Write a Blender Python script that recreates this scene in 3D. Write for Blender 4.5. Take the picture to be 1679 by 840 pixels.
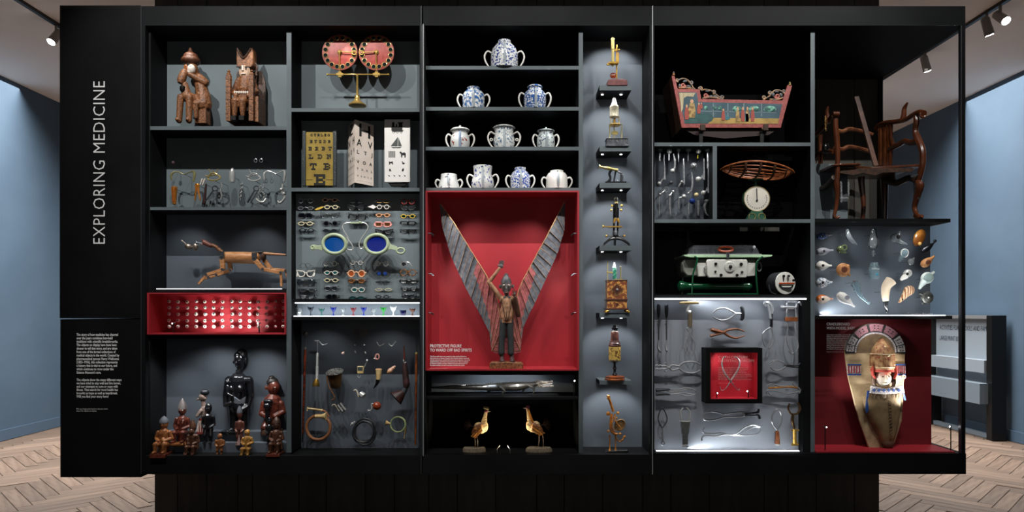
import bpy, bmesh, math, random
from mathutils import Vector, Matrix
R=random.Random(7)
for o in list(bpy.data.objects): bpy.data.objects.remove(o)
scene=bpy.context.scene; COL=scene.collection
# ---- camera geometry: the glass front of the case is the plane y=0; one photo pixel there is S metres
S=0.0035; D=3.9; VX=842.0; VY=512.0; EZ=1.5
cam=bpy.data.objects.new('camera',bpy.data.cameras.new('camera')); COL.objects.link(cam)
cam.location=(0,-D,EZ); cam.rotation_euler=(math.pi/2,0,0)
cam.data.sensor_width=36; cam.data.lens=36*D/(1679*S)
cam.data.shift_x=(839.5-VX)/1679; cam.data.shift_y=(VY-420)/1679
cam.data.clip_start=.05
scene.camera=cam
# ---- world and exposure
world=bpy.data.worlds.new('world'); scene.world=world; world.use_nodes=True
world.node_tree.nodes['Background'].inputs[0].default_value=(.5,.55,.6,1)
world.node_tree.nodes['Background'].inputs[1].default_value=.05
vs=scene.view_settings; vs.view_transform='Standard'; vs.look='None'; vs.gamma=1; vs.exposure=0.0
vs.use_curve_mapping=False
def aim(o,p,t):
    o.location=p; o.rotation_euler=(Vector(t)-Vector(p)).to_track_quat('-Z','Y').to_euler()
def spot(p,t,e,ang,blend=.5,size=.02,col=(1,1,1)):
    l=bpy.data.lights.new('spot_light','SPOT'); l.energy=e; l.spot_size=math.radians(ang); l.spot_blend=blend
    l.shadow_soft_size=size; l.color=col
    o=bpy.data.objects.new('spot_light',l); COL.objects.link(o); aim(o,p,t); return o
def area(p,t,e,sx,sy,col=(1,1,1)):
    l=bpy.data.lights.new('area_light','AREA'); l.energy=e; l.shape='RECTANGLE'; l.size=sx; l.size_y=sy; l.color=col
    o=bpy.data.objects.new('area_light',l); COL.objects.link(o); aim(o,p,t); return o
# gallery spotlights above and in front of the case
GAL=[(-1.95,(-1.65,.15,2.35),400),(-1.25,(-1.2,.15,2.2),260),(-.25,(-.1,.15,2.2),280),(.5,(.45,.15,2.2),190),(1.7,(1.4,.15,2.3),360),(2.4,(2.0,.15,2.2),240)]
for gx,gt,ge in GAL:
    spot((gx,-1.4,4.02),gt,ge*.28,72,.6,.01,(1,.98,.95))
for gx,gt,ge in ((-.8,(-.95,.2,1.15),230),(-1.9,(-2.0,.2,1.0),130),(0.1,(-.1,.2,1.5),120),(1.9,(2.0,.2,1.2),110),(.6,(.62,.1,1.45),150)):  # the last spot is a fill added to brighten the microscopes
    spot((gx,-1.4,4.02),gt,ge*.6,28,.7,.01,(1,.98,.95))
# unseen area and spot lights added to brighten the left and right aisles
area((-4.0,3.7,4.1),(-4.2,3.7,0),310,1.2,5,(1,.96,.92)).data.spread=math.radians(122)
for yy in (2.6,4.2,5.8): spot((-4.3,yy,4.05),(-5.8,yy+.6,.4),22,70,1,.05,(1,.97,.93))
area((3.9,4.2,4.1),(4.1,4.2,0),350,1.2,6,(1,.96,.92)).data.spread=math.radians(122)
for yy in (1.6,3.2,4.8,6.4): spot((4.3,yy,4.05),(5.5,yy+.6,.4),12,70,1,.05,(1,.97,.93))
area((0,-5.6,1.7),(0,0,.9),10,5,1.6,(1,.97,.93))  # unseen fill added behind the camera to lift the boards below the case

def lin(c):
    if isinstance(c,str):
        c=[int(c[i:i+2],16)/255 for i in (0,2,4)]
    return tuple((x/12.92 if x<=.04045 else ((x+.055)/1.055)**2.4) for x in c)
_M={}
def mat(name,c,rough=.5,metal=0,c2=None,scale=30,thr=(.4,.6),bump=0,kind='noise',emit=0,alpha=None,trans=0,coat=0,rand=0,stretch=None,spec=None,bscale=None):
    if name in _M: return _M[name]
    m=bpy.data.materials.new(name); m.use_nodes=True; nt=m.node_tree; b=nt.nodes['Principled BSDF']
    b.inputs['Base Color'].default_value=(*lin(c),1); b.inputs['Roughness'].default_value=rough; b.inputs['Metallic'].default_value=.62 if metal==1 else metal
    if spec is not None: b.inputs['Specular IOR Level'].default_value=spec
    if coat: b.inputs['Coat Weight'].default_value=coat; b.inputs['Coat Roughness'].default_value=.12
    if trans: b.inputs['Transmission Weight'].default_value=trans
    if emit: b.inputs['Emission Color'].default_value=(*lin(c),1); b.inputs['Emission Strength'].default_value=emit
    tc=nt.nodes.new('ShaderNodeTexCoord'); mp=nt.nodes.new('ShaderNodeMapping'); nt.links.new(tc.outputs['Object'],mp.inputs[0])
    if stretch: mp.inputs['Scale'].default_value=stretch
    last=None
    if c2:
        if kind=='noise':
            t=nt.nodes.new('ShaderNodeTexNoise'); t.inputs['Scale'].default_value=scale; t.inputs['Detail'].default_value=5; out=t.outputs['Fac']
        elif kind=='voronoi':
            t=nt.nodes.new('ShaderNodeTexVoronoi'); t.inputs['Scale'].default_value=scale; out=t.outputs['Distance']
        elif kind=='wave':
            t=nt.nodes.new('ShaderNodeTexWave'); t.inputs['Scale'].default_value=scale; t.inputs['Distortion'].default_value=2.5; t.inputs['Detail'].default_value=3; out=t.outputs['Fac']
        elif kind=='brick':
            t=nt.nodes.new('ShaderNodeTexChecker'); t.inputs['Scale'].default_value=scale; out=t.outputs['Fac']
        nt.links.new(mp.outputs[0],t.inputs['Vector'])
        cr=nt.nodes.new('ShaderNodeMapRange'); cr.inputs[1].default_value=thr[0]; cr.inputs[2].default_value=thr[1]
        nt.links.new(out,cr.inputs[0])
        mx=nt.nodes.new('ShaderNodeMix'); mx.data_type='RGBA'
        mx.inputs[6].default_value=(*lin(c),1); mx.inputs[7].default_value=(*lin(c2),1)
        nt.links.new(cr.outputs[0],mx.inputs[0]); last=mx.outputs[2]
    if rand:
        oi=nt.nodes.new('ShaderNodeObjectInfo'); mr=nt.nodes.new('ShaderNodeMapRange'); mr.inputs[3].default_value=1-rand; mr.inputs[4].default_value=1+rand
        nt.links.new(oi.outputs['Random'],mr.inputs[0])
        hs=nt.nodes.new('ShaderNodeHueSaturation'); nt.links.new(mr.outputs[0],hs.inputs['Value'])
        if last: nt.links.new(last,hs.inputs['Color'])
        else: hs.inputs['Color'].default_value=(*lin(c),1)
        last=hs.outputs[0]
    if last: nt.links.new(last,b.inputs['Base Color'])
    if bump:
        n=nt.nodes.new('ShaderNodeTexNoise'); n.inputs['Scale'].default_value=bscale or scale; n.inputs['Detail'].default_value=4
        nt.links.new(mp.outputs[0],n.inputs['Vector'])
        bp=nt.nodes.new('ShaderNodeBump'); bp.inputs['Strength'].default_value=bump; bp.inputs['Distance'].default_value=.002
        nt.links.new(n.outputs['Fac'],bp.inputs['Height']); nt.links.new(bp.outputs[0],b.inputs['Normal'])
    _M[name]=m; return m
def glassy(name,c,opacity=.25,rough=.03,ior=1.5):
    """thin glass: see-through with a tint and a Fresnel reflection"""
    if name in _M: return _M[name]
    m=bpy.data.materials.new(name); m.use_nodes=True; nt=m.node_tree; nt.nodes.clear()
    o=nt.nodes.new('ShaderNodeOutputMaterial'); tr=nt.nodes.new('ShaderNodeBsdfTransparent'); gl=nt.nodes.new('ShaderNodeBsdfGlossy')
    df=nt.nodes.new('ShaderNodeBsdfDiffuse'); df.inputs[0].default_value=(*lin(c),1)
    tr.inputs[0].default_value=(*[1-(1-x)*min(1,opacity*1.6) for x in lin(c)],1); gl.inputs['Roughness'].default_value=rough
    fr=nt.nodes.new('ShaderNodeFresnel'); fr.inputs[0].default_value=ior
    m1=nt.nodes.new('ShaderNodeMixShader'); m1.inputs[0].default_value=opacity*.6
    nt.links.new(tr.outputs[0],m1.inputs[1]); nt.links.new(df.outputs[0],m1.inputs[2])
    m2=nt.nodes.new('ShaderNodeMixShader'); nt.links.new(fr.outputs[0],m2.inputs[0]); nt.links.new(m1.outputs[0],m2.inputs[1]); nt.links.new(gl.outputs[0],m2.inputs[2])
    nt.links.new(m2.outputs[0],o.inputs[0]); _M[name]=m; return m

class Frame:
    def __init__(s,y): s.y=y; s.k=S*(D+y)/D
    def q(s,px,py,d=0): return Vector((px,d,-py))
    def w(s,q): return Vector(((q[0]-VX)*s.k, s.y+q[1]*s.k, EZ+(VY+q[2])*s.k))
    def at(s,px,py,yw):        # a point seen at pixel px,py that stands at world depth yw
        r=(D+yw)/(D+s.y); return Vector((VX+(px-VX)*r,(yw-s.y)/s.k,-(VY+(py-VY)*r)))
F0=Frame(0)
def setp(o,label=None,cat=None,group=None,kind=None):
    if label: o['label']=label
    if cat: o['category']=cat
    if group: o['group']=group
    if kind: o['kind']=kind
    return o
class T:
    def __init__(s,name,label,cat,fr,px,py,d=0,group=None,kind=None):
        s.fr=fr; s.base=fr.w(Vector((px,d,-py))); s.q0=(px,py)
        s.o=bpy.data.objects.new(name,None); s.o.empty_display_size=.05; s.o.location=s.base; COL.objects.link(s.o)
        setp(s.o,label,cat,group,kind)
    def mb(s): return MB(s)
    def dup(s,label,dpx=0,dpy=0,fr=None,sc=1,rz=0):
        t=T.__new__(T); t.fr=s.fr; k=s.fr.k
        t.o=s.o.copy(); COL.objects.link(t.o); t.o.location=s.o.location+Vector((dpx*k,0,-dpy*k)); t.o['label']=label
        t.base=Vector(t.o.location)
        if sc!=1: t.o.scale=(sc,sc,sc)
        if rz: t.o.rotation_euler=(0,rz,0)
        for c in s.o.children:
            n=c.copy(); COL.objects.link(n); n.parent=t.o
            for g in c.children:
                h=g.copy(); COL.objects.link(h); h.parent=n
        return t
def basis(ax):
    ax=Vector(ax).normalized(); u=ax.cross(Vector((0,0,1)))
    if u.length<1e-3: u=ax.cross(Vector((0,1,0)))
    u.normalize(); return u,ax.cross(u),ax
def P(px,py,d=0): return Vector((px,d,-py))
class MB:
    def __init__(s,t): s.t=t; s.v=[]; s.f=[]; s.mi=[]; s.m=0; s.flat=[]
    def _f(s,f,flat=False): s.f.append(f); s.mi.append(s.m)
    def mt(s,i): s.m=i; return s
    def box(s,x0,x1,y0,y1,d0,d1):
        n=len(s.v)
        for x,y,d in ((x0,y0,d0),(x1,y0,d0),(x1,y1,d0),(x0,y1,d0),(x0,y0,d1),(x1,y0,d1),(x1,y1,d1),(x0,y1,d1)): s.v.append(P(x,y,d))
        for f in ((0,1,2,3),(5,4,7,6),(4,0,3,7),(1,5,6,2),(4,5,1,0),(3,2,6,7)): s._f(tuple(n+i for i in f))
        return s
    def obox(s,p0,p1,wa,wb,up=None):
        """bar from p0 to p1, width wa (in picture plane), depth wb"""
        ax=(p1-p0).normalized(); b=Vector((0,1,0)) if up is None else Vector(up); a=ax.cross(b).normalized(); b=a.cross(ax).normalized()
        n=len(s.v)
        for p in (p0,p1):
            for i,j in ((-1,-1),(1,-1),(1,1),(-1,1)): s.v.append(p+a*(i*wa/2)+b*(j*wb/2))
        for f in ((3,2,1,0),(4,5,6,7),(0,1,5,4),(1,2,6,5),(2,3,7,6),(3,0,4,7)): s._f(tuple(n+i for i in f))
        return s
    def prism(s,poly,d0,d1):
        n=len(s.v); k=len(poly)
        for d in (d0,d1):
            for x,y in poly: s.v.append(P(x,y,d))
        s._f(tuple(range(n,n+k))); s._f(tuple(range(n+2*k-1,n+k-1,-1)))
        for i in range(k): j=(i+1)%k; s._f((n+i,n+k+i,n+k+j,n+j))
        return s
    def quad(s,*p):
        n=len(s.v); s.v+=[Vector(a) for a in p]; s._f(tuple(range(n,n+len(p)))); return s
    def tube(s,pts,r,n=7,closed=False,caps=True,flat=1):
        pts=[Vector(p) for p in pts]; k=len(pts); rr=r if isinstance(r,(list,tuple)) else [r]*k
        if len(rr)!=k: rr=[rr[0]+(rr[-1]-rr[0])*i/(k-1) for i in range(k)]
        st=len(s.v); u=None
        for i,p in enumerate(pts):
            if closed: tg=pts[(i+1)%k]-pts[i-1]
            else: tg=pts[min(i+1,k-1)]-pts[max(i-1,0)]
            if tg.length<1e-9: tg=Vector((0,0,1))
            tg.normalize()
            if u is None: u=basis(tg)[0]
            else:
                u=u-tg*u.dot(tg)
                u=basis(tg)[0] if u.length<1e-4 else u.normalized()
            w=tg.cross(u)
            for j in range(n):
                a=2*math.pi*j/n; s.v.append(p+(u*math.cos(a)+w*math.sin(a)*flat)*rr[i])
        for i in range(k if closed else k-1):
            a=st+i*n; b=st+((i+1)%k)*n
            for j in range(n): jj=(j+1)%n; s._f((a+j,a+jj,b+jj,b+j))
        if caps and not closed:
            s._f(tuple(st+j for j in range(n-1,-1,-1))); s._f(tuple(st+(k-1)*n+j for j in range(n)))
        return s
    def spl(s,pts,r,seg=5,n=7,closed=False,flat=1):
        q=[Vector(p) for p in pts]; k=len(q); rr=r if isinstance(r,(list,tuple)) else [r]*k
        if len(rr)!=k: rr=[rr[0]+(rr[-1]-rr[0])*i/(k-1) for i in range(k)]
        o=[];ro=[]
        for i in range(k if closed else k-1):
            g=(lambda j:q[j%k]) if closed else (lambda j:q[max(0,min(k-1,j))])
            a,b,c,d=g(i-1),g(i),g(i+1),g(i+2)
            for j in range(seg):
                t=j/seg; o.append(.5*((2*b)+(c-a)*t+(2*a-5*b+4*c-d)*t*t+(3*b-a-3*c+d)*t**3)); ro.append(rr[i]+(rr[(i+1)%k]-rr[i])*t)
        if not closed: o.append(q[-1]); ro.append(rr[-1])
        return s.tube(o,ro,n,closed,flat=flat)
    def lathe(s,prof,base,ax=(0,0,1),n=18,sx=1):
        """prof: (radius, height along axis)"""
        u,w,ax=basis(ax); base=Vector(base); st=len(s.v)
        for r,h in prof:
            for j in range(n):
                a=2*math.pi*j/n; s.v.append(base+ax*h+(u*math.cos(a)*sx+w*math.sin(a))*max(r,.001))
        for i in range(len(prof)-1):
            for j in range(n): jj=(j+1)%n; s._f((st+i*n+j,st+i*n+jj,st+(i+1)*n+jj,st+(i+1)*n+j))
        s._f(tuple(st+j for j in range(n-1,-1,-1))); s._f(tuple(st+(len(prof)-1)*n+j for j in range(n)))
        return s
    def ell(s,c,rx,rz=None,rd=None,n=12,m=8,rot=0):
        rz=rx if rz is None else rz; rd=rx if rd is None else rd; c=Vector(c); st=len(s.v); ca,sa=math.cos(rot),math.sin(rot)
        for i in range(m+1):
            t=math.pi*i/m
            for j in range(n):
                a=2*math.pi*j/n; r=max(math.sin(t),.003)
                x=rx*r*math.cos(a); y=rd*r*math.sin(a); z=rz*math.cos(t)
                s.v.append(c+Vector((x*ca-z*sa,y,x*sa+z*ca)))
        for i in range(m):
            for j in range(n): jj=(j+1)%n; s._f((st+i*n+j,st+(i+1)*n+j,st+(i+1)*n+jj,st+i*n+jj))
        s._f(tuple(st+j for j in range(n))); s._f(tuple(st+m*n+j for j in range(n-1,-1,-1)))
        return s
    def cap(s,a,b,ra,rb=None,n=10):
        rb=ra if rb is None else rb; a=Vector(a); b=Vector(b)
        s.ell(a,ra,n=n,m=6); s.ell(b,rb,n=n,m=6); return s.tube([a,b],[ra,rb],n)
    def ring(s,c,rx,rz,r,n=24,m=7,rot=0,tilt=0,flat=1):
        ca,sa=math.cos(rot),math.sin(rot); c=Vector(c)
        p=[]
        for i in range(n):
            a=2*math.pi*i/n; x=rx*math.cos(a); z=rz*math.sin(a)
            p.append(c+Vector((x*ca-z*sa, tilt*z, x*sa+z*ca)))
        return s.tube(p,r,m,closed=True,flat=flat)
    def disc(s,c,rx,rz,th,n=24,rot=0):
        ca,sa=math.cos(rot),math.sin(rot); c=Vector(c)
        pts=[(c[0]+rx*math.cos(2*math.pi*i/n)*ca-rz*math.sin(2*math.pi*i/n)*sa, -(c[2]+rx*math.cos(2*math.pi*i/n)*sa+rz*math.sin(2*math.pi*i/n)*ca)) for i in range(n)]
        return s.prism(pts,c[1]-th/2,c[1]+th/2)
    def build(s,name,mats,parent=None,label=None,voxel=None,sm=2,kind=None,bevel=0,flat=False,solid=0):
        if not isinstance(mats,(list,tuple)): mats=[mats]
        fr=s.t.fr; b=s.t.base
        me=bpy.data.meshes.new(name); me.from_pydata([fr.w(v)-b for v in s.v],[],s.f)
        for m in mats: me.materials.append(m)
        me.polygons.foreach_set('material_index',[min(i,len(mats)-1) for i in s.mi])
        bm=bmesh.new(); bm.from_mesh(me); bmesh.ops.recalc_face_normals(bm,faces=bm.faces); bm.to_mesh(me); bm.free()
        if not flat:
            me.polygons.foreach_set('use_smooth',[True]*len(me.polygons)); me.set_sharp_from_angle(angle=math.radians(38))
        o=bpy.data.objects.new(name,me); COL.objects.link(o); o.parent=(parent or s.t.o)
        if voxel:
            r=o.modifiers.new('r','REMESH'); r.mode='VOXEL'; r.voxel_size=voxel*fr.k; r.use_smooth_shade=True
            if sm: q=o.modifiers.new('s','SMOOTH'); q.factor=.5; q.iterations=sm
        if bevel:
            q=o.modifiers.new('b','BEVEL'); q.width=bevel*fr.k; q.segments=2; q.limit_method='ANGLE'
        if label: o['label']=label
        if kind: o['kind']=kind
        return o
def sculpt(t,name,m,prims,vox=.7,sm=2,parent=None,label=None):
    """prims: ('c',x0,y0,x1,y1,r0,r1[,d0,d1]) limb, ('e',x,y,rx,ry,rd[,d,rot]) lump, ('b',x0,x1,y0,y1,d0,d1) block"""
    b=t.mb()
    for p in prims:
        if p[0]=='c':
            d0=p[7] if len(p)>7 else 0; d1=p[8] if len(p)>8 else d0
            b.cap(P(p[1],p[2],d0),P(p[3],p[4],d1),p[5],p[6])
        elif p[0]=='e':
            b.ell(P(p[1],p[2],p[6] if len(p)>6 else 0),p[3],p[4],p[5],14,10,p[7] if len(p)>7 else 0)
        else: b.box(*p[1:])
    return b.build(name,m,parent,label,voxel=vox,sm=sm)
_cv=bpy.data.curves.new('t','FONT'); _to=bpy.data.objects.new('t',_cv)
def txt(b,s,fn,bold=0,align='LEFT',spacing=1.0,lsp=1.0):
    """mesh lettering: fn(u,v) maps the text's unit box (0..1, 0 top ..1 bottom) to a frame point"""
    _cv.body=s; _cv.size=1; _cv.resolution_u=2; _cv.offset=bold; _cv.space_character=spacing; _cv.space_line=lsp; _cv.align_x=align
    me=bpy.data.meshes.new_from_object(_to)
    if not len(me.vertices): return
    xs=[v.co.x for v in me.vertices]; ys=[v.co.y for v in me.vertices]
    x0,x1,y0,y1=min(xs),max(xs),min(ys),max(ys)
    n=len(b.v)
    for v in me.vertices: b.v.append(Vector(fn((v.co.x-x0)/(x1-x0),(y1-v.co.y)/(y1-y0))))
    for p in me.polygons: b._f(tuple(n+i for i in p.vertices))
    bpy.data.meshes.remove(me)
def boxfn(x0,x1,y0,y1,d=0): return lambda u,v: P(x0+(x1-x0)*u,y0+(y1-y0)*v,d)
# ================= materials =================
mBlack=mat('case_black','0e0f10',.6,c2='111213',scale=6,spec=.15)
mHead=mat('case_header','121416',.6,c2='16181a',scale=3,spec=.12)
mGrey=mat('case_grey','5e696d',.6,c2='566064',scale=4)
mPanel=mat('back_grey','727e83',.7,c2='6b767b',scale=3)
mPanelD=mat('back_dark_grey','555d66',.65,c2='4f5760',scale=3)
mVoid=mat('back_black','050506',.9,spec=.1)
mDarkIn=mat('inner_wall','17181a',.7,spec=.15)
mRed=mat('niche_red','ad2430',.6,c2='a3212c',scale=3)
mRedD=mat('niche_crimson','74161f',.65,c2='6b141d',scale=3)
mWhite=mat('white_print','f2f2f2',.5)
mLED=mat('led','f4f8ff',.5,emit=4)
mDot=mat('led_dot','ffffff',.5,emit=30)
mLamp=mat('lamp_face','ffffff',.5,emit=90)
mGlass=glassy('case_glass','b9c8cc',0,.02,1.08)
mSteel=mat('steel','b9bcc0',.28,1)
mSteelD=mat('dark_steel','5a5d62',.35,1)
mBlackMetal=mat('black_metal','1a1b1c',.4,.3)
mBrass=mat('brass','e8bd5c',.25,1,c2='c4953f',scale=60,thr=(.45,.7))
mBrassP=mat('pale_brass','e0cd84',.22,1)
mGold=mat('gilt','f0a14a',.25,1,c2='cc7c34',scale=60,thr=(.45,.7))
# ================= room =================
def solid(name,x0,x1,y0,y1,z0,z1,m,parent=None,kind=None,label=None,bevel=0):
    me=bpy.data.meshes.new(name); v=[(x,y,z) for z in (z0,z1) for y in (y0,y1) for x in (x0,x1)]
    me.from_pydata(v,[],[(0,2,3,1),(4,5,7,6),(0,1,5,4),(2,6,7,3),(0,4,6,2),(1,3,7,5)]); me.materials.append(m)
    o=bpy.data.objects.new(name,me); COL.objects.link(o)
    if parent: o.parent=parent
    if kind: o['kind']=kind
    if label: o['label']=label
    if bevel:
        q=o.modifiers.new('b','BEVEL'); q.width=bevel; q.segments=2
    return o
mWall=mat('wall_paint','50667b',.75,c2='4b6176',scale=1.5,bump=.08,bscale=25)
mCeil=mat('ceiling_paint','f4ebe4',.85)
mWood=mat('floor_oak','887566',.5,c2='725f52',scale=3,stretch=(1,9,1),rand=.22,bump=.1,bscale=12)
mWood0=mat('floor_oak_base','776658',.5,c2='68584b',scale=3,stretch=(1,9,1))
CZ=4.25
XL,XR,YF,YN=-5.96,5.80,9.0,-6.0
fl=solid('floor',XL-.1,XR+.1,YN,YF,-.05,-.006,mWood0,kind='structure')
solid('ceiling',XL-.1,XR+.1,YN,YF,CZ,CZ+.1,mCeil,kind='structure')
solid('wall_left',XL-.1,XL,YN,YF,-.05,CZ,mWall,kind='structure')
solid('wall_right',XR,XR+.1,YN,YF,-.05,CZ,mWall,kind='structure')
solid('wall_back',XL,XR,YF,YF+.1,-.05,CZ,mWall,kind='structure')
solid('wall_front',XL,XR,YN-.1,YN,-.05,CZ,mWall,kind='structure')
mBase=mat('baseboard_paint','4e647a',.6)
solid('baseboard_left',XL,XL+.018,YN,YF,0,.125,mBase,kind='structure')
solid('baseboard_right',XR-.018,XR,YN,YF,0,.125,mBase,kind='structure')
# oak herringbone planks where the floor is in view
PW,PN=.11,6; PL=PW*PN
me=bpy.data.meshes.new('plank'); g=.0025; cb=.002
v=[];
for (i,z) in ((g,-.006),(g,-cb),(g+cb,0)):
    v+=[(i,i,z),(PL-i,i,z),(PL-i,PW-i,z),(i,PW-i,z)]
f=[(8,9,10,11)]
for a in (0,4):
    for j in range(4): k=(j+1)%4; f.append((a+j,a+k,a+4+k,a+4+j))
me.from_pydata(v,[],f); me.materials.append(mWood)
cnt=0
c45=math.cos(math.pi/4)
cands=[]
for a in range(-110,110):
    for b_ in range(-40,40):
        for h in (0,1):
            lx,ly=(a+b_*2*PN,a) if h==0 else (a+b_*2*PN+PN+1,a-(PN-1))
            lx*=PW; ly*=PW
            cx,cy=(lx+PL/2,ly+PW/2) if h==0 else (lx-PW/2,ly+PL/2)
            X=(cx-cy)*c45; Y=(cx+cy)*c45+2.0
            if XL+.15<X<XR-.15 and -.2<Y<8.2:
                px=VX+X/S*D/(D+Y); py=VY+EZ/S*D/(D+Y)
                if (px<108 or px>1440 or (py>772 and px<262)) and -30<px<1700 and py<852:
                    cands.append((Y,lx,ly,h))
cands.sort()
for Y,lx,ly,h in cands[:300]:
    o=bpy.data.objects.new('plank',me); COL.objects.link(o); o.parent=fl
    r=math.pi/4
    X=(lx-ly)*c45; Yw=(lx+ly)*c45+2.0
    o.location=(X,Yw,0); o.rotation_euler=(0,0,r+(math.pi/2 if h else 0))
# central dark partition of vertical boards behind the case
YB=.915; FB=Frame(YB)
t=T('wall_center',None,None,FB,842,840,kind='structure')
X0,X1=FB.w(P(255,0))[0],FB.w(P(1441,0))[0]
cb_=t.base
mBoard=mat('board_black','4a4843',.6,c2='55524b',scale=5,stretch=(3,3,.4),rand=.12)
core=solid('core',X0-cb_[0],X1-cb_[0],.03,1.9,.0-cb_[2],CZ-cb_[2],mVoid,t.o)
seams=[253,291,339,390,414,490,535,599,647,703,750,813,880,925,988,1054,1100,1163,1253,1292,1338.5,1401,1442]
for a,b_ in zip(seams,seams[1:]):
    xa,xb=FB.w(P(a,0))[0],FB.w(P(b_,0))[0]
    solid('board',xa-cb_[0]+.003,xb-cb_[0]-.003,0,.03,.0-cb_[2],CZ-cb_[2],mBoard,t.o)
# track lights
mLampB=mat('lamp_body','8d8a88',.4,.2)
def tracklight(label,X,Y,tx,ty,tz,e,ang,name='track_light',big=1):
    z=CZ-.13
    tt=T(name,label,'light',F0,VX,VY); tt.o.location=(X,Y,CZ); tt.base=Vector((X,Y,CZ))
    k=1/S
    def q(x,y,zz): return Vector((VX+x*k,y*k,-VY+(zz-EZ)*k))
    d=(Vector((tx,ty,tz))-Vector((X,Y,z))).normalized()
    b=tt.mb(); b.tube([q(X,Y,CZ-.032),q(X,Y,z)],.012*k,8); b.build('bracket',mLampB)
    c=Vector((X,Y,z)); a0=c-d*.08; a1=c+d*.09
    b=tt.mb(); b.lathe([(.02*k,0),(.036*k,.02*k),(.04*k,.16*k),(.04*k,.17*k)],q(*a0),d,16); b.build('housing',mLampB)
    a2=c+d*.0925
    b=tt.mb(); b.lathe([(.032*k,0),(.032*k,.002*k)],q(*a2),d,16); b.build('lens',mLamp)
    p=c+d*.13
    if e: spot(p,(tx,ty,tz),e,ang,.8,.03,(1,.96,.9))
def trk(name,label,X,y0,y1):
    tt=T(name,label,'light track',F0,VX,VY); tt.o.location=(X,0,CZ); tt.base=Vector((X,0,CZ))
    solid('rail',-.018,.018,y0,y1,-.03,0,mBlackMetal,tt.o)
trk('light_track','black lighting track on the ceiling of the right aisle',4.32,.6,7.2)
trk('light_track','black lighting track on the ceiling of the left aisle',-4.34,-1.5,6.5)
def yat(px,X): return D*((X/S)/(px-VX)-1)
for px,lab,tg in ((1640,'largest and brightest spotlight, at the top right corner',(5.6,1.5,1.0)),(1618,'spotlight hanging just left of the brightest one at top right',(5.7,3.4,1.0)),
              (1517,'spotlight seen through the glass above the armchair',(5.7,4.6,1.2)),(1436,'spotlight at the edge of the black partition, farthest one',(5.5,6.0,1.2))):
    Y=yat(px,4.32); tracklight(lab,4.32,Y,4.6 if px==1640 else tg[0],tg[1]-(2.6 if px==1640 else 0.5),tg[2],20,95)
tracklight('spotlight on the ceiling left of the black text panel',-4.34,yat(92,-4.34),-5.0,.6,1.0,40,95)
# information rack on the right wall
FR=Frame(4.05)
rk=T('information_rack','grey and black information rack with leaflet holders against the right wall','rack',F0,VX,VY); rk.o.location=(5.66,4.66,0); rk.base=Vector((5.66,4.66,0))
mRackW=mat('rack_pale','8f9ba6',.5); mRackG=mat('rack_grey','75838f',.45)
solid('post',-.10,.07,-.66,-.57,0,1.46,mBlackMetal,rk.o); solid('post',-.10,.07,.54,.62,0,1.46,mBlackMetal,rk.o)
solid('backboard',.0,.03,-.57,.54,.56,1.42,mRackW,rk.o); solid('top_rail',-.06,.07,-.57,.54,1.42,1.46,mSteel,rk.o)
solid('foot_rail',-.04,.02,-.57,.54,.0,.05,mRackG,rk.o)
solid('leaflet_ledge',-.12,-.0,-.56,.50,.78,.93,mRackW,rk.o); solid('book_holder',-.2,-.0,-.6,.60,.42,.66,mRackG,rk.o)
b=rk.mb()
def rf(y0,y1,z0,z1):
    def f(u,v):
        y=y0+(y1-y0)*u; z=z0+(z1-z0)*v; return Vector((VX+(5.66-.003)/S,(4.66+y)/S,-VY+(z-EZ)/S))
    return f
# lettering reads from far end (left in view) to near end
txt(b,'ACTIVITIES FOR SCHOOLS AND FAMILIES',rf(.46,-.54,1.33,1.27)); b.build('lettering',mat('dark_print','22303c',.6)); b=rk.mb(); txt(b,'LARGE PRINT BOOKS',rf(.46,-.04,1.19,1.13))
b.build('lettering',mat('dark_print','22303c',.6))
# ================= the display case =================
YP=.227; FP=Frame(YP)
case=T('display_case','huge black glazed display case with many compartments standing before a dark partition','display case',F0,842,778)
def fz(py): return EZ+(VY-py)*S
def fx(px): return (px-VX)*S
cO=case.o; cB=case.base
def cbox(name,x0,x1,y0,y1,d0,d1,m,label=None,bevel=0,parent=None):
    """front-plane pixels x,y and metres of depth"""
    return solid(name,fx(x0)-cB[0],fx(x1)-cB[0],d0,d1,fz(y1)-cB[2],fz(y0)-cB[2],m,parent or cO,label=label,bevel=bevel)
# outer shell
cbox('header_panel',232,690,10,42,0,.9,mHead); cbox('header_panel',694,1068,10,42,0,.9,mHead); cbox('header_panel',1070,1583,10,42,0,.9,mHead)
cbox('base_panel',232,691,748,778,0,.9,mBlack); cbox('base_panel',693,1068,746,778,0,.9,mBlack); cbox('base_panel',1070,1584,744,778,0,.9,mBlack)
tp=cbox('text_panel',98,231,9,522,0,.9,mBlack); tp2=cbox('text_panel',99,231,524,783,0,.9,mBlack)
cbox('frame_post',232,238,42,748,0,.04,mHead); cbox('side_wall',232,240,42,748,.04,.9,mDarkIn)
for a,b_ in ((688,697),(1065,1073)):
    cbox('frame_post',a,b_,42,746,0,.03,mHead); cbox('partition',a+1,b_-1,42,746,.03,.9,mDarkIn)
cbox('trim_edge',690.4,691.2,10,778,-.004,.0,mSteelD); cbox('trim_edge',693.4,694.6,40,748,-.004,0,mSteel); cbox('trim_edge',1069,1070.4,10,778,-.004,0,mSteel); cbox('trim_edge',231.2,232,10,778,-.003,0,mSteelD)
cbox('frame_post',1577,1583,42,744,0,.03,mBlack); cbox('trim_edge',1575.5,1577,42,744,0,.02,mSteelD)
cbox('frame_post',1577,1583,42,744,.87,.9,mBlack)
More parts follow.
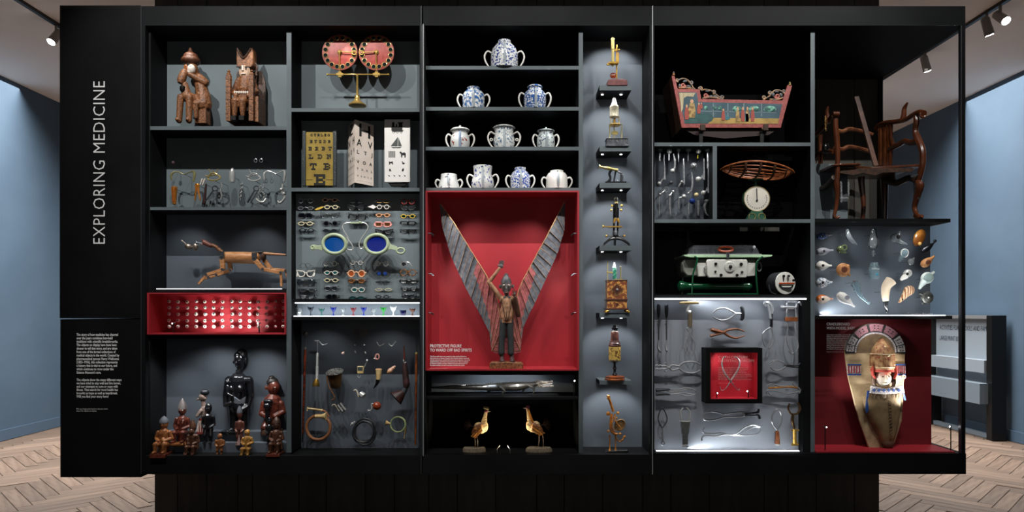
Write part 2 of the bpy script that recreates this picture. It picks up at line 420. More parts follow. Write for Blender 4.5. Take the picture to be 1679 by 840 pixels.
for x0,x1,b0 in ((466,474,745),(950,957,746),(1334,1341,744)): s_=cbox('divider',x0,x1,47,b0,.042,.6 if x0==950 else .5,mDarkIn); cbox('edge_strip',x0,x1,47,b0,.04,.042,mGrey,parent=s_)
# glass
for a,b_ in ((238,688),(697,1065),(1073,1577)): cbox('glass_pane',a,b_,42,745,-.001,.003,mGlass)
cbox('glass_pane',1578.5,1580,42,744,.03,.87,mGlass)
# helper: a compartment shelf
def shelf(x0,x1,y0,y1,m=mGrey,dep=YP+.02,f=.04,name='shelf',label=None):
    s_=cbox(name,x0,x1,y0,y1,f+.002,dep,mDarkIn,label); cbox('edge_strip',x0,x1,y0,y1,f,f+.002,m,parent=s_); return s_
def back(x0,x1,y0,y1,m=mPanel,y=YP,th=.02): # pixel rectangle as seen at that depth
    r=(D+y)/D
    return cbox('back_panel',VX+(x0-VX)*r,VX+(x1-VX)*r,VY+(y0-VY)*r,VY+(y1-VY)*r,y,y+th,m)
def wback(x0,x1,y0,y1,m,y,th=.02): return cbox('back_panel',x0,x1,y0,y1,y,y+th,m)
# column 1
shelf(240,466,204,210); shelf(240,466,338,343); shelf(240,466,474,480,mBlack); shelf(238,466,549,556,mBlack)
wback(240,466,42,204,mPanel,YP); wback(240,466,210,338,mPanel,YP); wback(240,466,343,474,mPanelD,YP); wback(240,466,556,748,mPanelD,YP)
cbox('wall_lining',240,241,42,204,.04,YP,mDarkIn);
# red eye box lining
cbox('niche_lining',238,241.5,480,549,.02,YP,mRed); cbox('niche_lining',464.5,466,480,549,.02,YP,mRed); cbox('niche_lining',241.5,464.5,480,482,.02,YP,mRed); cbox('niche_lining',241.5,464.5,547,549,.02,YP,mRed)
wback(238,466,480,549,mRed,YP)
# column 2
shelf(474,688,174,180); shelf(474,688,306,312); shelf(474,688,490,495,mBlack); shelf(474,688,519,525,mBlack)
wback(474,688,42,174,mPanel,YP); wback(474,688,180,306,mPanel,YP)
wback(474,688,312,490,mPanel,.12); wback(474,688,495,519,mat('back_pale','8f9aa4',.6),.15); wback(474,688,525,748,mPanelD,YP)
cbox('light_ledge',478,686,518,519.4,.035,.14,mat('diffuser','eef2f6',.5,emit=2.2))
# column 3
for a,b_ in ((104,110),(172,178),(238,244),(306,312)): shelf(697,950,a,b_,dep=.5)
wback(697,950,42,312,mVoid,.5)
wback(697,950,312,608,mRed,YP); shelf(697,950,609,616,mBlack); shelf(697,950,653,657,mBlack)
for a in ((697,700,312,608),(947,950,312,608),(700,947,312,314.5),(700,947,606,608.5)): cbox('niche_lining',*a,.015,YP,mRed)
wback(697,950,616,653,mPanelD,.3); wback(697,950,657,746,mVoid,.42)
# column 4
wback(957,1065,42,746,mPanelD,YP)
for i,(a,b_) in enumerate(((135,143),(236.5,244.5),(297,305.5),(401.5,409.5),(513.5,521.8),(626,632.6))):
    sh=cbox('bracket_shelf',985,1038,a,b_,.057,YP,mDarkIn); cbox('edge_strip',985,1038,a,b_,.055,.057,mGrey,parent=sh); cbox('shelf_top',985,1038,a-.3,a,.057,YP,mGrey,parent=sh)  # dark body colour carries the underside shade; edge and top stay grey
# column 5
shelf(1073,1334,231,237); shelf(1073,1334,358,364); shelf(1073,1334,483,488,mBlack)
s_=cbox('divider',1172,1179,237,358,.042,YP,mDarkIn); cbox('edge_strip',1172,1179,237,358,.04,.042,mGrey,parent=s_)
wback(1073,1334,42,231,mVoid,.42); wback(1073,1172,237,358,mPanelD,YP); wback(1179,1334,237,358,mVoid,.3); wback(1073,1334,364,483,mVoid,.45)
wback(1073,1334,488,744,mat('back_silver','8e949d',.55),.10)
cbox('wall_lining',1321,1334,488,744,.04,.10,mBlack)
# column 6
shelf(1341,1566,357,363,mBlack,.28); cbox('shelf',1341,1567,518,523.5,.03,.26,mBlack)
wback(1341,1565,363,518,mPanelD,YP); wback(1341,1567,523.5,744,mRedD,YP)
wback(1341,1432,250,357,mPanel,.3)
cbox('niche_floor',1341,1570,742,744,.02,YP,mRed)
# light strips
for a in ((252,458,473.1,474,.03,.045),(1076,1326,489,491,.03,.045),(1350,1556,517,518,.03,.05),(480,686,496,497.6,.04,.06)): cbox('light_strip',*a,mLED)
for i in range(11): pass
cbox('light_strip',1080,1318,743,744,.06,.075,mat('led_soft','f4f8ff',.5,emit=4))
# underside downlights of the bracket shelves (two small lit dots each)
for y in (143.2,244.7,305.7,409.7,522,632.8):
    for x in (992.5,1024):
        case_mb=case.mb(); q=P(x,y,.13/S); case_mb.lathe([(1.8,0),(1.8,.4)],q-Vector((0,0,.5)),(0,0,1),12); case_mb.build('downlight',mDot)
for x in (989,1022):
    mbx=case.mb(); mbx.lathe([(1.8,0),(1.8,.4)],P(x,42.5,.3/S),(0,0,1),12); mbx.build('downlight',mDot)
MICL=[(42.5,.10),(143.5,.10),(245,.10),(306,.10),(410,.10),(522,.10),(633,.10)]
for i,(y,dy) in enumerate(MICL):
    for x in (985,1040):
        e=[1.2,1.1,.8,1.0,.9,.9,1.0][i]
        spot((fx(x),.07,fz(y+1)),(fx(1011),.17,fz(y+80)),e*2.2,110,.6,.005)
# ---- text on the black panel
for wd,ya,yb in (('EXPLORING',400,263.5),('MEDICINE',250.5,133.5)):
    b=case.mb(); txt(b,wd,lambda u,v: P(153+19.4*v, ya-(ya-yb)*u, -.5),-.008,spacing=1.05); b.build('lettering',mWhite,parent=tp)
L1='''The story of how medicine has changed
over the years combines long-held
traditions with scientific breakthroughs.
The objects on display here have been
chosen to tell that story, and are taken
from one of the largest collections of
medical objects in the world. Created by
pharmaceutical tycoon Henry Wellcome
(1853\u20131936), this collection represents
a history that is vital to our future, and
which continues to grow under the
Science Museum\u2019s care.'''
L2='''The objects show the many different ways
we have tried to stay well and live longer,
and our attempts to cure or cope with
illness. That search for good health has
brought us hope as well as heartbreak.
Will you find your story here?'''
b=case.mb(); txt(b,L1,boxfn(125.6,196,546.8,613.2,-.5),.03); b.build('lettering',mWhite,parent=tp2); b=case.mb(); txt(b,L2,boxfn(125.6,199.5,621,653.6,-.5),.03); b.build('lettering',mWhite,parent=tp2); b=case.mb()
txt(b,'Pick up a large print book to discover more\nabout the objects on display.',boxfn(125.6,177,669.6,676,-.5)); b.build('lettering',mWhite,parent=tp2)
L3='''This figure with wings was created to deter spirits believed to
bring bad luck or disease. People of the Nicobar Islands, southeast
of India, placed them outside their houses for protection. Carved by
spiritual healers, the figures took various forms. This one appears
in Western clothing, perhaps reflecting the perceived power of
European invaders; its wings represent travel to the spirits.'''
b=case.mb(); txt(b,'PROTECTIVE FIGURE',boxfn(705,756.6,565,570.2,1.2),.02); b.build('lettering',mWhite); b=case.mb(); txt(b,'TO WARD OFF BAD SPIRITS',boxfn(705,773.5,571.8,577,1.2),.02); b.build('lettering',mWhite); b=case.mb()
txt(b,L3,boxfn(705,771,583.6,601,1.2),.03); b.build('lettering',mWhite); b=case.mb(); txt(b,'Acquired in 1923',boxfn(705,733,604,605.4,1.2)); b.build('lettering',mWhite)
L4='''You don\u2019t see baby carriers like this
Made of stretched animal hide and
beading that was specific to a family
Nez Perce. The baby was carried
inside, its head protected by the
rocking as in the American custom
Henry Wellcome displayed this for
the Royal people and developments
to Native American culture.'''
mPr=mat('grey_print','b9b2b2',.6)
b=case.mb(); txt(b,'CRADLEBOARD',boxfn(1356,1394,529.4,534,1.2)); b.build('lettering',mPr); b=case.mb(); txt(b,'WITH MODEL BABY',boxfn(1356,1402.5,536.2,540.6,1.2)); b.build('lettering',mPr); b=case.mb()
txt(b,L4,boxfn(1356,1402,548.2,573.6,1.2)); b.build('lettering',mPr); b=case.mb(); txt(b,'Acquired in North America, 1890\u20131930',boxfn(1356,1384,576.8,578.2,1.2)); b.build('lettering',mPr)
# ---- little spotlight stalks fixed in the niches
def stalk(x,y0,y1,yw,dx=2,lit=True,m=mBlackMetal):
    f=Frame(yw); b=case.mb(); k=f.k/S
    g=lambda px,py,d=0: Vector((VX+(px-VX)*k, yw/S+d, -(VY+(py-VY)*k)))
    b.tube([g(x,y0),g(x,y1)],.9,6); b.tube([g(x-dx,y1+.8,0),g(x+dx,y1-.5,3)],1.0,6); s_=b.build('spot_stalk',m)
    if lit: c=case.mb(); c.ell(g(x-dx,y1+.8,-.3),.9); c.build('lamp_tip',mDot,parent=s_)
stalk(284.5,546,530,.05); stalk(425,546,530,.05); stalk(940.5,652,624,.06,-1.5)
stalk(1353,742,700,.06,-2); stalk(1559,741,699,.06,2)
def pegspot(x,y,sgn):   # lamps on the side walls of the red niche
    f=Frame(.06); b=case.mb(); k=f.k/S; g=lambda px,py,d=0: Vector((VX+(px-VX)*k,.06/S+d,-(VY+(py-VY)*k)))
    b.tube([g(x,y),g(x+6*sgn,y)],.9,6); b.tube([g(x+6*sgn,y),g(x+10*sgn,y+3,4)],1.3,6); b.build('side_lamp',mSteelD)
for y in (383,449,513): pegspot(700.5,y,1); pegspot(947,y,-1)
for x,s_ in ((815,1),(836,-1)):
    b=case.mb(); b.tube([P(x,738.5,8),P(x+4*s_,733,12)],.45,6); b.ell(P(x,739,8),.7); b.tube([P(x+.3,745,8),P(x,738,8)],.3,5); b.build('spot_stalk',mSteel)
def Fz(px,py,y): r=(D+y)/D; return ((px-VX)*S*r, y, EZ+(VY-py)*S*r)
# lamps of the case: stalks and strips, plus unseen fill spots added to brighten the compartments
W1=(1,.97,.93)
spot(Fz(1440,527,.012),Fz(1437,552,.13),1.3,110,.9,.01)
spot(Fz(850,618,.02),Fz(850,640,.14),1.6,110,.8,.01); spot(Fz(780,618,.02),Fz(780,642,.14),.8,110,.8,.01); spot(Fz(1400,640,.012),Fz(1443,618,.1),2.2,40,.8,.01)
spot(Fz(300,60,.03),Fz(318,150,.1),1.6,70,.8,.01,W1); spot(Fz(420,60,.03),Fz(404,150,.1),1.6,70,.8,.01,W1); spot(Fz(560,60,.03),Fz(586,120,.1),1.0,90,.8,.01,W1); spot(Fz(1110,60,.03),Fz(1160,180,.1),2.4,70,.8,.01,W1); spot(Fz(1290,60,.03),Fz(1240,180,.1),2.4,70,.8,.01,W1)
area(Fz(1453,515,.06),Fz(1453,440,.2),1.6,.7,.02,(.93,.97,1)); area(Fz(1200,493,.03),Fz(1200,560,.1),.7,.8,.015,(.93,.97,1)); area(Fz(1200,740,.03),Fz(1200,680,.1),.8,.8,.015,(.93,.97,1))
spot(Fz(345,540,.03),Fz(352,512,YP),2.6,100,.9,.01,W1); spot(Fz(400,540,.03),Fz(400,512,YP),2.6,100,.9,.01,W1)
spot(Fz(827,735,.03),Fz(783,700,.1),4.5,70,.7,.005,(1,.85,.62)); spot(Fz(827,735,.03),Fz(880,700,.1),4.5,70,.7,.005,(1,.85,.62))
spot(Fz(930,622,.05),Fz(890,640,.16),2.4,70,.7,.01,W1); spot(Fz(800,618,.08),Fz(820,628,.3),1.6,120,.9,.03,(.75,.88,1))
spot(Fz(1552,690,.015),Fz(1456,620,.12),45,46,.9,.01,W1); spot(Fz(1355,699,.05),Fz(1430,600,.15),8.0,60,.9,.01,W1)
spot(Fz(740,322,.03),Fz(825,500,.15),4.5,90,.8,.02,W1); spot(Fz(905,322,.03),Fz(825,500,.15),4.5,90,.8,.02,W1)
spot(Fz(706,450,.04),Fz(800,470,.2),1.5,120,.9,.01,W1); spot(Fz(942,450,.04),Fz(860,470,.2),1.5,120,.9,.01,W1)
for x in (530,640): spot(Fz(x,528,.03),Fz(x-5,640,.2),.9,110,.8,.01)
spot(Fz(1140,366,.03),Fz(1180,440,.15),1.5,100,.8,.01); spot(Fz(1280,366,.03),Fz(1240,440,.15),1.6,100,.8,.01)
spot(Fz(1310,372,.03),Fz(1290,462,.12),1.0,70,.8,.01)
for x in (300,420): spot(Fz(x,347,.03),Fz(x,430,.15),1.6,100,.8,.02)
spot(Fz(350,560,.03),Fz(350,660,.16),4,120,.9,.02); spot(Fz(420,560,.03),Fz(420,690,.16),4,120,.9,.02); spot(Fz(270,560,.03),Fz(290,700,.1),4,90,.9,.02)
for x in (1100,1150): spot(Fz(x,240,.03),Fz(x,300,.15),1.0,110,.8,.01)
spot(Fz(1250,240,.03),Fz(1240,320,.15),1.2,110,.8,.01,(1,.9,.8))
for x in (1400,1500): spot(Fz(x,366,.03),Fz(x,450,.2),1.6,120,.8,.02)
for x,y in ((760,44),(860,44),(740,112),(900,112),(740,180),(900,180),(740,246),(900,246)): spot(Fz(x,y+1,.02),Fz(x,y+58,.12),.9,120,.8,.01)
# ================= column 1 =================
def E_(x,y,rx,ry,rd,d=0,rot=0): return ('e',x,y,rx,ry,rd,d,rot)
def C_(x0,y0,x1,y1,r0,r1,d0=0,d1=None): return ('c',x0,y0,x1,y1,r0,r1,d0,d0 if d1 is None else d1)
F12=Frame(.12); F10=Frame(.10); F15=Frame(.15)
mCarv=mat('carved_wood','a06a42',.5,c2='5a3722',scale=110,thr=(.35,.62),bump=1,bscale=160)
mCarvD=mat('dark_carved_wood','4e3426',.5,c2='33241b',scale=70,bump=.5)
mFace=mat('white_clay','e3d8cc',.6)
mOrange=mat('orange_wood','a5622f',.45)
mBlk=mat('black_paint','0c0c0c',.4)
mWoodL=mat('pale_wood','c08a5c',.45,c2='a56f42',scale=25,stretch=(1,1,4),bump=.2)
def eyes(t,x,y,dx,r,dm,m=None,parent=None,n='eye'):
    for s_ in (-1,1):
        b=t.mb(); b.ell(P(x+s_*dx,y,dm),r,r*.6,r*.5,8,6); b.build(n,m or mBlk,parent=parent)
# man with horn
t=T('carved_figure','carved wooden rider in a pointed cap hidden behind the long snout of his beast','carving',F12,320,204)
h=sculpt(t,'body',mCarv,[C_(328,133,333,158,9,11),C_(333,158,334,172,12,13),C_(338,136,329,128,6,6,-3),C_(338,137,318,127,6,4.5,-4,-12),C_(322,122,326,134,6,9),
  C_(311,144,313,163,5,8.5,-16,-14),C_(313,163,330,168,9,9,-14,4),C_(305,165,302.5,203,5.4,4.6,-18),C_(319,165,318.5,203,5.4,4.8,-18),C_(336,168,327,174,6,5,-4,-12),C_(327,174,327,196,4.6,3,-12),
  ('b',323,341,178,204,-8,10),E_(316,116,11,12,10,-4),C_(302,202,301,202,4.5,3,-19,-22),C_(318,202,318,202,4.5,3,-19,-22)],.8,2)
sculpt(t,'cap',mat('cap_wood','6e4027',.5,c2='3d2417',scale=220,thr=(.4,.6),bump=.8),[E_(314.3,101,15.5,8,14,-3),E_(314.3,95,12,8,11,-3),C_(314,93,313.6,81,7,2,-3)],.7,1)
sculpt(t,'face',mFace,[E_(319,117.5,6.5,8,6,-11),E_(317,122,4,4,4,-12)],.6,1); sculpt(t,'cheek',mOrange,[E_(311.5,115,4.4,6.5,5,-11)],.6,1)
b=t.mb(); b.lathe([(3.5,0),(5.4,3),(6.4,12),(6.2,20),(4.2,24),(4,25)],P(310.5,120,-14),(-.22,-.3,-1),14); b.build('beast_head',mCarv)
b=t.mb(); b.lathe([(2,0),(4.5,2),(4.5,8),(3,10)],P(309.5,147,-20),(0,0,-1),12); b.build('beard',mBlk)
b=t.mb(); b.box(306,318,110,111.4,-14.8,-13); b.box(314.4,316.2,108,114,-15,-13); b.build('brow',mBlk); eyes(t,316,114.2,4,1.2,-16)
# throne figure
t=T('carved_figure','carved wooden figure with two-pointed headdress on a high-backed throne','carving',F12,404,204)
sculpt(t,'body',mCarv,[C_(404,134,404,148,13,14),C_(393,134,385,152,5,4.5,-4),C_(385,152,394,163,4.5,4,-6,-18),C_(415,134,422,152,5,4.5,-4),C_(422,152,414,163,4.5,4,-6,-18),
  C_(398,166,394,172,8,7,0,-18),C_(394,172,393,196,6.5,3.4,-20),C_(410,166,405.5,172,8,7,0,-18),C_(405.5,172,406,196,6.5,3.4,-20),E_(404,162,15,8,12,-6),E_(404,120,11,14,10),C_(404,130,404,138,6,8)],.8,2)
sculpt(t,'face',mat('pink_clay','d9b79c',.6),[E_(404,120.5,9.8,11.5,6,-6)],.6,1)
b=t.mb(); b.box(392,401,113,114.5,-12.6,-10.5); b.box(406,415,113,114.5,-12.6,-10.5); b.build('brow',mBlk); eyes(t,404,117,4,1.5,-12.2)
b=t.mb(); b.box(401.5,404.5,112,120,-14,-11); b.box(400,407,124.4,125.4,-12.8,-10); b.build('nose',mFace)
b=t.mb(); b.prism([(391.5,81),(394,86),(398,94),(402.5,98.6),(407,94.5),(411,88),(416,81),(418,88),(418,110),(415,113.5),(404,114.5),(393,113.5),(391,108)],-9,9); b.build('headdress',mCarv,bevel=1.2)
b=t.mb(); b.spl([P(393,83,-10),P(397,93,-10),P(402.5,98.5,-10),P(408,94,-10),P(415,83,-10)],1.4,n=6); b.build('headdress_rim',mCarvD); b=t.mb(); b.spl([P(416,100,3),P(420,108,3),P(419.5,121,1),P(421,124,1)],1.8,n=6); b.build('side_lock',mCarvD)
for x in (379.5,416.5):
    b=t.mb(); b.box(x,x+7,130,204,-22,-15); b.lathe([(3.4,0),(3.7,2),(1.6,4.5),(2.6,6),(.5,9)],P(x+3.5,130,-18.5),(0,0,1),10)
    for k in range(6): b.box(x-.4,x+7.4,136+k*11,137.4+k*11,-22.5,-14.8)
    b.build('front_post',mCarv)
b=t.mb(); b.box(380,430,152,163,12,16); b.prism([(382,118),(384,112),(424,112),(430,130),(430,204),(382,204)],14,18); b.build('throne_back',mCarvD)
for x in (380,424): 
    b=t.mb(); b.box(x,x+5.5,163,204,-16,15) if x>400 else b.box(x,x+2,163,204,-16,15); b.build('side_panel',mCarv)
b=t.mb(); b.box(384,424,180,186,-14,12); b.build('seat',mCarvD)
for x in (393,406): b=t.mb(); b.box(x-4,x+4,197,204,-26,-14); b.build('foot',mBlk)
b=t.mb()
for k in range(8): b.prism([(391+k*3.4,157),(393+k*3.4,160),(394.4+k*3.4,157),(393+k*3.4,155)],-19.5,-17)
b.build('apron_pattern',mFace,kind='stuff')
# ---- shelf of metal instruments
F13=Frame(.13)
mPol=mat('polished_metal','dcdedb',.2,.45); mBrassG=mat('green_brass','b5b078',.25,1)
def pin(t,x,y,d0,yw,r=.35,m=None):
    d1=(yw-t.fr.y)/t.fr.k; b=t.mb(); b.tube([P(x,y,d0),P(x,y,d1)],r,5); b.build('mount_pin',m or mBlackMetal)
def bandthing(lab,x0,x1,y0,y1,m,fr):
    t=T('curved_band',lab,'instrument',fr,(x0+x1)/2,y1); w=x1-x0
    b=t.mb(); b.spl([P(x0+1,y1-3,-3),P(x0,y0+6,-2),P(x0+w*.12,y0+1,0),P(x0+w*.3,y0+1.5),P(x0+w*.52,y0+5),P(x0+w*.72,y0+2),P(x0+w*.9,y0+.5),P(x1-1,y0+6,-2),P(x1-2,y1,-4)],[1.2,2,1.2,.8,.8,.8,1.6,2.2,1.4],seg=5,n=8); b.build('band',m)
    pin(t,x0+w*.5,y0+5,0,YP); return t
bandthing('pale brass saddle-shaped band, leftmost on the instrument shelf',282,321,281,299,mBrassG,F13)
bandthing('silver saddle-shaped band beside the right-hand divider of the instrument shelf',434,469,280,299,mPol,F13)
t=T('fluted_tube','amber brass fluted tapering tube at the left end of the instrument shelf','instrument',F13,286,337)
b=t.mb(); b.lathe([(1.5,0),(3,1.5),(4.2,22),(4.6,24),(4.6,29),(3.5,30)],P(286,336,0),(0,0,1),10); b.build('body',mGold)
b=t.mb(); [b.tube([P(283.5+k*2.4,309,-4.3),P(284.6+k*1.4,332,-3.3)],.5,5) for k in range(3)]; b.build('flutes',mat('orange_metal','c96a1e',.3,1),kind='stuff')
pin(t,286,310,4,YP)
t=T('tongs','gold tongs with two white ivory tips beside the amber tube','instrument',F13,326,330)
b=t.mb(); b.spl([P(322,303,0),P(322,312,-1),P(320.5,329,-2)],[2.6,1.8,1]); b.spl([P(325,303,0),P(326,314,-1),P(329.5,329,-2)],[2.2,1.6,1]); b.ell(P(323.5,303,0),3.6,2.4,2); b.build('arms',mGold)
for dx in (0,4): b=t.mb(); b.cap(P(329+dx,303,-1),P(332+dx,294.5,-1),1.1,1.4); b.build('tip',mFace)
pin(t,323,304,1,YP)
def crown(lab,x,y,m,fr):
    t=T('headpiece',lab,'instrument',fr,x,y+7)
    b=t.mb(); b.ring(P(x,y,0),10,5.4,1.3,20,6,tilt=.6); b.spl([P(x-8,y-3,-2),P(x-2,y-7,-3),P(x+5,y-6,-3),P(x+9,y-1,-2)],1); b.build('ring',m)
    for s_ in (-1,0,1): b=t.mb(); b.tube([P(x+s_*3,y-6,-2),P(x+s_*7,y-12-(0 if s_ else -2),-3)],.7,6); b.ell(P(x+s_*7,y-12.6+(2 if s_==0 else 0),-3),1.1); b.build('prong',m)
    b=t.mb(); b.tube([P(x-9,y-1,-2),P(x-13,y-3,-3)],1.1,6); b.build('screw',m); pin(t,x,y+5,3,YP)
crown('small gilt crown-like headpiece with three prongs',351,291.5,mBrassP,F13)
crown('small silver crown-like headpiece with three prongs',417,292,mPol,F13)
t=T('glass_tube','clear upright glass tube with silver fittings on the instrument shelf','instrument',F13,381,300)
b=t.mb(); b.lathe([(4,0),(4.6,3),(4.4,16),(3.2,20),(2.4,22),(.5,23.6)],P(381,299,0),(0,0,1),14); b.build('tube',mPol)
for dx in (-4.2,4.2): b=t.mb(); b.tube([P(381+dx,297,-2),P(381+dx,281,-2)],.6,6); b.build('rod',mSteel)
pin(t,381,290,3,YP)
t=T('twisted_rod','silver twisted spiral rod on the instrument shelf','instrument',F13,396,329)
b=t.mb(); b.tube([P(397+math.sin(i*.9)*1.3-i*.12,299+i,math.cos(i*.9)*1.3) for i in range(29)],.8,6); b.tube([P(397.5,298,0),P(394,328,0)],.6,5); b.build('rod',mPol); pin(t,396,303,1,YP)
t=T('silver_cluster','ornate knotted silver instrument of coils and knobs','instrument',F13,430,335)
b=t.mb()
for k in range(26):
    a=k*2.4; b.ell(P(429+math.cos(a)*(3+k*.14),303+k*1.2,math.sin(a)*3),1.5,1.2,1.5,7,5)
b.spl([P(421,326,-2),P(426,331,-4),P(433,332,-4),P(437,326,-2)],1.6); b.build('body',mPol); pin(t,430,306,2,YP)
t=T('hooked_lever','silver hooked lever with ball joints cut off by the divider','instrument',F13,463,335)
b=t.mb(); b.spl([P(464,302,0),P(463,315,0),P(467,324,0),P(460,333,-2),P(456,330,-3)],[1.4,2.6,2,2,1.4]); b.ell(P(462,311,-1),3.2); b.ell(P(466,318,-1),2.6); b.build('body',mPol); pin(t,464,304,1,YP)
t=T('fine_chain','fine silver chain instrument hanging near the middle of the instrument shelf','instrument',F13,363,330)
b=t.mb(); [b.ring(P(362.5+math.sin(k)*.8,300+k*2.6,0),.9,1.5,.35,8,5) for k in range(11)]; b.build('chain',mPol); pin(t,362.5,300,0,YP)
t=T('black_forceps','black scissor-handled forceps leaning on the instrument shelf','instrument',F13,352,334)
b=t.mb(); b.ring(P(352,309,1),4.5,4,.9,14,6); b.spl([P(356,312,1),P(355,320,1),P(355,334,1)],.9); b.spl([P(349,313,1),P(342,322,1),P(334,333,1)],1); b.build('body',mSteelD); pin(t,352,306,1,YP)
t=T('black_forceps','black long-jawed forceps slanting down left of the silver cluster','instrument',F13,415,334)
b=t.mb(); b.ring(P(420,309,1),4.5,4,.9,14,6); b.spl([P(417,312,1),P(411,322,1),P(405,332,1)],[1,1.2,2]); b.spl([P(422,313,1),P(416,324,1),P(410,333,1)],.8); b.build('body',mSteelD); pin(t,420,305,1,YP)
t=T('dark_rod','dark reddish rod leaning beside the gold tongs','instrument',F13,336,334)
b=t.mb(); b.cap(P(337,302,2),P(334,333,2),1.5,2.4); b.build('body',mat('red_brown','3c2422',.4)); pin(t,337,303,3,YP)
for n_,x,y,rx,m_ in (('faint silver ring hanging in the dark above the instrument shelf, left one',419,263.5,2.6,mSteel),('faint silver ring hanging in the dark above the instrument shelf, right one',428,263.5,2.6,mSteel)):
    t=T('small_ring',n_,'instrument',F13,x,y+3); b=t.mb(); b.ring(P(x,y,0),rx,rx*1.1,.5,14,5); b.build('ring',m_); pin(t,x,y-2.6,0,YP)
t=T('eye_shell','small dull purple ball high on the left above the saddle-shaped band','instrument',F13,284,270); b=t.mb(); b.ell(P(284,267,0),2.6,3.2,2.6); b.build('ball',mat('mauve','5b4550',.3)); pin(t,284,267,1,YP)
# ---- jointed wooden animal
t=T('jointed_figure','jointed wooden running animal figure with long legs and a small clasping hand','carving',F12,400,472)
F=t.fr; Q=lambda x,y,d=0:P(230+x/3.82,340+y/3.82,d)
b=t.mb(); b.lathe([(6,0),(9,1.5),(9.4,20),(9.6,40),(9.2,58),(6,61),(4,62)],Q(510,312,2),(1,0,-.03),20); b.build('trunk',mWoodL)
b=t.mb(); b.tube([Q(520,282,2),Q(765,282,2)],2,8); b.tube([Q(545,345,0),Q(735,348,0)],.9,6); b.build('trunk_band',mBlackMetal)
for x,y in ((524,310),(727,318)): 
    b=t.mb(); b.prism([(230+(x-15)/3.82,340+(y-30)/3.82),(230+(x+17)/3.82,340+(y-30)/3.82),(230+(x+14)/3.82,340+(y+14)/3.82),(230+x/3.82,340+(y+24)/3.82),(230+(x-14)/3.82,340+(y+12)/3.82)],-10,-8); b.ell(Q(x,y,-10.5),1.2); b.build('hip_plate',mSteelD)
b=t.mb(); b.ell(Q(770,310,2),3.4,8,8); b.build('rump',mCarvD)
def leg(p,n='leg',r=(3.6,3,2.6,2)):
    g=t.mb(); 
    for i in range(len(p)-1): g.obox(p[i],p[i+1],r[i]*2,r[i]*1.6)
    o=g.build(n,mWoodL,bevel=.8)
    for i in range(1,len(p)-1):
        g=t.mb(); g.lathe([(2.2,0),(2.2,1.2)],p[i]-Vector((0,r[i]+1.3,0)),(0,1,0),10); g.build('joint_rivet',mSteelD,parent=o)
leg([Q(524,325,-7),Q(530,392,-7),Q(428,425,-7),Q(378,482,-7)],r=(3.6,2.6,2,2)); leg([Q(548,325,6),Q(556,392,6),Q(470,425,6),Q(420,440,6),Q(390,450,6)],r=(3.4,2.6,1.8,1.4))
leg([Q(727,330,-7),Q(780,390,-7),Q(890,412,-7),Q(895,498,-7)],r=(3.6,3,2,1.8)); leg([Q(765,325,6),Q(810,388,6),Q(905,395,6),Q(912,440,6)],r=(3.4,2.6,1.8,1.6))
b=t.mb(); b.tube([Q(775,290,0),Q(912,298,0)],[2.4,1.2],8); b.build('tail_rod',mWoodL)
b=t.mb(); b.cap(Q(510,278,0),Q(485,258,0),2.8,2.8); b.cap(Q(480,250,0),Q(450,236,0),2.6,2.4); b.build('neck_segment',mCarv); b=t.mb(); b.cap(Q(440,240,0),Q(405,222,0),3.6,4.4); b.cap(Q(402,216,0),Q(388,205,-2),1.4,.9); b.cap(Q(400,228,0),Q(384,236,-2),1.4,.8); b.build('hand',mat('hand_brown','6b3c30',.5))
b=t.mb(); b.cap(Q(392,230,0),Q(352,222,0),1.3,1.2); b.cap(Q(372,236,0),Q(350,214,0),.8,.8); b.cap(Q(360,240,0),Q(346,262,0),1.2,1); b.build('clamp',mSteelD)
sculpt(t,'head',mat('dull_metal_head','9a8c7d',.35,.7,c2='5c5148',scale=90),[E_(230+302/3.82,340+247/3.82,6.6,4.6,4,0,-.4),E_(230+345/3.82,340+250/3.82,4.8,6,3.5),C_(230+285/3.82,340+230/3.82,230+258/3.82,340+206/3.82,1,.6)],.5,1)
for x in (540,740): b=t.mb(); b.tube([Q(x,320,8),Q(x,320,27)],.8,6); b.build('mount_rod',mBlackMetal)
# ---- artificial eyes: one prototype, then copies
mEye=mat('eye_white','f1ece6',.15,coat=.6); irises=[mat('iris_brown','3b2416',.1),mat('iris_green','44604a',.1),mat('iris_blue','3d5470',.1),mat('iris_hazel','6a5a34',.1)]
FE=Frame(.13); xs=[181,236,294,350,404,460,514,573,626,683,738,792,845,896]; ys=[591,630,670,710,748]
protos=[]
ordn=['first','second','third','fourth','fifth','sixth','seventh','eighth','ninth','tenth','eleventh','twelfth','thirteenth','fourteenth']
rown=['top row','second row from top','middle row','second row from bottom','bottom row']
def mkeye(lab,x,y,im):
    t=T('artificial_eye',lab,'artificial eye',FE,x,y,group='glass eyes on pins in the red niche')
    b=t.mb(); b.lathe([(.4,2.8),(2.1,2.2),(3.0,1.0),(3.0,.3),(2.3,-1.0),(1.2,-1.6),(.2,-1.7)],P(x,y,0),(0,1,0),14); b.build('eye_shell',mEye)
    b=t.mb(); b.lathe([(1.25,.1),(1.1,-.35),(.3,-.5)],P(x+R.uniform(-.3,.3),y,-1.45),(0,1,0),10); i=b.build('iris',im)
    b=t.mb(); b.ell(P(x,y,-2.0),.55,.55,.25,7,5); b.build('pupil',mBlk,parent=i)
    pin(t,x,y,2,YP,.22,mSteelD); return t
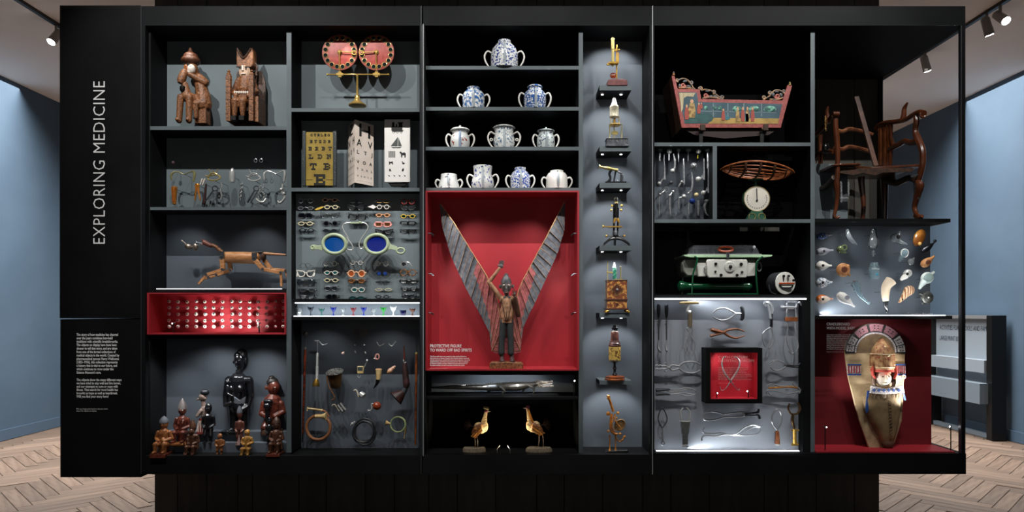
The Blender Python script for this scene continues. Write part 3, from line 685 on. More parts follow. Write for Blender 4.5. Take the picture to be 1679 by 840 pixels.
for ci,x_ in enumerate(xs):
    for ri,y_ in enumerate(ys):
        x=230+x_/3.82+R.uniform(-.7,.7); y=340+(y_*220/840)-0 if False else 340+y_/3.82+R.uniform(-.5,.5)
        lab='glass eye, %s from left, %s of the red niche'%(ordn[ci],rown[ri])
        k=(ci*3+ri*5+R.randint(0,1))%4
        if len(protos)<4: protos.append((mkeye(lab,x,y,irises[len(protos)]),x,y))
        else:
            p,px,py=protos[k]; d=p.dup(lab,x-px,y-py,rz=R.uniform(-.3,.3)); 
            if ci==12: d.o.scale=(.72,1,.72)
# ---- tier steps and figurines
FS=Frame(.10)
cbox('step',240,466,716,748,.155,YP,mPanelD); cbox('step',240,466,732,748,.10,.155,mPanelD)
mEb=mat('ebony','15161a',.22,coat=.7); mRdB=mat('red_brown_wood','6d3324',.35,c2='4a2118',scale=60,coat=.2,bump=.3); mYel=mat('yellow_wood','b98b45',.35,c2='8d6230',scale=80)
mTan=mat('tan_wood','a2683a',.4,c2='7b4826',scale=60,bump=.3); mGr=mat('grey_cap','5a5e66',.5); mPk=mat('pale_mauve_wood','9b857c',.5,c2='7a675f',scale=60); mBrn=mat('brown_wood','5d3a28',.38,c2='40261a',scale=60,bump=.3)
def Z(x,y,f=3.652): return (230+x/f,550+y/f)
def face(t,x,y,w,d,m,parent=None,brow=True):
    b=t.mb(); b.ell(P(x,y+w*.1,d-w*.12),w*.16,w*.35,w*.25,8,6); b.build('nose',m)
    b=t.mb(); b.ell(P(x,y+w*.62,d+w*.12),w*.36,w*.12,w*.16,8,6); b.build('mouth',m)
    for s_ in (-1,1): b=t.mb(); b.ell(P(x+s_*w*.4,y-w*.05,d+w*.08),w*.2,w*.09,w*.12,8,6); b.build('eye',mEye if m in (mRdB,) else mBlk)
def figurine(lab,x,yb,h,m,seated=True,hat=None,hatm=None,base=None,basem=None,fr=FS,d=0,wf=1,extra=[],fc=True,vox=.5):
    """small carved figure: yb = foot line, h = height"""
    t=T('figurine',lab,'figurine',fr,x,yb,d); u=h/10*wf; v=h/10; top=yb-h
    hy=top+v*(2.2 if hat else 1.35); 
    pr=[E_(x,hy,u*1.05,v*1.3,u*1.05,d),C_(x,hy+v*1,x,hy+v*1.8,u*.5,u*.6,d)]
    if seated:
        pr+=[C_(x,hy+v*2.5,x,yb-v*2.2,u*1.35,u*1.25,d),C_(x-u*1.5,hy+v*2.3,x-u*2,hy+v*4,u*.5,u*.45,d),C_(x-u*2,hy+v*4,x-u*.8,hy+v*4.5,u*.45,u*.4,d,d-u*1.6),
             C_(x+u*1.5,hy+v*2.3,x+u*2,hy+v*4,u*.5,u*.45,d),C_(x+u*2,hy+v*4,x+u*.8,hy+v*4.5,u*.45,u*.4,d,d-u*1.6),
             C_(x-u*.8,yb-v*2.2,x-u*1.1,yb-v*2.4,u*.85,u*.7,d,d-u*2.2),C_(x-u*1.1,yb-v*2.4,x-u*1.1,yb-v*.5,u*.65,u*.45,d-u*2.2),C_(x+u*.8,yb-v*2.2,x+u*1.1,yb-v*2.4,u*.85,u*.7,d,d-u*2.2),C_(x+u*1.1,yb-v*2.4,x+u*1.1,yb-v*.5,u*.65,u*.45,d-u*2.2),
             C_(x-u*1.1,yb-v*.35,x-u*1.2,yb-v*.35,u*.42,u*.35,d-u*2.2,d-u*3.2),C_(x+u*1.1,yb-v*.35,x+u*1.2,yb-v*.35,u*.42,u*.35,d-u*2.2,d-u*3.2),('b',x-u*1,x+u*1,yb-v*2,yb,d-u*.8,d+u*1)]
    else:
        pr+=[C_(x,hy+v*2.2,x,yb-v*4,u*1.2,u*1.1,d),C_(x-u*1.5,hy+v*2.1,x-u*1.8,hy+v*4,u*.45,u*.4,d),C_(x-u*1.8,hy+v*4,x-u*.9,hy+v*4.6,u*.4,u*.35,d,d-u*1.2),C_(x+u*1.5,hy+v*2.1,x+u*1.8,hy+v*4,u*.45,u*.4,d),C_(x+u*1.8,hy+v*4,x+u*.9,hy+v*4.6,u*.4,u*.35,d,d-u*1.2),
             C_(x-u*.7,yb-v*3.8,x-u*.9,yb-v*2,u*.8,u*.6,d,d-u*.5),C_(x-u*.9,yb-v*2,x-u*.8,yb-v*.4,u*.6,u*.4,d-u*.5,d),C_(x+u*.7,yb-v*3.8,x+u*.9,yb-v*2,u*.8,u*.6,d,d-u*.5),C_(x+u*.9,yb-v*2,x+u*.8,yb-v*.4,u*.6,u*.4,d-u*.5,d),
             C_(x-u*.8,yb-v*.3,x-u*.9,yb-v*.3,u*.4,u*.35,d,d-u*1.2),C_(x+u*.8,yb-v*.3,x+u*.9,yb-v*.3,u*.4,u*.35,d,d-u*1.2)]
    sculpt(t,'body',m,pr+extra,vox,1)
    if fc: face(t,x,hy,u*1.05,d-u*.95,m)
    if hat=='cone': b=t.mb(); b.lathe([(u*1.15,0),(u*1.0,v*.9),(u*.55,v*1.8),(u*.1,v*2.6)],P(x,hy-v*.3,d),(0,0,1),12); b.build('cap',hatm)
    if hat=='dome': b=t.mb(); b.lathe([(u*1.15,0),(u*1.05,v*.8),(u*.6,v*1.5),(u*.1,v*1.9)],P(x,hy-v*.4,d),(0,0,1),12); b.build('cap',hatm)
    if base: b=t.mb(); b.box(x-u*base[0],x+u*base[1],yb-.2,yb+base[2],d-u*3.4,d+u*1.6); b.build('base',basem,bevel=.5)
    return t
def dd(yw): return (yw-.10)/FS.k     # frame depth of a world depth
FF=Frame(.06); FM=Frame(.125); FK=Frame(.185)
figurine('kneeling orange-brown figurine with a grey cap on a red block, leftmost','269' and 269,741,58,mTan,hat='dome',hatm=mGr,base=(2,2.0,6),basem=mRdB,fr=FF,wf=1.1,extra=[E_(272,722,4,6,4,-8)])
t=figurine('red-brown seated figurine with tall pointed grey-tipped cap on round base',299,724,66,mRdB,hat='cone',hatm=mat('grey_tip','77706e',.4),base=(1.6,1.6,3),basem=mTan,fr=FM,wf=.95,extra=[C_(296,690,296,694,2,1,-6,-9),C_(303,690,303,694,2,1,-6,-9)])
b=t.mb(); b.lathe([(13,0),(14,2),(13,5),(11.5,6)],P(299,729.5,-4),(0,0,1),18); b.build('round_base',mTan)
# long necked woman in profile
t=T('figurine','pale long-necked woman in profile with black cap and red striped skirt','figurine',FM,331,711,4)
sculpt(t,'body',mPk,[E_(331,652,6.5,7.5,5.5,4),C_(324,655,321.5,657,1.6,.9,3),C_(331,658,333,670,3.4,3.8,4),C_(333,671,334,688,5.5,6,4),C_(330,674,325,682,3.6,2.4,0,-4),C_(338,672,338,690,2.6,2,4),C_(338,690,333,697,2,1.8,4,-3)],.5,1)
b=t.mb(); b.ell(P(334,644.5,4),7.4,5.5,6); b.build('cap',mat('black_cap','22252b',.4)); b=t.mb(); b.ell(P(337,654,-1.4),1.8,2.6,.8); b.build('ear',mPk); b=t.mb(); b.ell(P(326,651,-.6),1.3,.8,.8); b.build('eye',mBlk)
b=t.mb(); b.lathe([(10,0),(10,3),(8.6,6),(7.5,16),(5.6,25)],P(331,711.5,4),(0,0,1),16); b.build('skirt',mat('skirt_red','7c2f2a',.5))
for k in range(7):
    a=math.pi*(1.1+.8*k/6); b=t.mb(); b.tube([P(331+math.cos(a)*9.4,708,4+math.sin(a)*9.4),P(331+math.cos(a)*6.6,690,4+math.sin(a)*6.6)],.7,5); b.build('skirt_stripe',mFace)
figurine('glossy black hunched standing figurine behind the brown cluster',343.5,727,67,mEb,seated=False,fr=FM,d=-4,wf=.82)
t=figurine('brown many-figured carving of climbing people with pointed top at the front',316,745,54,mBrn,hat='cone',hatm=mBrn,fr=FF,wf=.9,fc=False,extra=[E_(309,722,3.4,4,3,-3),C_(310,724,307,738,2.6,2,-3),E_(323,716,3.2,4,3,-2),C_(323,720,325,735,2.4,2,-2),C_(309,738,306,744,2.4,2,-5,-9),C_(320,738,318,744,2.4,2,-6,-10),E_(316,708,4,5,4,-4)])
t=figurine('small round-headed brown figurine standing alone at the front centre',360.5,745,34,mTan,seated=False,fr=FF,wf=1.15,base=(1.4,1.4,.6),basem=mBlk)
t=figurine('small yellow wooden seated figurine with crossed arms at the front',405.5,745,41,mYel,fr=FF,wf=1.1)
# big black woman
t=T('figurine','tall glossy black wooden woman with topknot, largest of the figurines','figurine',FK,392,711,0)
x=392
sculpt(t,'body',mEb,[E_(393,591,9.3,14.5,9.5),E_(392,584,8.5,8,8),C_(393,603,392,618,4.6,5.5),C_(376,624,408,624,7.5,7.5),C_(391,625,391,665,15,11),C_(391,660,391,668,12.5,13),E_(384,637,5.5,6,5,-11),E_(398,637,5.5,6,5,-11),
  C_(374,625,370,650,6,5),C_(370,650,372,664,4.6,4,0,-5),C_(372,664,385,659,3.6,3,-6,-16),C_(410,625,412,650,6,5),C_(412,650,408,666,4.6,4,0,-3),C_(408,666,400,672,3.4,3,-4,-12),
  C_(384,668,383,704,8.5,6.5),C_(399,668,400,704,8.5,6.5),C_(383,705,378,707,4.5,3.4,-2,-12),C_(400,705,399,707,4.5,3.4,-2,-12),E_(375,628,4.4,6,3.5,-7)],.8,2)
sculpt(t,'hair',mat('black_hair','0d0e12',.35,bump=.5,scale=200),[E_(395,583,9.6,11,9,3),E_(395.5,574.5,3.6,2.8,3.6),E_(402,592,3.5,9,6,4)],.6,1)
for s_,yy in ((-1,592),(1,592)): b=t.mb(); b.ell(P(392+s_*3.8,591,-9.0),2.1,1.1,1,8,6); b.build('eye',mEb); b=t.mb(); b.ell(P(393+s_*9.6,594,-1),1.3,3,2); b.build('ear',mEb)
b=t.mb(); b.ell(P(391.6,595,-10),1.7,3.4,2); b.build('nose',mEb); b=t.mb(); b.ell(P(391.8,600.3,-8.9),3.1,1.1,1.2); b.build('mouth',mEb)
for y in (608,610.5,613): b=t.mb(); b.ring(P(392.5,y,0),5.4,1,1,16,5); b.tube([P(392.5+5.4*math.cos(a*.4),y,5.4*math.sin(a*.4)) for a in range(16)],.9,5); b.build('neck_ring',mEb)
sculpt(t,'carried_child',mEb,[E_(377,627,3.4,4,3,-10),C_(377,633,380,645,3.4,3,-10,-12),C_(380,645,388,648,2,1.4,-14,-15)],.6,1)
b=t.mb(); b.box(365,402,706,711.5,-14,10); b.build('base',mEb,bevel=.6)
# butterfly headdress
t=figurine('slim reddish standing figurine with grey butterfly-shaped headdress',395.5,727,62,mat('rose_wood','6a3f33',.4,c2='54302a',scale=60),seated=False,fr=FM,d=-6,wf=.62,hat='dome',hatm=mGr)
b=t.mb(); b.prism([(386.5,650),(395.5,656),(405.5,649.5),(404,661),(395.5,662),(388,661)],-8,-4); b.build('headdress',mGr,bevel=.5)
b=t.mb(); b.lathe([(5.5,0),(5.4,2),(3,6),(2.4,16)],P(394.5,728.5,-6),(0,0,1),14); b.build('pedestal',mat('rose_grey','8a6f6b',.5))
# large red brown bust
t=T('figurine','large dark red figurine with crested black hair holding a small black head','figurine',FK,447,711,0)
sculpt(t,'body',mRdB,[E_(449,636,10,13,10),C_(447,646,447,655,5.5,7),C_(447,660,447,690,15,14),C_(434,662,430,678,5.5,5,-2),C_(430,678,444,683,4.6,3.6,-4,-14),C_(461,662,465,676,5.5,5,-2),C_(465,676,456,681,4.6,3.6,-4,-14),C_(441,690,437,700,7,6,0,-10),C_(454,690,458,700,7,6,0,-10),E_(437,636,2,3.6,2.5,-2)],.8,2)
sculpt(t,'hair',mat('crest_hair','2b2523',.45,bump=.8,scale=160),[E_(446,627,9.5,7.5,9.5,2),E_(445,621,5,5,7,2),C_(443,618,448,620,1.6,2,0)],.6,1)
face(t,451,635,7.5,-9,mRdB)
sculpt(t,'held_head',mEb,[E_(444.5,664,6.2,5.6,5,-17),E_(445,657,8,4.4,5,-15),C_(444,668,444,690,4.4,3,-15)],.6,1)
b=t.mb(); b.lathe([(18,0),(18.6,2),(17,7),(15,9)],P(447,711.5,-2),(0,0,1),20); b.build('base',mCarvD)
t=figurine('slender black figurine standing in front of the large dark red one',445,727,44,mEb,seated=False,fr=FM,d=-8,wf=.8)
t=figurine('brown kneeling figurine with long crested head at the far right front',453.5,741,57,mBrn,hat='dome',hatm=mCarvD,fr=FF,wf=.95,base=(2,2,5),basem=mRdB,extra=[C_(461,716,463,735,2.4,2,-4),C_(460,735,455,738,2,2,-5)])
# ================= column 2 =================
mDiscR=mat('disc_red','b5473a',.45,c2='9c3328',scale=35,thr=(.4,.6),bump=.2); mBrass2=mat('brass_bright','d9b566',.22,1)
t=T('optical_disc_stand','brass stand carrying two red lens discs ringed with round apertures','optical device',F10,586,174)
for ci,(cx,cy) in enumerate(((557.5,86.5),(617.5,86.5))):
    b=t.mb(); b.lathe([(28,-1),(29,-.6),(29,.6),(28,1)],P(cx,cy,0),(0,1,0),48); dsk=b.build('lens_disc',mDiscR)
    b=t.mb(); b.ring(P(cx,cy,-1),28.6,28.6,.7,44,6); b.build('rim',mat('disc_rim','8c3127',.4),parent=dsk)
    for k in range(16):
        a=2*math.pi*(k+.5)/16; x=cx+23.8*math.cos(a); y=cy+23.8*math.sin(a)
        b=t.mb(); b.mt(0).ring(P(x,y,-1.5),3.5,3.5,.55,14,5); b.mt(1).lathe([(3.2,0),(3.2,.5)],P(x,y,-1.9),(0,1,0),14); b.build('aperture',[mBrassP,mat('lens_dark','151d20',.1)],parent=dsk)
    b=t.mb(); b.lathe([(3.8,0),(4.2,1),(2.4,2),(1.6,3.5)],P(cx,cy,-1),(0,-1,0),14); b.tube([P(cx,cy,-4),P(cx+(24 if ci==0 else -24),cy+1.5,-4)],.9,7); b.ring(P(cx+(24 if ci==0 else -24),cy+1.5,-4),3.8,3.2,.8,14,6); b.tube([P(cx,cy+2,-4),P(cx,119,-1)],.9,7); b.build('pointer_arm',mBrass2,parent=dsk)
    b=t.mb(); b.box(cx-5.5,cx+5.5,120.4,124,-2,2); b.box(cx-2.5,cx+2.5,118,126.5,-1.6,1.6); b.build('slider',mBrass2)
b=t.mb(); b.tube([P(538,122.3,0),P(636,122.3,0)],1.3,8); b.ell(P(537,122.3,0),2,1.8,1.8); b.ell(P(637,122.3,0),2,1.8,1.8); b.build('crossbar',mBrass2)
b=t.mb(); b.lathe([(14,0),(14.5,1.4),(12,4),(7,7),(4.5,11),(3.6,16),(4.2,17),(2,18.5),(1.5,48),(2.2,49),(2.2,52)],P(586,174,0),(0,0,1),24); b.build('pedestal',mBrass2)
# ---- slab letters on a 5x5 grid for the gold chart
G5={'E':'#####|.#..#|.###.|.#..#|#####','T':'#####|#.#.#|..#..|..#..|.###.','B':'####.|.#..#|.###.|.#..#|####.','L':'###..|.#...|.#...|.#..#|#####','D':'####.|.#..#|.#..#|.#..#|####.','N':'##.##|.##.#|.#.##|.#..#|###.#','R':'####.|.#..#|.###.|.#.#.|###.#','Z':'#####|#..#.|..#..|.#..#|#####','O':'.###.|#...#|#...#|#...#|.###.','G':'.####|#....|#..##|#...#|.####'}
t=T('eye_chart','gold eye chart in black frame with slab letters growing down to a big E','eye chart',F12,524,305)
mGoldC=mat('gold_paper','a98f3c',.5,.1,c2='957b2e',scale=12); mInk=mat('ink','111110',.6)
b=t.mb(); b.box(502,546.5,217,304.5,-1,1); b.build('board',mGoldC)
for x in (496.5,546.5): b=t.mb(); b.box(x,x+5.5,215.5,305.5,-3,3); b.build('frame_side',mat('frame_grey','4c5254',.4,.5,c2='8a9091',scale=120,thr=(.6,.7)),bevel=.6)
def slab(ch,x,y,w,h,d=-1.6):
    g=G5[ch].split('|'); b=t.mb()
    for r_,row in enumerate(g):
        c=0
        while c<5:
            if row[c]=='#':
                e=c
                while e+1<5 and row[e+1]=='#': e+=1
                b.box(x+c*w/5,x+(e+1)*w/5,y+r_*h/5,y+(r_+1)*h/5+.01,d,-.9); c=e
            c+=1
    b.build('letter',mInk,flat=True)
for word,y,w,h,x0,x1 in (('OTELZG',219.8,3.4,3.8,509.5,541),('ETZDB',230,4.2,4.6,508.5,542),('ERBT',241,5.4,5.8,506,544),('LDN',253.5,7.2,7,506.5,543),('TB',268,11,10.5,508.5,541.5),('E',286,18.5,18,515,533.5)):
    n=len(word)
    for i,c in enumerate(word): slab(c,x0+(x1-w-x0)*(i/(n-1) if n>1 else 0),y,w,h)
b=t.mb(); b.box(502.5,513,294.8,295.3,-1.4,-1); b.box(535,546,294.8,295.3,-1.4,-1); b.build('rule_line',mInk)
# folded chart
t=T('eye_chart','white folded eye chart standing like an open book with letters on two faces','eye chart',F12,588,304)
mCard=mat('cream_card','efe2d6',.6,c2='e6d6c8',scale=8)
def quadfn(a,b_,c,d_,off=-.35): # corners TL,TR,BR,BL (x,y,d)
    a,b_,c,d_=[P(*q) for q in (a,b_,c,d_)]
    n=(b_-a).cross(d_-a).normalized()
    if n[1]>0: n=-n
    return lambda u,v: (a*(1-u)+b_*u)*(1-v)+(d_*(1-u)+c*u)*v+n*(-off)
Lq=((567,203.5,16),(583,197.5,-6),(583,300.5,-6),(567,303,16)); Rq=((583,197.5,-6),(610,202,12),(610,303,12),(583,300.5,-6))
for q4,nm in ((Lq,'left_leaf'),(Rq,'right_leaf')):
    b=t.mb(); p4=[P(*q) for q in q4]; o=Vector((0,1.6,0)); n=len(b.v); b.v+=p4+[p+o for p in p4]
    for f in ((0,1,2,3),(7,6,5,4),(0,4,5,1),(1,5,6,2),(2,6,7,3),(3,7,4,0)): b._f(tuple(n+i for i in f))
    b.build(nm,mCard)
def lines(q4,rows):
    fn=quadfn(*q4)
    for word,v0,v1,u0,u1 in rows:
        b=t.mb(); txt(b,word,lambda u,v:fn(u0+(u1-u0)*u,v0+(v1-v0)*v),.01,spacing=1.6 if len(word)>1 else 1); b.build('letter_row',mInk,flat=True)
lines(Lq,(('Z',.03,.205,.3,.72),('N H',.26,.375,.08,.95),('A O V',.44,.52,.05,.97),('T N Z L',.585,.64,.05,.97),('Z U D H N',.71,.745,.06,.95),('Z N E U H L',.83,.855,.06,.95),('O V A N T L Z',.92,.933,.1,.9)))
lines(Rq,(('H',.04,.245,.24,.82),('A V',.295,.405,.1,.93),('L T J',.47,.55,.12,.93),('V O A',.63,.685,.1,.92),('T X A L',.755,.79,.1,.92),('O A N U Z',.87,.893,.12,.9),('H O N A T U Z',.955,.965,.14,.88)))
# picture chart
t=T('eye_chart','tall white picture eye chart with sailing boat, train and animals','eye chart',F12,651,304)
mWC=mat('white_card','f4f1ec',.5)
b=t.mb(); b.box(630.5,672.5,196,299,-1,1); b.build('board',mWC,bevel=.4); b=t.mb(); b.prism([(636,299.5),(668,299.5),(662,305),(640,305)],1.2,8); b.build('easel_foot',mBlk)
def pic(name,prs,rings=()):
    b=t.mb()
    for p in prs: b.prism(p,-1.5,-.95)
    for (x,y,r) in rings: b.ring(P(x,y,-1.3),r,r,.28,12,4)
    b.build(name,mInk)
rc=lambda x0,x1,y0,y1:[(x0,y0),(x1,y0),(x1,y1),(x0,y1)]
pic('train_picture',[rc(642,660,208,214),rc(643,647,201,208),rc(654,660,202,208),rc(652.5,661,201,202.6),rc(649.5,651.5,204,208),[(642,214),(662,214),(660,216),(644,216)]],[(645.5,216.5,2),(651.5,216.5,2),(657.5,216.5,2)])
mInkG=mat('grey_ink','4d5250',.6)
b=t.mb()
for p in ([(652.5,225),(652,240),(641,240)],[(653.5,226),(659,240),(653,240)],[(642,241.5),(658,241.5),(656,243),(644,243)]): b.prism(p,-1.5,-.95)
b.build('sailboat_picture',mInkG)
for k in range(5): b=t.mb(); x=637.6+k*2.3; b.prism(rc(x,x+1.1,250,258.5),-1.5,-.95); b.disc(P(x+.55,249,-1.3),.8,.8,.5,8); b.build('child_picture',mInk)
pic('dog_picture',[[(655.5,249.5),(658,249),(659,251),(664,250.5),(665.5,252),(665,258.5),(663.6,258.5),(663.3,254.6),(660,254.6),(659.5,258.5),(658,258.5),(657.6,252.5),(656,252)]])
pic('cat_picture',[[(638,265),(640,266),(643,265.5),(644,264.4),(644.4,270),(643.2,270),(642.8,267.8),(640,267.8),(639.4,270),(638.2,270)]])
pic('duck_picture',[[(659,264.5),(660.4,265),(661,267),(664,267.5),(662.5,269.6),(660,269.2),(659.6,266.4)]])
pic('bird_picture',[[(638,278),(640,277),(642,281),(640,280.4),(638.4,281)]]); pic('squirrel_picture',[[(659,279),(661,276.4),(662.6,277),(661.6,281),(659.4,281)]])
for k in range(4): pic('tiny_picture',[[(636.5+k*8.6,287),(638+k*8.6,288.2),(639.2+k*8.6,288),(639+k*8.6,289.6),(637.4+k*8.6,288.9)]])
# ---- big trade-sign goggles
FG=Frame(.035)
mMint=mat('mint_enamel','b9c8a6',.4,c2='a3b290',scale=12,bump=.2,bscale=30); mBlueL=glassy('blue_lens_light','1f6fd0',.75,.05); mBlueD=glassy('blue_lens_dark','1230b0',.8,.05)
t=T('giant_spectacles','giant pale green pince-nez shop sign with blue lenses','shop sign',FG,586,436)
for cx,m_,rot in ((548.5,mBlueL,.08),(617.5,mBlueD,-.08)):
    b=t.mb(); b.ring(P(cx,400.5,0),18.8,15.4,3.0,36,10,rot=rot*-1); b.build('rim',mMint); b=t.mb(); b.disc(P(cx,400.5,0),17,13.6,.8,32,rot=-rot); b.build('lens',m_)
b=t.mb(); b.prism([(528,402.5),(520,403),(518,402),(512,401.5),(508.5,405),(509.5,409.5),(514,411),(518,409),(522,409.5),(529,411.5)],-1.2,1.2); b.ring(P(513,406.2,-1.3),2.6,2.6,.9,14,6); b.build('left_tab',mMint,bevel=.4)
b=t.mb(); b.prism([(636,393),(641,401),(650,404),(652,406),(650,411),(641,409),(634,410.5)],-1.2,1.2); b.ring(P(657,411.5,0),6.4,4.6,1.7,20,8); b.build('right_loop',mMint,bevel=.4)
b=t.mb(); b.spl([P(568,389,1),P(577,402,1),P(578,409,1),P(571,409.5,1),P(568,404,1),P(571,392,1),P(564,379,0),P(561.5,371,0),P(568,366,0),P(586,365,0),P(598,366,0),P(603.5,372,0),P(600,381,0),P(592,392,1),P(588.5,401,1),P(591,408,1),P(596,405,1),P(598,394,1)],.95,seg=6,n=8); b.build('bridge_spring',mPol)
b=t.mb(); b.box(575,594,364.4,366.8,-1.5,1.5); b.ell(P(590.5,364.8,-1),2,2,1.4); b.build('bridge_bar',mMint)
for x in (548.5,617.5): b=t.mb(); b.tube([P(x,384,2),P(x,384,(.12-.035)/FG.k)],.7,6); b.build('mount_rod',mSteelD)
# ---- spectacles
FSp=Frame(.085); PYS=.12
mTort=mat('tortoise','5a3620',.3,c2='a06a3a',scale=90); lensC=glassy('lens_clear','e8f0f2',.05,.02); lensS=glassy('lens_smoke','39424c',.6,.04); lensDk=glassy('lens_black','10141c',.92,.04); lensG=glassy('lens_green','0c3a2a',.9,.04)
lensB=glassy('lens_blue','1c4fae',.85,.04); lensO=glassy('lens_orange','d9621c',.92,.05); lensT=glassy('lens_teal','1a6e72',.85,.04); lensA=glassy('lens_amber','8d5a2c',.6,.04)
mFrBlk=mat('frame_black','16181a',.3); mFrGold=mat('frame_gold','c9a25a',.3,.8); mFrPink=mat('frame_pink','e89a92',.4); mFrWht=mat('frame_white','ebe7dc',.4); mFrRed=mat('frame_red','a53b3b',.4); mFrYel=mat('frame_yellow','dcb94e',.4); mFrCream=mat('frame_cream','ece0b8',.4); mFrPeach=mat('frame_peach','eab28a',.4)
def specs(lab,x,y,w,rx,ry,fm,lm,fr=.55,style='round',temples=1,tilt=0):
    """spectacles centred at x,y, width w, lens radii rx,ry"""
    t=T('spectacles',lab,'spectacles',FSp,x,y+ry,group='spectacles pinned to the grey back wall')
    ex=w/2-rx-1.5; b=t.mb()
    for s_ in (-1,1):
        c=P(x+s_*ex,y,0)
        if style=='rect': b.tube([c+Vector((a*rx,0,q*ry)) for a,q in ((-1,.7),(-.8,1),(.8,1),(1,.7),(1,-.6),(.7,-1),(-.7,-1),(-1,-.6))],fr,6,closed=True)
        elif style=='cat': b.tube([c+Vector((s_*a*rx,0,q*ry)) for a,q in ((-1,.2),(-.6,.9),(.4,1),(1.35,1.3),(1,0),(.6,-.9),(0,-1),(-.7,-.7))],fr,6,closed=True)
        else: b.ring(c,rx,ry,fr,18,6)
        b.tube([c+Vector((s_*rx,0,ry*.2)),P(x+s_*w/2,y-ry*.25,.6)],fr,6)
    b.spl([P(x-ex+rx,y-ry*.1,0),P(x,y-ry*.55,-.6),P(x+ex-rx,y-ry*.1,0)],fr,seg=3,n=6); b.build('frame',fm)
    if lm:
        for s_ in (-1,1):
            b=t.mb(); b.disc(P(x+s_*ex,y,0),rx*.97,ry*.97,.3,18); b.build('lens',lm)
    if temples:
        for s_ in (-1,1): b=t.mb(); b.tube([P(x+s_*w/2,y-ry*.25,.3),P(x+s_*(w/2+.8),y+ry*.15,5.5)] if temples==1 else [P(x+s_*w/2,y-ry*.25,.3),P(x+s_*(w/2-1),y+ry*.9,-2.5)],fr*.8,5); b.build('temple',fm)
    b=t.mb(); b.tube([P(x,y-ry*.4,0),P(x,y-ry*.4+5,(PYS-.085)/FSp.k)],.3,5); b.build('mount_pin',mBlackMetal); return t
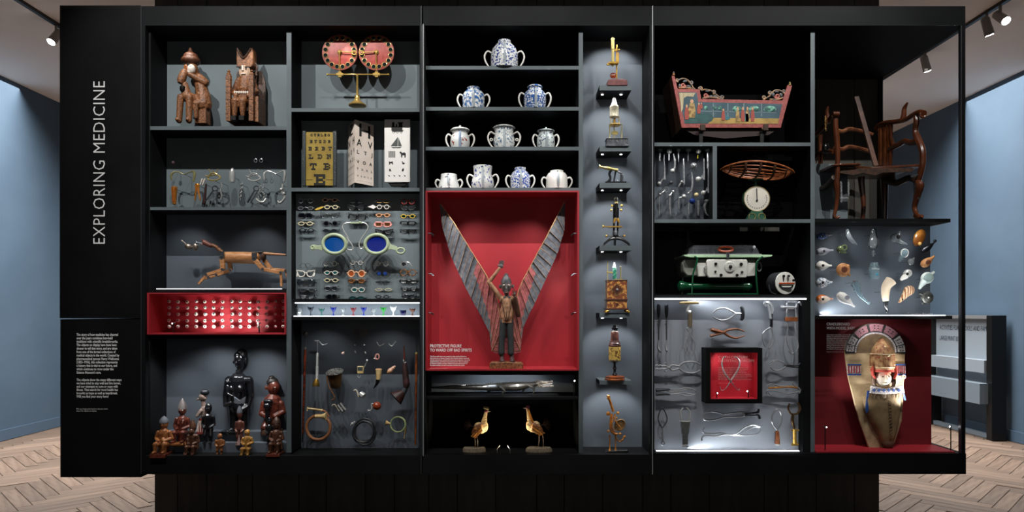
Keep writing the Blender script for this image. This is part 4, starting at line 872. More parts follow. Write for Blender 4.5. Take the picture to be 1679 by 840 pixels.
sl=[
('thin silver round spectacles, top of the leftmost row stack',501,329.5,26,3.6,3.6,mSteel,lensC,.5,'round',1),
('thin pale oval spectacles, second from the top at far left',501,341.6,27,4,2.6,mSteel,lensC,.45,'round',1),
('dark blue-black square goggles, third at far left above the giant sign',501,354,24,5,4.2,mFrBlk,lensDk,.9,'rect',1),
('cream half-frame spectacles, fourth at far left above the giant sign',501,367,26,4.6,2.6,mFrCream,lensC,.8,'round',1),
('black oval spectacles, fifth at far left above the giant sign',503,377.8,25,4.2,2.8,mFrBlk,lensC,.7,'round',1),
('tiny gold-rimmed spectacles with dark lenses, top of the second stack',541,328.2,26,3.6,2.5,mFrPeach,lensS,.7,'round',1),
('pale green oval spectacles below the tiny gold-rimmed pair',543,340,24,4,2.9,mFrCream,lensC,.7,'round',1),
('transparent grey winged spectacles, third of the second stack',541,354,30,5.6,4,mSteelD,lensC,.6,'cat',1),
('round black-lensed goggles with silver rims above the giant sign',542,367,26,4.4,4,mSteelD,lensDk,.9,'round',1),
('small rimless grey-lensed oval spectacles touching the giant green rim',541,378.5,26,5,2.5,mSteelD,lensS,.35,'round',1),
('half-dark rimless spectacles, top of the middle stack',584.5,330.5,22,4,2.6,mSteelD,lensC,.45,'round',1),
('black cat-eye spectacles in the middle stack under the rimless pair',584.5,341.5,28,5.2,4,mFrBlk,lensC,.9,'cat',1),
('large black thick-rimmed spectacles just above the giant bridge bar',586,356,30,6,4.6,mFrBlk,lensC,1.1,'rect',1),
('half-rim thin gold spectacles in shadow, top of the fourth stack',628,330,22,4,2.6,mFrGold,None,.45,'rect',1),
('round pale-rimmed spectacles beside the white diamond pair',628,339.7,22,3.6,3.2,mFrWht,lensC,.7,'round',1),
('red and gold narrow spectacles, third of the fourth stack',628,353.3,24,4,2.6,mFrPeach,lensA,.8,'round',1),
('bright pink rectangular sunglasses above the giant sign',628,368.4,28,5.4,3.6,mFrPink,lensA,1.3,'rect',2),
('heavy black spectacles partly behind the giant right rim',630,380.5,28,5.6,3.4,mFrBlk,lensC,1.1,'cat',1),
('red round wire spectacles, top of the rightmost stack',669,330.6,24,4.4,4.4,mFrRed,lensC,.7,'round',1),
('fine clear-framed spectacles second of the rightmost stack',669,341.5,24,5,3.4,mSteelD,lensC,.4,'cat',1),
('yellow-framed spectacles with dark green lenses',669,355,25,3.8,2.8,mFrYel,lensG,.9,'round',1),
('black browline spectacles, fourth of the rightmost stack',669,365.7,26,5.2,2.6,mFrBlk,lensC,1.0,'rect',1),
('black almond-shaped spectacles, fifth of the rightmost stack',669,380.7,26,4.8,3,mFrBlk,lensC,.7,'cat',1),
('faint thin wire spectacles, top left below the giant sign',501,436,20,4.4,4,mSteelD,lensC,.25,'round',1),
('large clear white-framed spectacles at far left below the giant sign',501.5,449.5,29,5.8,4.8,mFrWht,lensC,1.0,'cat',2),
('grey translucent oversized spectacles at far left below the white pair',502,464,30,6.4,5,lensS,lensS,.8,'rect',1),
('narrow black and clear spectacles, fourth at far left below the giant sign',504,476.5,28,5,2.8,mSteelD,lensC,.7,'round',1),
('black spectacles at the bottom left corner of the grey wall',504,488,24,4.6,2.8,mFrBlk,lensC,.9,'cat',1),
('small white-rimmed round spectacles over the left dark shadow',541.5,432.7,24,3.6,3.6,mFrWht,lensC,.6,'round',1),
('pale blue-rimmed oval spectacles with teal lenses, left below the giant sign',543,447.5,24,4,2.8,mFrWht,lensT,.7,'round',1),
('cream-rimmed oval spectacles with dark lenses below the pale blue pair',543,460,24,4,2.7,mFrCream,lensS,.7,'round',1),
('grey folding lorgnette spectacles with dangling ring, second stack',543,473.5,24,5,3.6,mSteelD,lensS,.7,'cat',1),
('black round goggles at the bottom of the second stack',544,487.5,20,4.6,3.8,mFrBlk,lensDk,1.0,'round',1),
('tiny pale pince-nez between the two giant lenses',584.5,431.2,22,3.2,3,mFrWht,lensC,.5,'round',1),
('white-framed round sunglasses with bright orange lenses',584.5,449,30,5,5,mFrPeach,lensO,1.2,'round',1),
('brown-rimmed oval spectacles directly below the orange pair',584.5,461,28,4.4,3.2,mTort,lensA,.9,'round',1),
('teal half-lens spectacles in the middle below the brown pair',587,475.5,24,4.6,3.4,mFrWht,lensT,.7,'round',1),
('dark teal spectacles at the bottom of the middle stack',585,489,26,4.8,2.2,mat('frame_teal','12383c',.4),lensT,.9,'round',1),
('white-rimmed round pince-nez over the right dark shadow',626,432.7,24,3.8,3.8,mFrWht,lensC,.6,'round',1),
('flip-up sunglasses with small round blue lenses',626.5,448.5,20,3.6,3.6,mFrBlk,lensB,.5,'round',1),
('rimless narrow grey spectacles below the flip-up blue pair',628,463,26,4.6,1.5,mSteelD,lensS,.35,'round',1),
('pale thin half-moon spectacles, third from bottom of the fourth stack',629,475.5,28,4.8,2.2,mFrCream,lensC,.45,'round',1),
('black folding lorgnette at the bottom of the fourth stack',627,487,24,4,2,mFrBlk,lensC,.8,'round',1),
('large brown round tortoiseshell spectacles, right below the giant sign',669,447.5,28,5.6,5,mTort,lensC,.8,'round',1),
('black rectangular spectacles under the large tortoiseshell pair',670,461.5,30,5,2.8,mFrBlk,lensC,1.0,'rect',1),
('twisted black and white spectacles in the rightmost stack',671,474,26,4.6,3,mFrBlk,lensC,.8,'cat',1),
('black sunglasses with pointed grey lenses at the bottom right corner',671,486.5,24,4.8,3.6,mFrBlk,lensS,.9,'cat',1),
]
for a in sl: specs(*a)
t=T('monocle','single black-rimmed monocle with silver handle over the right dark shadow','monocle',FSp,662,437); b=t.mb(); b.ring(P(662,433.5,0),4.4,3.4,.7,16,6); b.spl([P(666,430,0),P(671,431,0),P(675,437,0)],.7); b.build('rim',mPol); b=t.mb(); b.disc(P(662,433.5,0),4.1,3.1,.3,16); b.build('lens',lensS); b=t.mb(); b.tube([P(662,430,0),P(662,432,(.12-.085)/FSp.k)],.3,5); b.build('mount_pin',mBlackMetal)
t=T('folding_lorgnette','pale yellow folded lorgnette handle left of the second stack','lorgnette',FSp,523,345); b=t.mb(); b.prism([(516,344),(520,341.5),(529,338.5),(531,340),(526,343),(519,345)],-1,1); b.build('handle',mFrYel); b=t.mb(); b.tube([P(524,342,0),P(524,346,(.12-.085)/FSp.k)],.3,5); b.build('mount_pin',mBlackMetal)
t=T('lorgnette','white folded diamond-shaped lorgnette beside the fourth stack','lorgnette',FSp,611,344); b=t.mb(); b.prism([(603,339.5),(608,337.5),(612,336),(617,339.5),(612.5,343),(608,341)],-1,1); b.build('case',mWC); b=t.mb(); b.tube([P(610,341,0),P(610,346,(.12-.085)/FSp.k)],.3,5); b.build('mount_pin',mBlackMetal)
# ---- eye baths
FY=Frame(.08)
def bath(lab,x,h,m,stem=True,w=4.6):
    t=T('eye_bath',lab,'eye bath',FY,x,519,group='eye baths on the lit glass ledge'); yb=518.2
    b=t.mb()
    if stem: b.lathe([(w*.75,0),(w*.72,.6),(1,1.6),(.8,h*.38),(1.6,h*.5),(w*.8,h*.72),(w,h),(w*.86,h-.2),(w*.6,h*.76),(.8,h*.6)],P(x,yb,0),(0,0,1),18)
    else: b.lathe([(w*.7,0),(w*.8,h*.2),(w*.95,h*.6),(w,h),(w*.85,h-.3),(w*.7,h*.5),(.5,h*.3)],P(x,yb,0),(0,0,1),18)
    b.build('bowl',m)
    for s_ in (-1,1):
        b=t.mb(); b.prism([(x+s_*w*.5,yb-h*.9),(x+s_*w*1.02,yb-h*1.12),(x+s_*w*1.0,yb-h*.86)],-1,1); b.build('rim_peak',m)
    return t
gC=glassy('bath_clear','dfe8ea',.35,.05); gB=glassy('bath_blue','2340c8',.8,.06); gG=glassy('bath_green','2ad046',.85,.06); gT=glassy('bath_teal','2f8f86',.6,.06); gR=glassy('bath_red','b04048',.75,.06); gDB=glassy('bath_navy','26285e',.85,.06); gMilk=mat('milk_glass','fafafa',.3); gBr=glassy('bath_brown','8a4d28',.75,.06); gSm=glassy('bath_smoke','2f4258',.6,.06)
k=lambda x: 480+x/7.995
bath('squat clear glass eye bath with waist, leftmost on the lit ledge',k(88),12,gC,False,4.8)
bath('tall smoky blue eye bath, second from the left on the lit ledge',k(235),14,gSm)
bath('small dark bowl eye bath on teal foot, third from the left',k(378),11.5,gT)
bath('cobalt blue stemmed eye bath with bright rim, fourth from the left',k(533),13.5,gB)
bath('thin clear stemmed eye bath, fifth from the left',k(660),12,gC)
bath('red-bowled stemmed eye bath',k(795),13,gR)
bath('deep blue stemmed eye bath just right of the red one',k(930),13.5,gB)
bath('short clear stemmed eye bath right of the deep blue one',k(1062),11,gC)
bath('bright green stemmed eye bath',k(1190),13.5,gG)
bath('opaque white glass eye bath',k(1318),14.5,gMilk,True,5)
bath('squat navy blue bowl eye bath without stem',k(1448),9,gDB,False,5.2)
bath('brown stemmed eye bath, rightmost on the lit ledge',k(1570),11.5,gBr)
# ---- hearing aids
FH=Frame(.15); HB=(YP-.15)/FH.k
def H(x,y,d=0): return P(460+x/3.36,510+y/3.36,d)
def hthing(name,lab,x,y,cat='ear trumpet',grp=None):
    return T(name,lab,cat,FH,460+x/3.36,510+y/3.36,0,grp)
def hpin(t,x,y,d=0,r=.4):
    b=t.mb(); b.tube([H(x,y,d),H(x,y,HB)],r,5); b.build('mount_pin',mBlackMetal)
mTortC=mat('tortoise_cane','7a2f14',.3,c2='2d0f08',scale=14,thr=(.42,.6),coat=.4,stretch=(1,1,3)); mIvory=mat('ivory','d9c08a',.45,c2='c2a36a',scale=30); mSilv=mat('tarnished_silver','8f8f8c',.28,1,c2='4d4c4a',scale=60)
t=hthing('walking_stick','tall tortoiseshell-pattern cane with silver knob, on the left','137' and 137,725,'cane')
b=t.mb(); b.tube([H(136,210),H(122,680)],[2.2,1.4],12); b.build('shaft',mTortC); b=t.mb(); b.tube([H(139,145),H(137,205)],1,8); b.build('neck',mSteelD); b=t.mb(); b.lathe([(2.4,0),(2.6,2),(2.2,4)],H(136,212),(0,0,1),12); b.build('collar',mSilv); b=t.mb(); b.ell(H(139,126),3.8,3.8,3.8); b.build('knob',mSilv); b=t.mb(); b.tube([H(122,680),H(120,725)],[1.4,.9],8); b.build('ferrule',mBlackMetal); hpin(t,134,290)
t=hthing('walking_stick','tall dark cane with brass-bound brown shaft, on the right',746,745,'cane')
b=t.mb(); b.tube([H(749,236),H(743,740)],[2.2,1.5],12); b.build('shaft',mat('cane_brown','8a4a22',.3,c2='4b2310',scale=16,coat=.4)); b=t.mb(); b.lathe([(2.3,0),(2.4,2.4),(1,3)],H(749,238),(0,0,1),12); b.build('collar',mBrassP); b=t.mb(); b.spl([H(748,232),H(745,160),H(742,140),H(750,133),H(757,138)],[.8,.8,1,1,.8]); b.build('handle',mSteelD); hpin(t,748,300)
t=hthing('ear_trumpet','telescopic silver ear trumpet with brass bell beside the left cane',200,415)
b=t.mb(); b.lathe([(1.5,0),(1.8,2),(1.9,22),(2.3,22.2),(2.3,24),(2.4,44),(3.2,48)],H(203,232),(-.02,0,-1),14); b.build('tubes',mPol)
b=t.mb(); b.lathe([(2.6,0),(5,6),(6,11),(5.6,12),(4,6)],H(198,375),(-.05,-.1,-1),18); b.build('bell',mat('horn_bell','a8823c',.3,.8)); b=t.mb(); b.tube([H(203,232),H(203,168)],.5,6); b.tube([H(188,165),H(212,165)],1.1,8); b.build('ear_piece',mSteel); hpin(t,200,260,1)
for s_,x in ((-1,420),(1,462)):
    t=hthing('ear_cornet',('left' if s_<0 else 'right')+' one of the two small coiled metal ear cornets at the top',x,145)
    b=t.mb(); b.spl([H(x-s_*6,150),H(x-s_*15,130),H(x-s_*8,108),H(x+s_*6,100),H(x+s_*14,112),H(x+s_*10,128),H(x,124)],[1,.7,.6,.6,.7,.9,1.4],n=7); b.build('coil',mat('dull_copper','7d5a50',.35,1)); hpin(t,x+s_*14,112)
for i,(x0,y0,x1,y1,x2,y2,lab) in enumerate(((215,170,232,187,255,181,'curved silver hearing hook beside the telescopic trumpet'),(530,172,545,192,568,182,'left V-shaped silver hearing hook at upper right'),(595,180,612,193,634,170,'right V-shaped silver hearing hook at upper right'))):
    t=hthing('hearing_hook',lab,x1,y1,'hearing aid'); b=t.mb(); b.spl([H(x0,y0),H(x1,y1),H(x2,y2)],.7); b.ell(H(x2,y2),1.2,1,1); b.ell(H(x1,y1),1.3,1.1,1); b.build('hook',mPol); hpin(t,x1,y1)
for x,y,lab in ((409,189,'tiny silver ear insert, upper left of the group of four'),(460,189,'tiny silver ear insert, upper right of the group of four'),(410,222,'tiny silver ear insert, lower left of the group of four'),(465,226,'tiny silver ear insert, lower right of the group of four')):
    t=hthing('ear_insert',lab,x,y,'hearing aid','tiny ear inserts'); b=t.mb(); b.ell(H(x,y),1.5,.9,1); b.cap(H(x,y),H(x+4,y+8) if y>200 else H(x,y-4),1,.8); b.build('insert',mPol); hpin(t,x,y)
t=hthing('ear_piece','small pale pink and silver ear piece left of the four tiny inserts',344,235,'hearing aid'); b=t.mb(); b.ell(H(343,233),2.6,2,1.6,rot=.5); b.cap(H(350,226),H(348,236),1,1); b.build('mould',mat('ear_pink','e2c4bc',.35)); hpin(t,343,231)
t=hthing('ear_piece','pink ring-shaped behind-ear piece with silver knob',533,265,'hearing aid'); b=t.mb(); b.ring(H(533,253),3,4.2,1.2,16,7); b.build('ring',mat('ear_pink2','c9948a',.4)); b=t.mb(); b.ell(H(518,264),2.2,1.8,1.8); b.build('knob',mPol); hpin(t,533,240)
t=hthing('ear_trumpet','large dark silver bucket-shaped ear trumpet with engraved rim and thin tube',300,480)
b=t.mb(); b.lathe([(6,-26),(8.5,-24),(11,-10),(12.5,0),(12,0),(8,-20)],H(298,340),(-.05,-.15,1),24); b.build('bucket',mat('bronze_dark','4c3b2c',.3,1,c2='8a6236',scale=20))
b=t.mb(); b.lathe([(11,-1),(14,0),(14.5,1),(11,1.6),(8,0)],H(298,338),(-.06,-.35,1),24); b.build('rim',mat('engraved_silver','a9a8a4',.3,1,c2='3e3e3c',scale=110,thr=(.45,.55)))
b=t.mb(); b.spl([H(262,355,-8),H(272,410,-8),H(300,460,-8),H(304,478,-8),H(290,488,-8)],[1.3,1,.9,1,1.1]); b.build('ear_tube',mat('copper_tube','a2734e',.3,1)); hpin(t,298,350,6,.8)
t=hthing('hearing_aid_box','cream and grey pocket hearing aid box with cord and ear piece',440,345,'hearing aid')
b=t.mb(); b.box(586,596,600.5,613,-2,2); b.build('box',mIvory,bevel=.8); b=t.mb(); b.box(587,595,602,607.4,-2.6,-1.9); b.build('grille',mat('grille_grey','3c4748',.4)); b=t.mb(); b.spl([H(455,330),H(465,300),H(476,280)],.45); b.spl([H(432,345),H(425,360),H(435,368),H(440,352)],.45); b.build('cord',mPol); b=t.mb(); b.ell(H(476,274),2,2,1.6); b.build('ear_piece',mPol); hpin(t,440,320,2)
t=hthing('ear_horn','cream horn ear trumpet with black curved tip',540,425)
b=t.mb(); b.tube([H(541,322),H(541,350),H(538,378)],[4.8,4.5,3.6],14); b.build('horn',mIvory); b=t.mb(); b.spl([H(538,378),H(530,402),H(513,428)],[3.5,2.4,.6],n=10); b.build('tip',mBlk); b=t.mb(); b.ring(H(541,323),4.9,1,.6,16,5); b.build('rim',mFrPeach); hpin(t,541,335,3)
t=hthing('sea_shell','pink and cream spiral sea shell ear trumpet',605,350,'shell')
sculpt(t,'shell',mat('shell_pink','d3ab92',.35,c2='b5826a',scale=35),[E_(640,608,5.6,4,4,0,.6),E_(644,604.5,4,3,3,0,.6),E_(647,601.5,2.2,1.8,2)],.4,1); b=t.mb(); b.ell(P(638.5,610,-3),4,2.2,1.4,rot=.4); b.build('opening',mat('shell_inner','a8784c',.4)); hpin(t,608,335,1)
t=hthing('ear_trumpet','very large dark leather cone ear trumpet with long tube on the right',670,520)
b=t.mb(); b.tube([H(680,192),H(682,270)],[1.3,1.8],10); b.build('ear_tube',mat('dark_red_tube','5a2a22',.4)); b=t.mb(); b.spl([H(684,286),H(688,350),H(693,400),H(690,425)],[3.6,5,5.6,4],n=14); b.build('tube',mat('leather_dark','2f1d1a',.5,c2='44282a',scale=40,bump=.4))
b=t.mb(); b.tube([H(676,292),H(692,284)],1.2,8); b.ell(H(679,272),1.4,3,1.6); b.build('clamp',mPol)
b=t.mb(); b.tube([H(690,425),H(676,448)],[4,5],14); b.build('elbow',mSteelD)
b=t.mb(); b.lathe([(5,0),(7,3),(10,9),(13.2,16),(12.5,16.4),(6,6)],H(676,448),(-.72,-.25,-.62),24); b.build('cone',mat('cone_leather','3a1f1c',.45,c2='261413',scale=60,bump=.5)); hpin(t,688,380,4,.8)
t=hthing('ear_trumpet','small silver dipper-shaped ear trumpet with curved ivory tube',450,480)
b=t.mb(); b.lathe([(1,0),(4,1.5),(5.2,6),(5,9),(4.5,6)],H(436,450),(.75,-.2,-.65),18); b.build('bell',mPol); b=t.mb(); b.spl([H(402,440),H(415,436),H(424,450),H(430,474),H(438,466)],[.9,1.1,1.1,1.1,1.4]); b.build('ear_tube',mat('cream_tube','cfc5b0',.4)); hpin(t,450,455,2)
t=hthing('ear_trumpet','flat silver box-shaped ear trumpet tilted sideways with bent tube',340,555)
b=t.mb(); b.obox(H(322,512),H(352,552),8.5,5); b.build('box',mSilv,bevel=.6)
b=t.mb(); b.obox(H(318,516,-2.6),H(345,553,-2.6),2,1); b.obox(H(332,507,-2.6),H(360,545,-2.6),2,1); b.build('slots',mPol); b=t.mb(); b.spl([H(284,524),H(292,516),H(302,520),H(318,545),H(326,552)],.9); b.build('ear_tube',mat('cream_tube','cfc5b0',.4)); hpin(t,335,530,2)
t=hthing('ear_trumpet','round glossy red-brown ear trumpet like a ball with curved silver tube',530,548)
b=t.mb(); b.ell(H(531,524),7.2,6.8,6.5,18,12); b.build('ball',mat('red_gloss','8a3a22',.2,coat=.6)); b=t.mb(); b.spl([H(480,548),H(494,549),H(502,535),H(500,516),H(512,512)],[1.1,1,1,1,1.3]); b.build('ear_tube',mPol); hpin(t,531,524,5)
def coil(name,lab,cx,cy,rx,ry,r,m,turns,spread,seed):
    t=hthing(name,lab,cx,cy+ry); rr=random.Random(seed); pts=[]
    n=int(turns*20)
    for i in range(n+1):
        a=2*math.pi*i/20+2.2; q=1-spread*abs(math.sin(i*.11)); pts.append(H(cx+rx*math.cos(a)*q+rr.uniform(-1,1),cy+ry*math.sin(a)*q,-1.5+3*math.sin(i*.3)))
    b=t.mb(); b.tube(pts,r,8); b.build('tube',m); return t
t=coil('speaking_tube','thick tan fabric speaking tube coiled in a ring with ivory ends',210,642,68,66,2.6,mat('tan_fabric','8d5c38',.6,c2='704527',scale=200,kind='wave',bump=.3),1.06,0,1)
b=t.mb(); b.lathe([(3,0),(3,9),(4,13),(6.5,18),(6,18.5)],H(195,580,-3),(1,-.1,0.03),16); b.build('bell_mouth',mIvory); b=t.mb(); b.tube([H(150,538),H(232,548)],[1.5,1.7],8); b.tube([H(150,530),H(147,552)],1.2,8); b.build('ear_piece',mIvory); b=t.mb(); b.spl([H(230,548),H(250,558),H(268,585)],1.6); b.build('tube_end',mat('tan_fabric','8d5c38')); hpin(t,210,577,3)
t=coil('speaking_tube','thin black rubber speaking tube in a loose many-turn coil',463,665,72,72,1.4,mat('black_rubber','1d1f22',.4),4.1,.28,2)
b=t.mb(); b.ell(H(395,622),2.4,2.4,2); b.cap(H(388,630),H(408,612),1.2,1.2); b.build('ear_piece',mPol); hpin(t,463,595,3)
t=coil('speaking_tube','thin green speaking tube in a small coil with ivory mouthpieces',648,626,44,42,1.2,mat('green_fabric','7d8a5c',.6),2.15,.06,3)
b=t.mb(); b.lathe([(1.5,0),(2,2),(4.4,7),(4,7.4)],H(604,622),(-1,-.1,.2),14); b.build('mouth_cup',mIvory); b=t.mb(); b.tube([H(690,640),H(686,672)],[1.4,1.6],8); b.tube([H(686,672),H(681,702)],[1.2,.7],8); b.build('ear_piece',mIvory); hpin(t,648,585,3)
# ================= columns 3 and 4 =================
def snap(t,py,mx=1.25):
    """stretch a thing down a little so that it stands on the shelf at front-plane pixel height py"""
    zs=[v.co.z for c in t.o.children_recursive if c.type=='MESH' for v in c.data.vertices]
    top,bot=max(zs),min(zs); tgt=fz(py)-t.base[2]; s_=(top-tgt)/(top-bot)
    if s_<.8 or s_>mx: t.o.location[2]+=tgt-bot; return
    t.o.scale=(1,1,s_); t.o.location[2]=t.base[2]+top*(1-s_)
mCerW=mat('ceramic_white','ece9e2',.18,coat=.5)
def cer(name,c2,scale,thr,c='e9ebe8',kind='noise',st=(1,1,1)): return mat(name,c,.18,c2=c2,scale=scale,thr=thr,coat=.5,kind=kind,stretch=st)
cBlue1=cer('delft_blue','1f3f8f',95,(.5,.56)); cBlue2=cer('delft_light','3b6fae',70,(.46,.56)); cBlue3=cer('delft_dense','2e5da0',100,(.44,.52)); cFl=cer('floral_sparse','40577c',60,(.58,.62)); cFl2=cer('floral_green','5f7f98',80,(.53,.6)); cFl3=cer('floral_rust','a0452a',45,(.6,.63)); cFl4=cer('floral_maroon','4b4a6a',75,(.55,.6),c='d9e4e2')
FPt=Frame(.10)
def pot(lab,x,yb,yt,rw,prof,m,lid=None,spm=None,hr=1,knob=False,neck=True):
    """posset pot: profile fractions, tube spout at the front, two loop handles"""
    h=yb-yt; t=T('posset_pot',lab,'pot',FPt,x,yb,group='posset pots on the four black shelves')
    b=t.mb(); b.lathe([(0.3,0)]+[(rw*r,h*q) for r,q in prof]+[(prof[-1][0]*rw*.88,h*prof[-1][1]-.5),(rw*.5,h*.4)],P(x,yb,0),(0,0,1),28); b.build('body',m)
    tr=prof[-1][0]*rw
    b=t.mb(); b.spl([P(x+1,yb-.5,-rw*.82-1),P(x+1,yb-h*.35,-rw*.98-1),P(x+1,yb-h*.62,-rw*.92-1.5),P(x+.6,yb-h*prof[-1][1]+h*.12,-tr-1.4)],[2.3,2.2,1.8,1.5],n=9); b.build('spout',spm or mat('spout_grey','b9c3c9',.2,coat=.5))
    b=t.mb(); b.ell(P(x+.6,yb-h*prof[-1][1]+h*.1,-tr-3),1.2,1.2,.6,8,6); b.build('spout_mouth',mBlk)
    for s_ in (-1,1):
        b=t.mb(); hw=rw*.42*hr; b.spl([P(x+s_*rw*.86,yb-h*.56,0),P(x+s_*(rw+hw*.5),yb-h*.62*1.0-1,0),P(x+s_*(rw+hw),yb-h*.48,0),P(x+s_*(rw+hw*.8),yb-h*.26,0),P(x+s_*(rw+hw*.1),yb-h*.04,0)],[1.3,1.5,1.5,1.4,1.2],seg=4,n=8); b.build('handle',mCerW)
    if lid:
        y0=yb-h*prof[-1][1]
        b=t.mb(); b.lathe([(tr*1.14,0),(tr*1.16,.8),(tr*1.0,lid*.5),(tr*.55,lid*.85),(.8,lid)],P(x,y0+.3,0),(0,0,1),24); 
        if knob: b.ell(P(x,y0-lid-1,0),1.9,2.1,1.9)
        b.build('lid',m)
    return t
A=[(.92,0),(1,.25),(1,.55),(.9,.78),(.62,.93),(.44,.97),(.44,1)]
p=pot('largest posset pot, patterned blue and white without lid, alone on the top black shelf',827,114.2,67.5,22.5,[(.98,0),(1,.3),(.98,.55),(.86,.72),(.62,.86),(.48,.9),(.48,1)],cBlue1,hr=1.05); snap(p,104)
p=pot('blue and white posset pot with low lid, left on the second black shelf',776.5,180.5,141,18.5,[(.96,0),(1,.4),(.97,.62),(.75,.76),(.5,.8),(.5,.9)],cBlue2,lid=3.2); snap(p,172)
p=pot('blue and white posset pot with domed patterned lid, right on the second black shelf',877,180.5,137,18.5,[(.96,0),(1,.4),(.97,.58),(.75,.7),(.6,.74),(.6,.84)],cBlue3,lid=5.5); snap(p,172)
p=pot('white posset pot with rust flowers and knobbed lid, left on the third shelf',754.5,244.8,207,16.3,[(.86,0),(1,.25),(.95,.5),(.75,.66),(.86,.8)],cFl3,lid=6,knob=True,spm=mat('spout_blue','9fb1cc',.2)); snap(p,238)
p=pot('tall waisted posset pot with scroll handles, centre of the third shelf',826.5,244.8,201,17.5,[(.85,0),(1,.2),(.98,.4),(.85,.56),(.92,.78)],cFl2,lid=5.5,hr=1.2)
for s_ in (-1,1): b=p.mb(); b.ring(P(826.5+s_*21,229,0),2,2,.9,12,6); b.ell(P(826.5+s_*19.5,242,0),2.4,2,1.5); b.build('handle_scroll',mCerW)
snap(p,238)
p=pot('small blue-grey posset pot with knobbed domed lid, right on the third shelf',895,244.8,208,15,[(.9,0),(1,.25),(.96,.5),(.8,.66),(.86,.78)],cFl4,lid=4.5,knob=True); snap(p,238)
p=pot('low white posset pot without lid, leftmost on the bottom shelf',736,311.1,286.5,16,[(1.1,0),(1.05,.3),(.85,.7),(.82,1)],cer('floral_faint','55576b',60,(.6,.64)),hr=.9); snap(p,306)
p=pot('blue and white posset pot with wide neck, second on the bottom shelf',791.5,311.1,273,18,[(.9,0),(1.05,.2),(1,.4),(.8,.65),(.88,1)],cer('floral_blue','3c4f9e',70,(.56,.62)),hr=1); snap(p,306)
p=pot('densely painted blue posset pot with narrow neck, third on the bottom shelf',853,311.1,275.5,16.5,[(.96,0),(1,.4),(.95,.65),(.75,.8),(.56,.86),(.56,1)],cer('delft_scroll','2a55b0',120,(.48,.53))); snap(p,306)
p=pot('plain white posset pot, rightmost on the bottom shelf',913,311.1,280.5,18,[(1,0),(1,.15),(.96,.7),(.8,.86),(.6,.9),(.6,1)],mCerW,hr=.9); snap(p,306)
# ---- winged figure
t=T('winged_figure','painted wooden man with raised arm and tall grey and red feathered wings','sculpture',F10,830,604.5)
mFe=mat('feather_grey','666b73',.6,c2='4d5159',scale=50,bump=.3); mFeR=mat('feather_red','b05c60',.6,c2='8c4247',scale=50,bump=.3); mTanC=mat('vest_tan','b08565',.6,c2='8a6448',scale=40,bump=.3); mTr=mat('trouser_grey','34393b',.6,c2='2b3032',scale=40); mSkG=mat('skin_grey','5f5a58',.5,c2='4c4847',scale=40); mEdge=mat('feather_edge','b58a62',.6)
def lerp(a,b_,t_): return (a[0]+(b_[0]-a[0])*t_,a[1]+(b_[1]-a[1])*t_)
def along(pl,t_):
    n=len(pl)-1; i=min(int(t_*n),n-1); return lerp(pl[i],pl[i+1],t_*n-i)
def wing(inner,outer,nm):
    N=24; root=None
    b=t.mb()
    poly=[along(inner,i/30) for i in range(31)]+[along(outer,1-i/30) for i in range(31)]
    b.prism(poly,5,7); root=b.build(nm,mFe)
    for i in range(N):
        t0,t1=i/N,(i+1.12)/N; t1=min(t1,1)
        a0,a1=along(inner,t0),along(inner,t1); tt=min(1,t0+.07); tu=min(1,t1+.085)
        o0,o1=along(outer,tt),along(outer,tu)
        sr=0 if t0<.42 else min(.97,.35+(t0-.42)*1.3)
        b=t.mb(); z=4.6-(i%2)*.9
        def qd(s0,s1,mi,z):
            b.mt(mi); p0,p1=lerp(a0,o0,s0),lerp(a0,o0,s1); p2,p3=lerp(a1,o1,s1),lerp(a1,o1,s0)
            n=len(b.v); b.v+=[P(*p0,z+.3),P(*p1,z+.3),P(*p2,z-1.0),P(*p3,z-1.0),P(*p0,z+2),P(*p1,z+2),P(*p2,z+2),P(*p3,z+2)]
            for f in ((0,1,2,3),(7,6,5,4),(0,4,5,1),(1,5,6,2),(2,6,7,3),(3,7,4,0)): b._f(tuple(n+q for q in f))
        if sr>0: qd(0.03,sr,1,z)
        if sr<.96: qd(sr,1 if i%3 else .97,0,z)
        b.mt(2); b.tube([P(*lerp(a1,o1,.04),z-1.1),P(*lerp(a1,o1,.98),z-1.1)],.28,4)
        b.build('feather',[mFe,mFeR,mEdge],parent=root,flat=True)
    b=t.mb(); b.spl([P(*along(inner,i/10),4) for i in range(11)],1.0,n=6); b.build('wing_edge',mEdge,parent=root)
wing([(722,334),(742,362),(764,398),(788,436.5),(802.5,460.5),(816,492),(822,540)],[(720,334),(725,374),(740,422),(760,466),(782,507),(802,544),(806,577)],'wing')
wing([(925.5,331),(902,377.5),(882,414),(867,442),(852,470),(845,500),(838,540)],[(927,331),(926,377.5),(915,414),(896.6,455),(878,495.6),(858,536),(853,575)],'wing')
b=t.mb(); b.prism([(806,520),(822,490),(842,490),(856,520),(854,578),(846,580),(812,580),(807,576)],4,6.5); plt=b.build('tail_plate',mFeR)
for k in range(9):
    for s_ in (-1,1): b=t.mb(); b.obox(P(830+s_*24,523+k*6.4,3.6),P(830+s_*12,525+k*6.4,3.6),.5,.6); b.build('tail_groove',mEdge,parent=plt)
sculpt(t,'body',mTanC,[C_(831,494,831,520,9,10,-3),C_(824,491,838,491,6,6,-3),E_(831,512,11,15,8,-3),C_(822,490,802,463,4.6,3.6,-3,-4),C_(802,463,819,441,3.6,2.6,-4,-5),C_(831,484,831,490,4,5,-3),('b',823,839,524,530,-9,4)],.6,1)
sculpt(t,'raised_hand',mSkG,[E_(821.5,437,4,3.6,2,-5)]+[C_(819+k*1.9,435,819.6+k*2.2,427.5+abs(k-1.6),.95,.8,-5) for k in range(4)]+[C_(818.5,438,816.4,434.5,1,.8,-5)],.35,1)
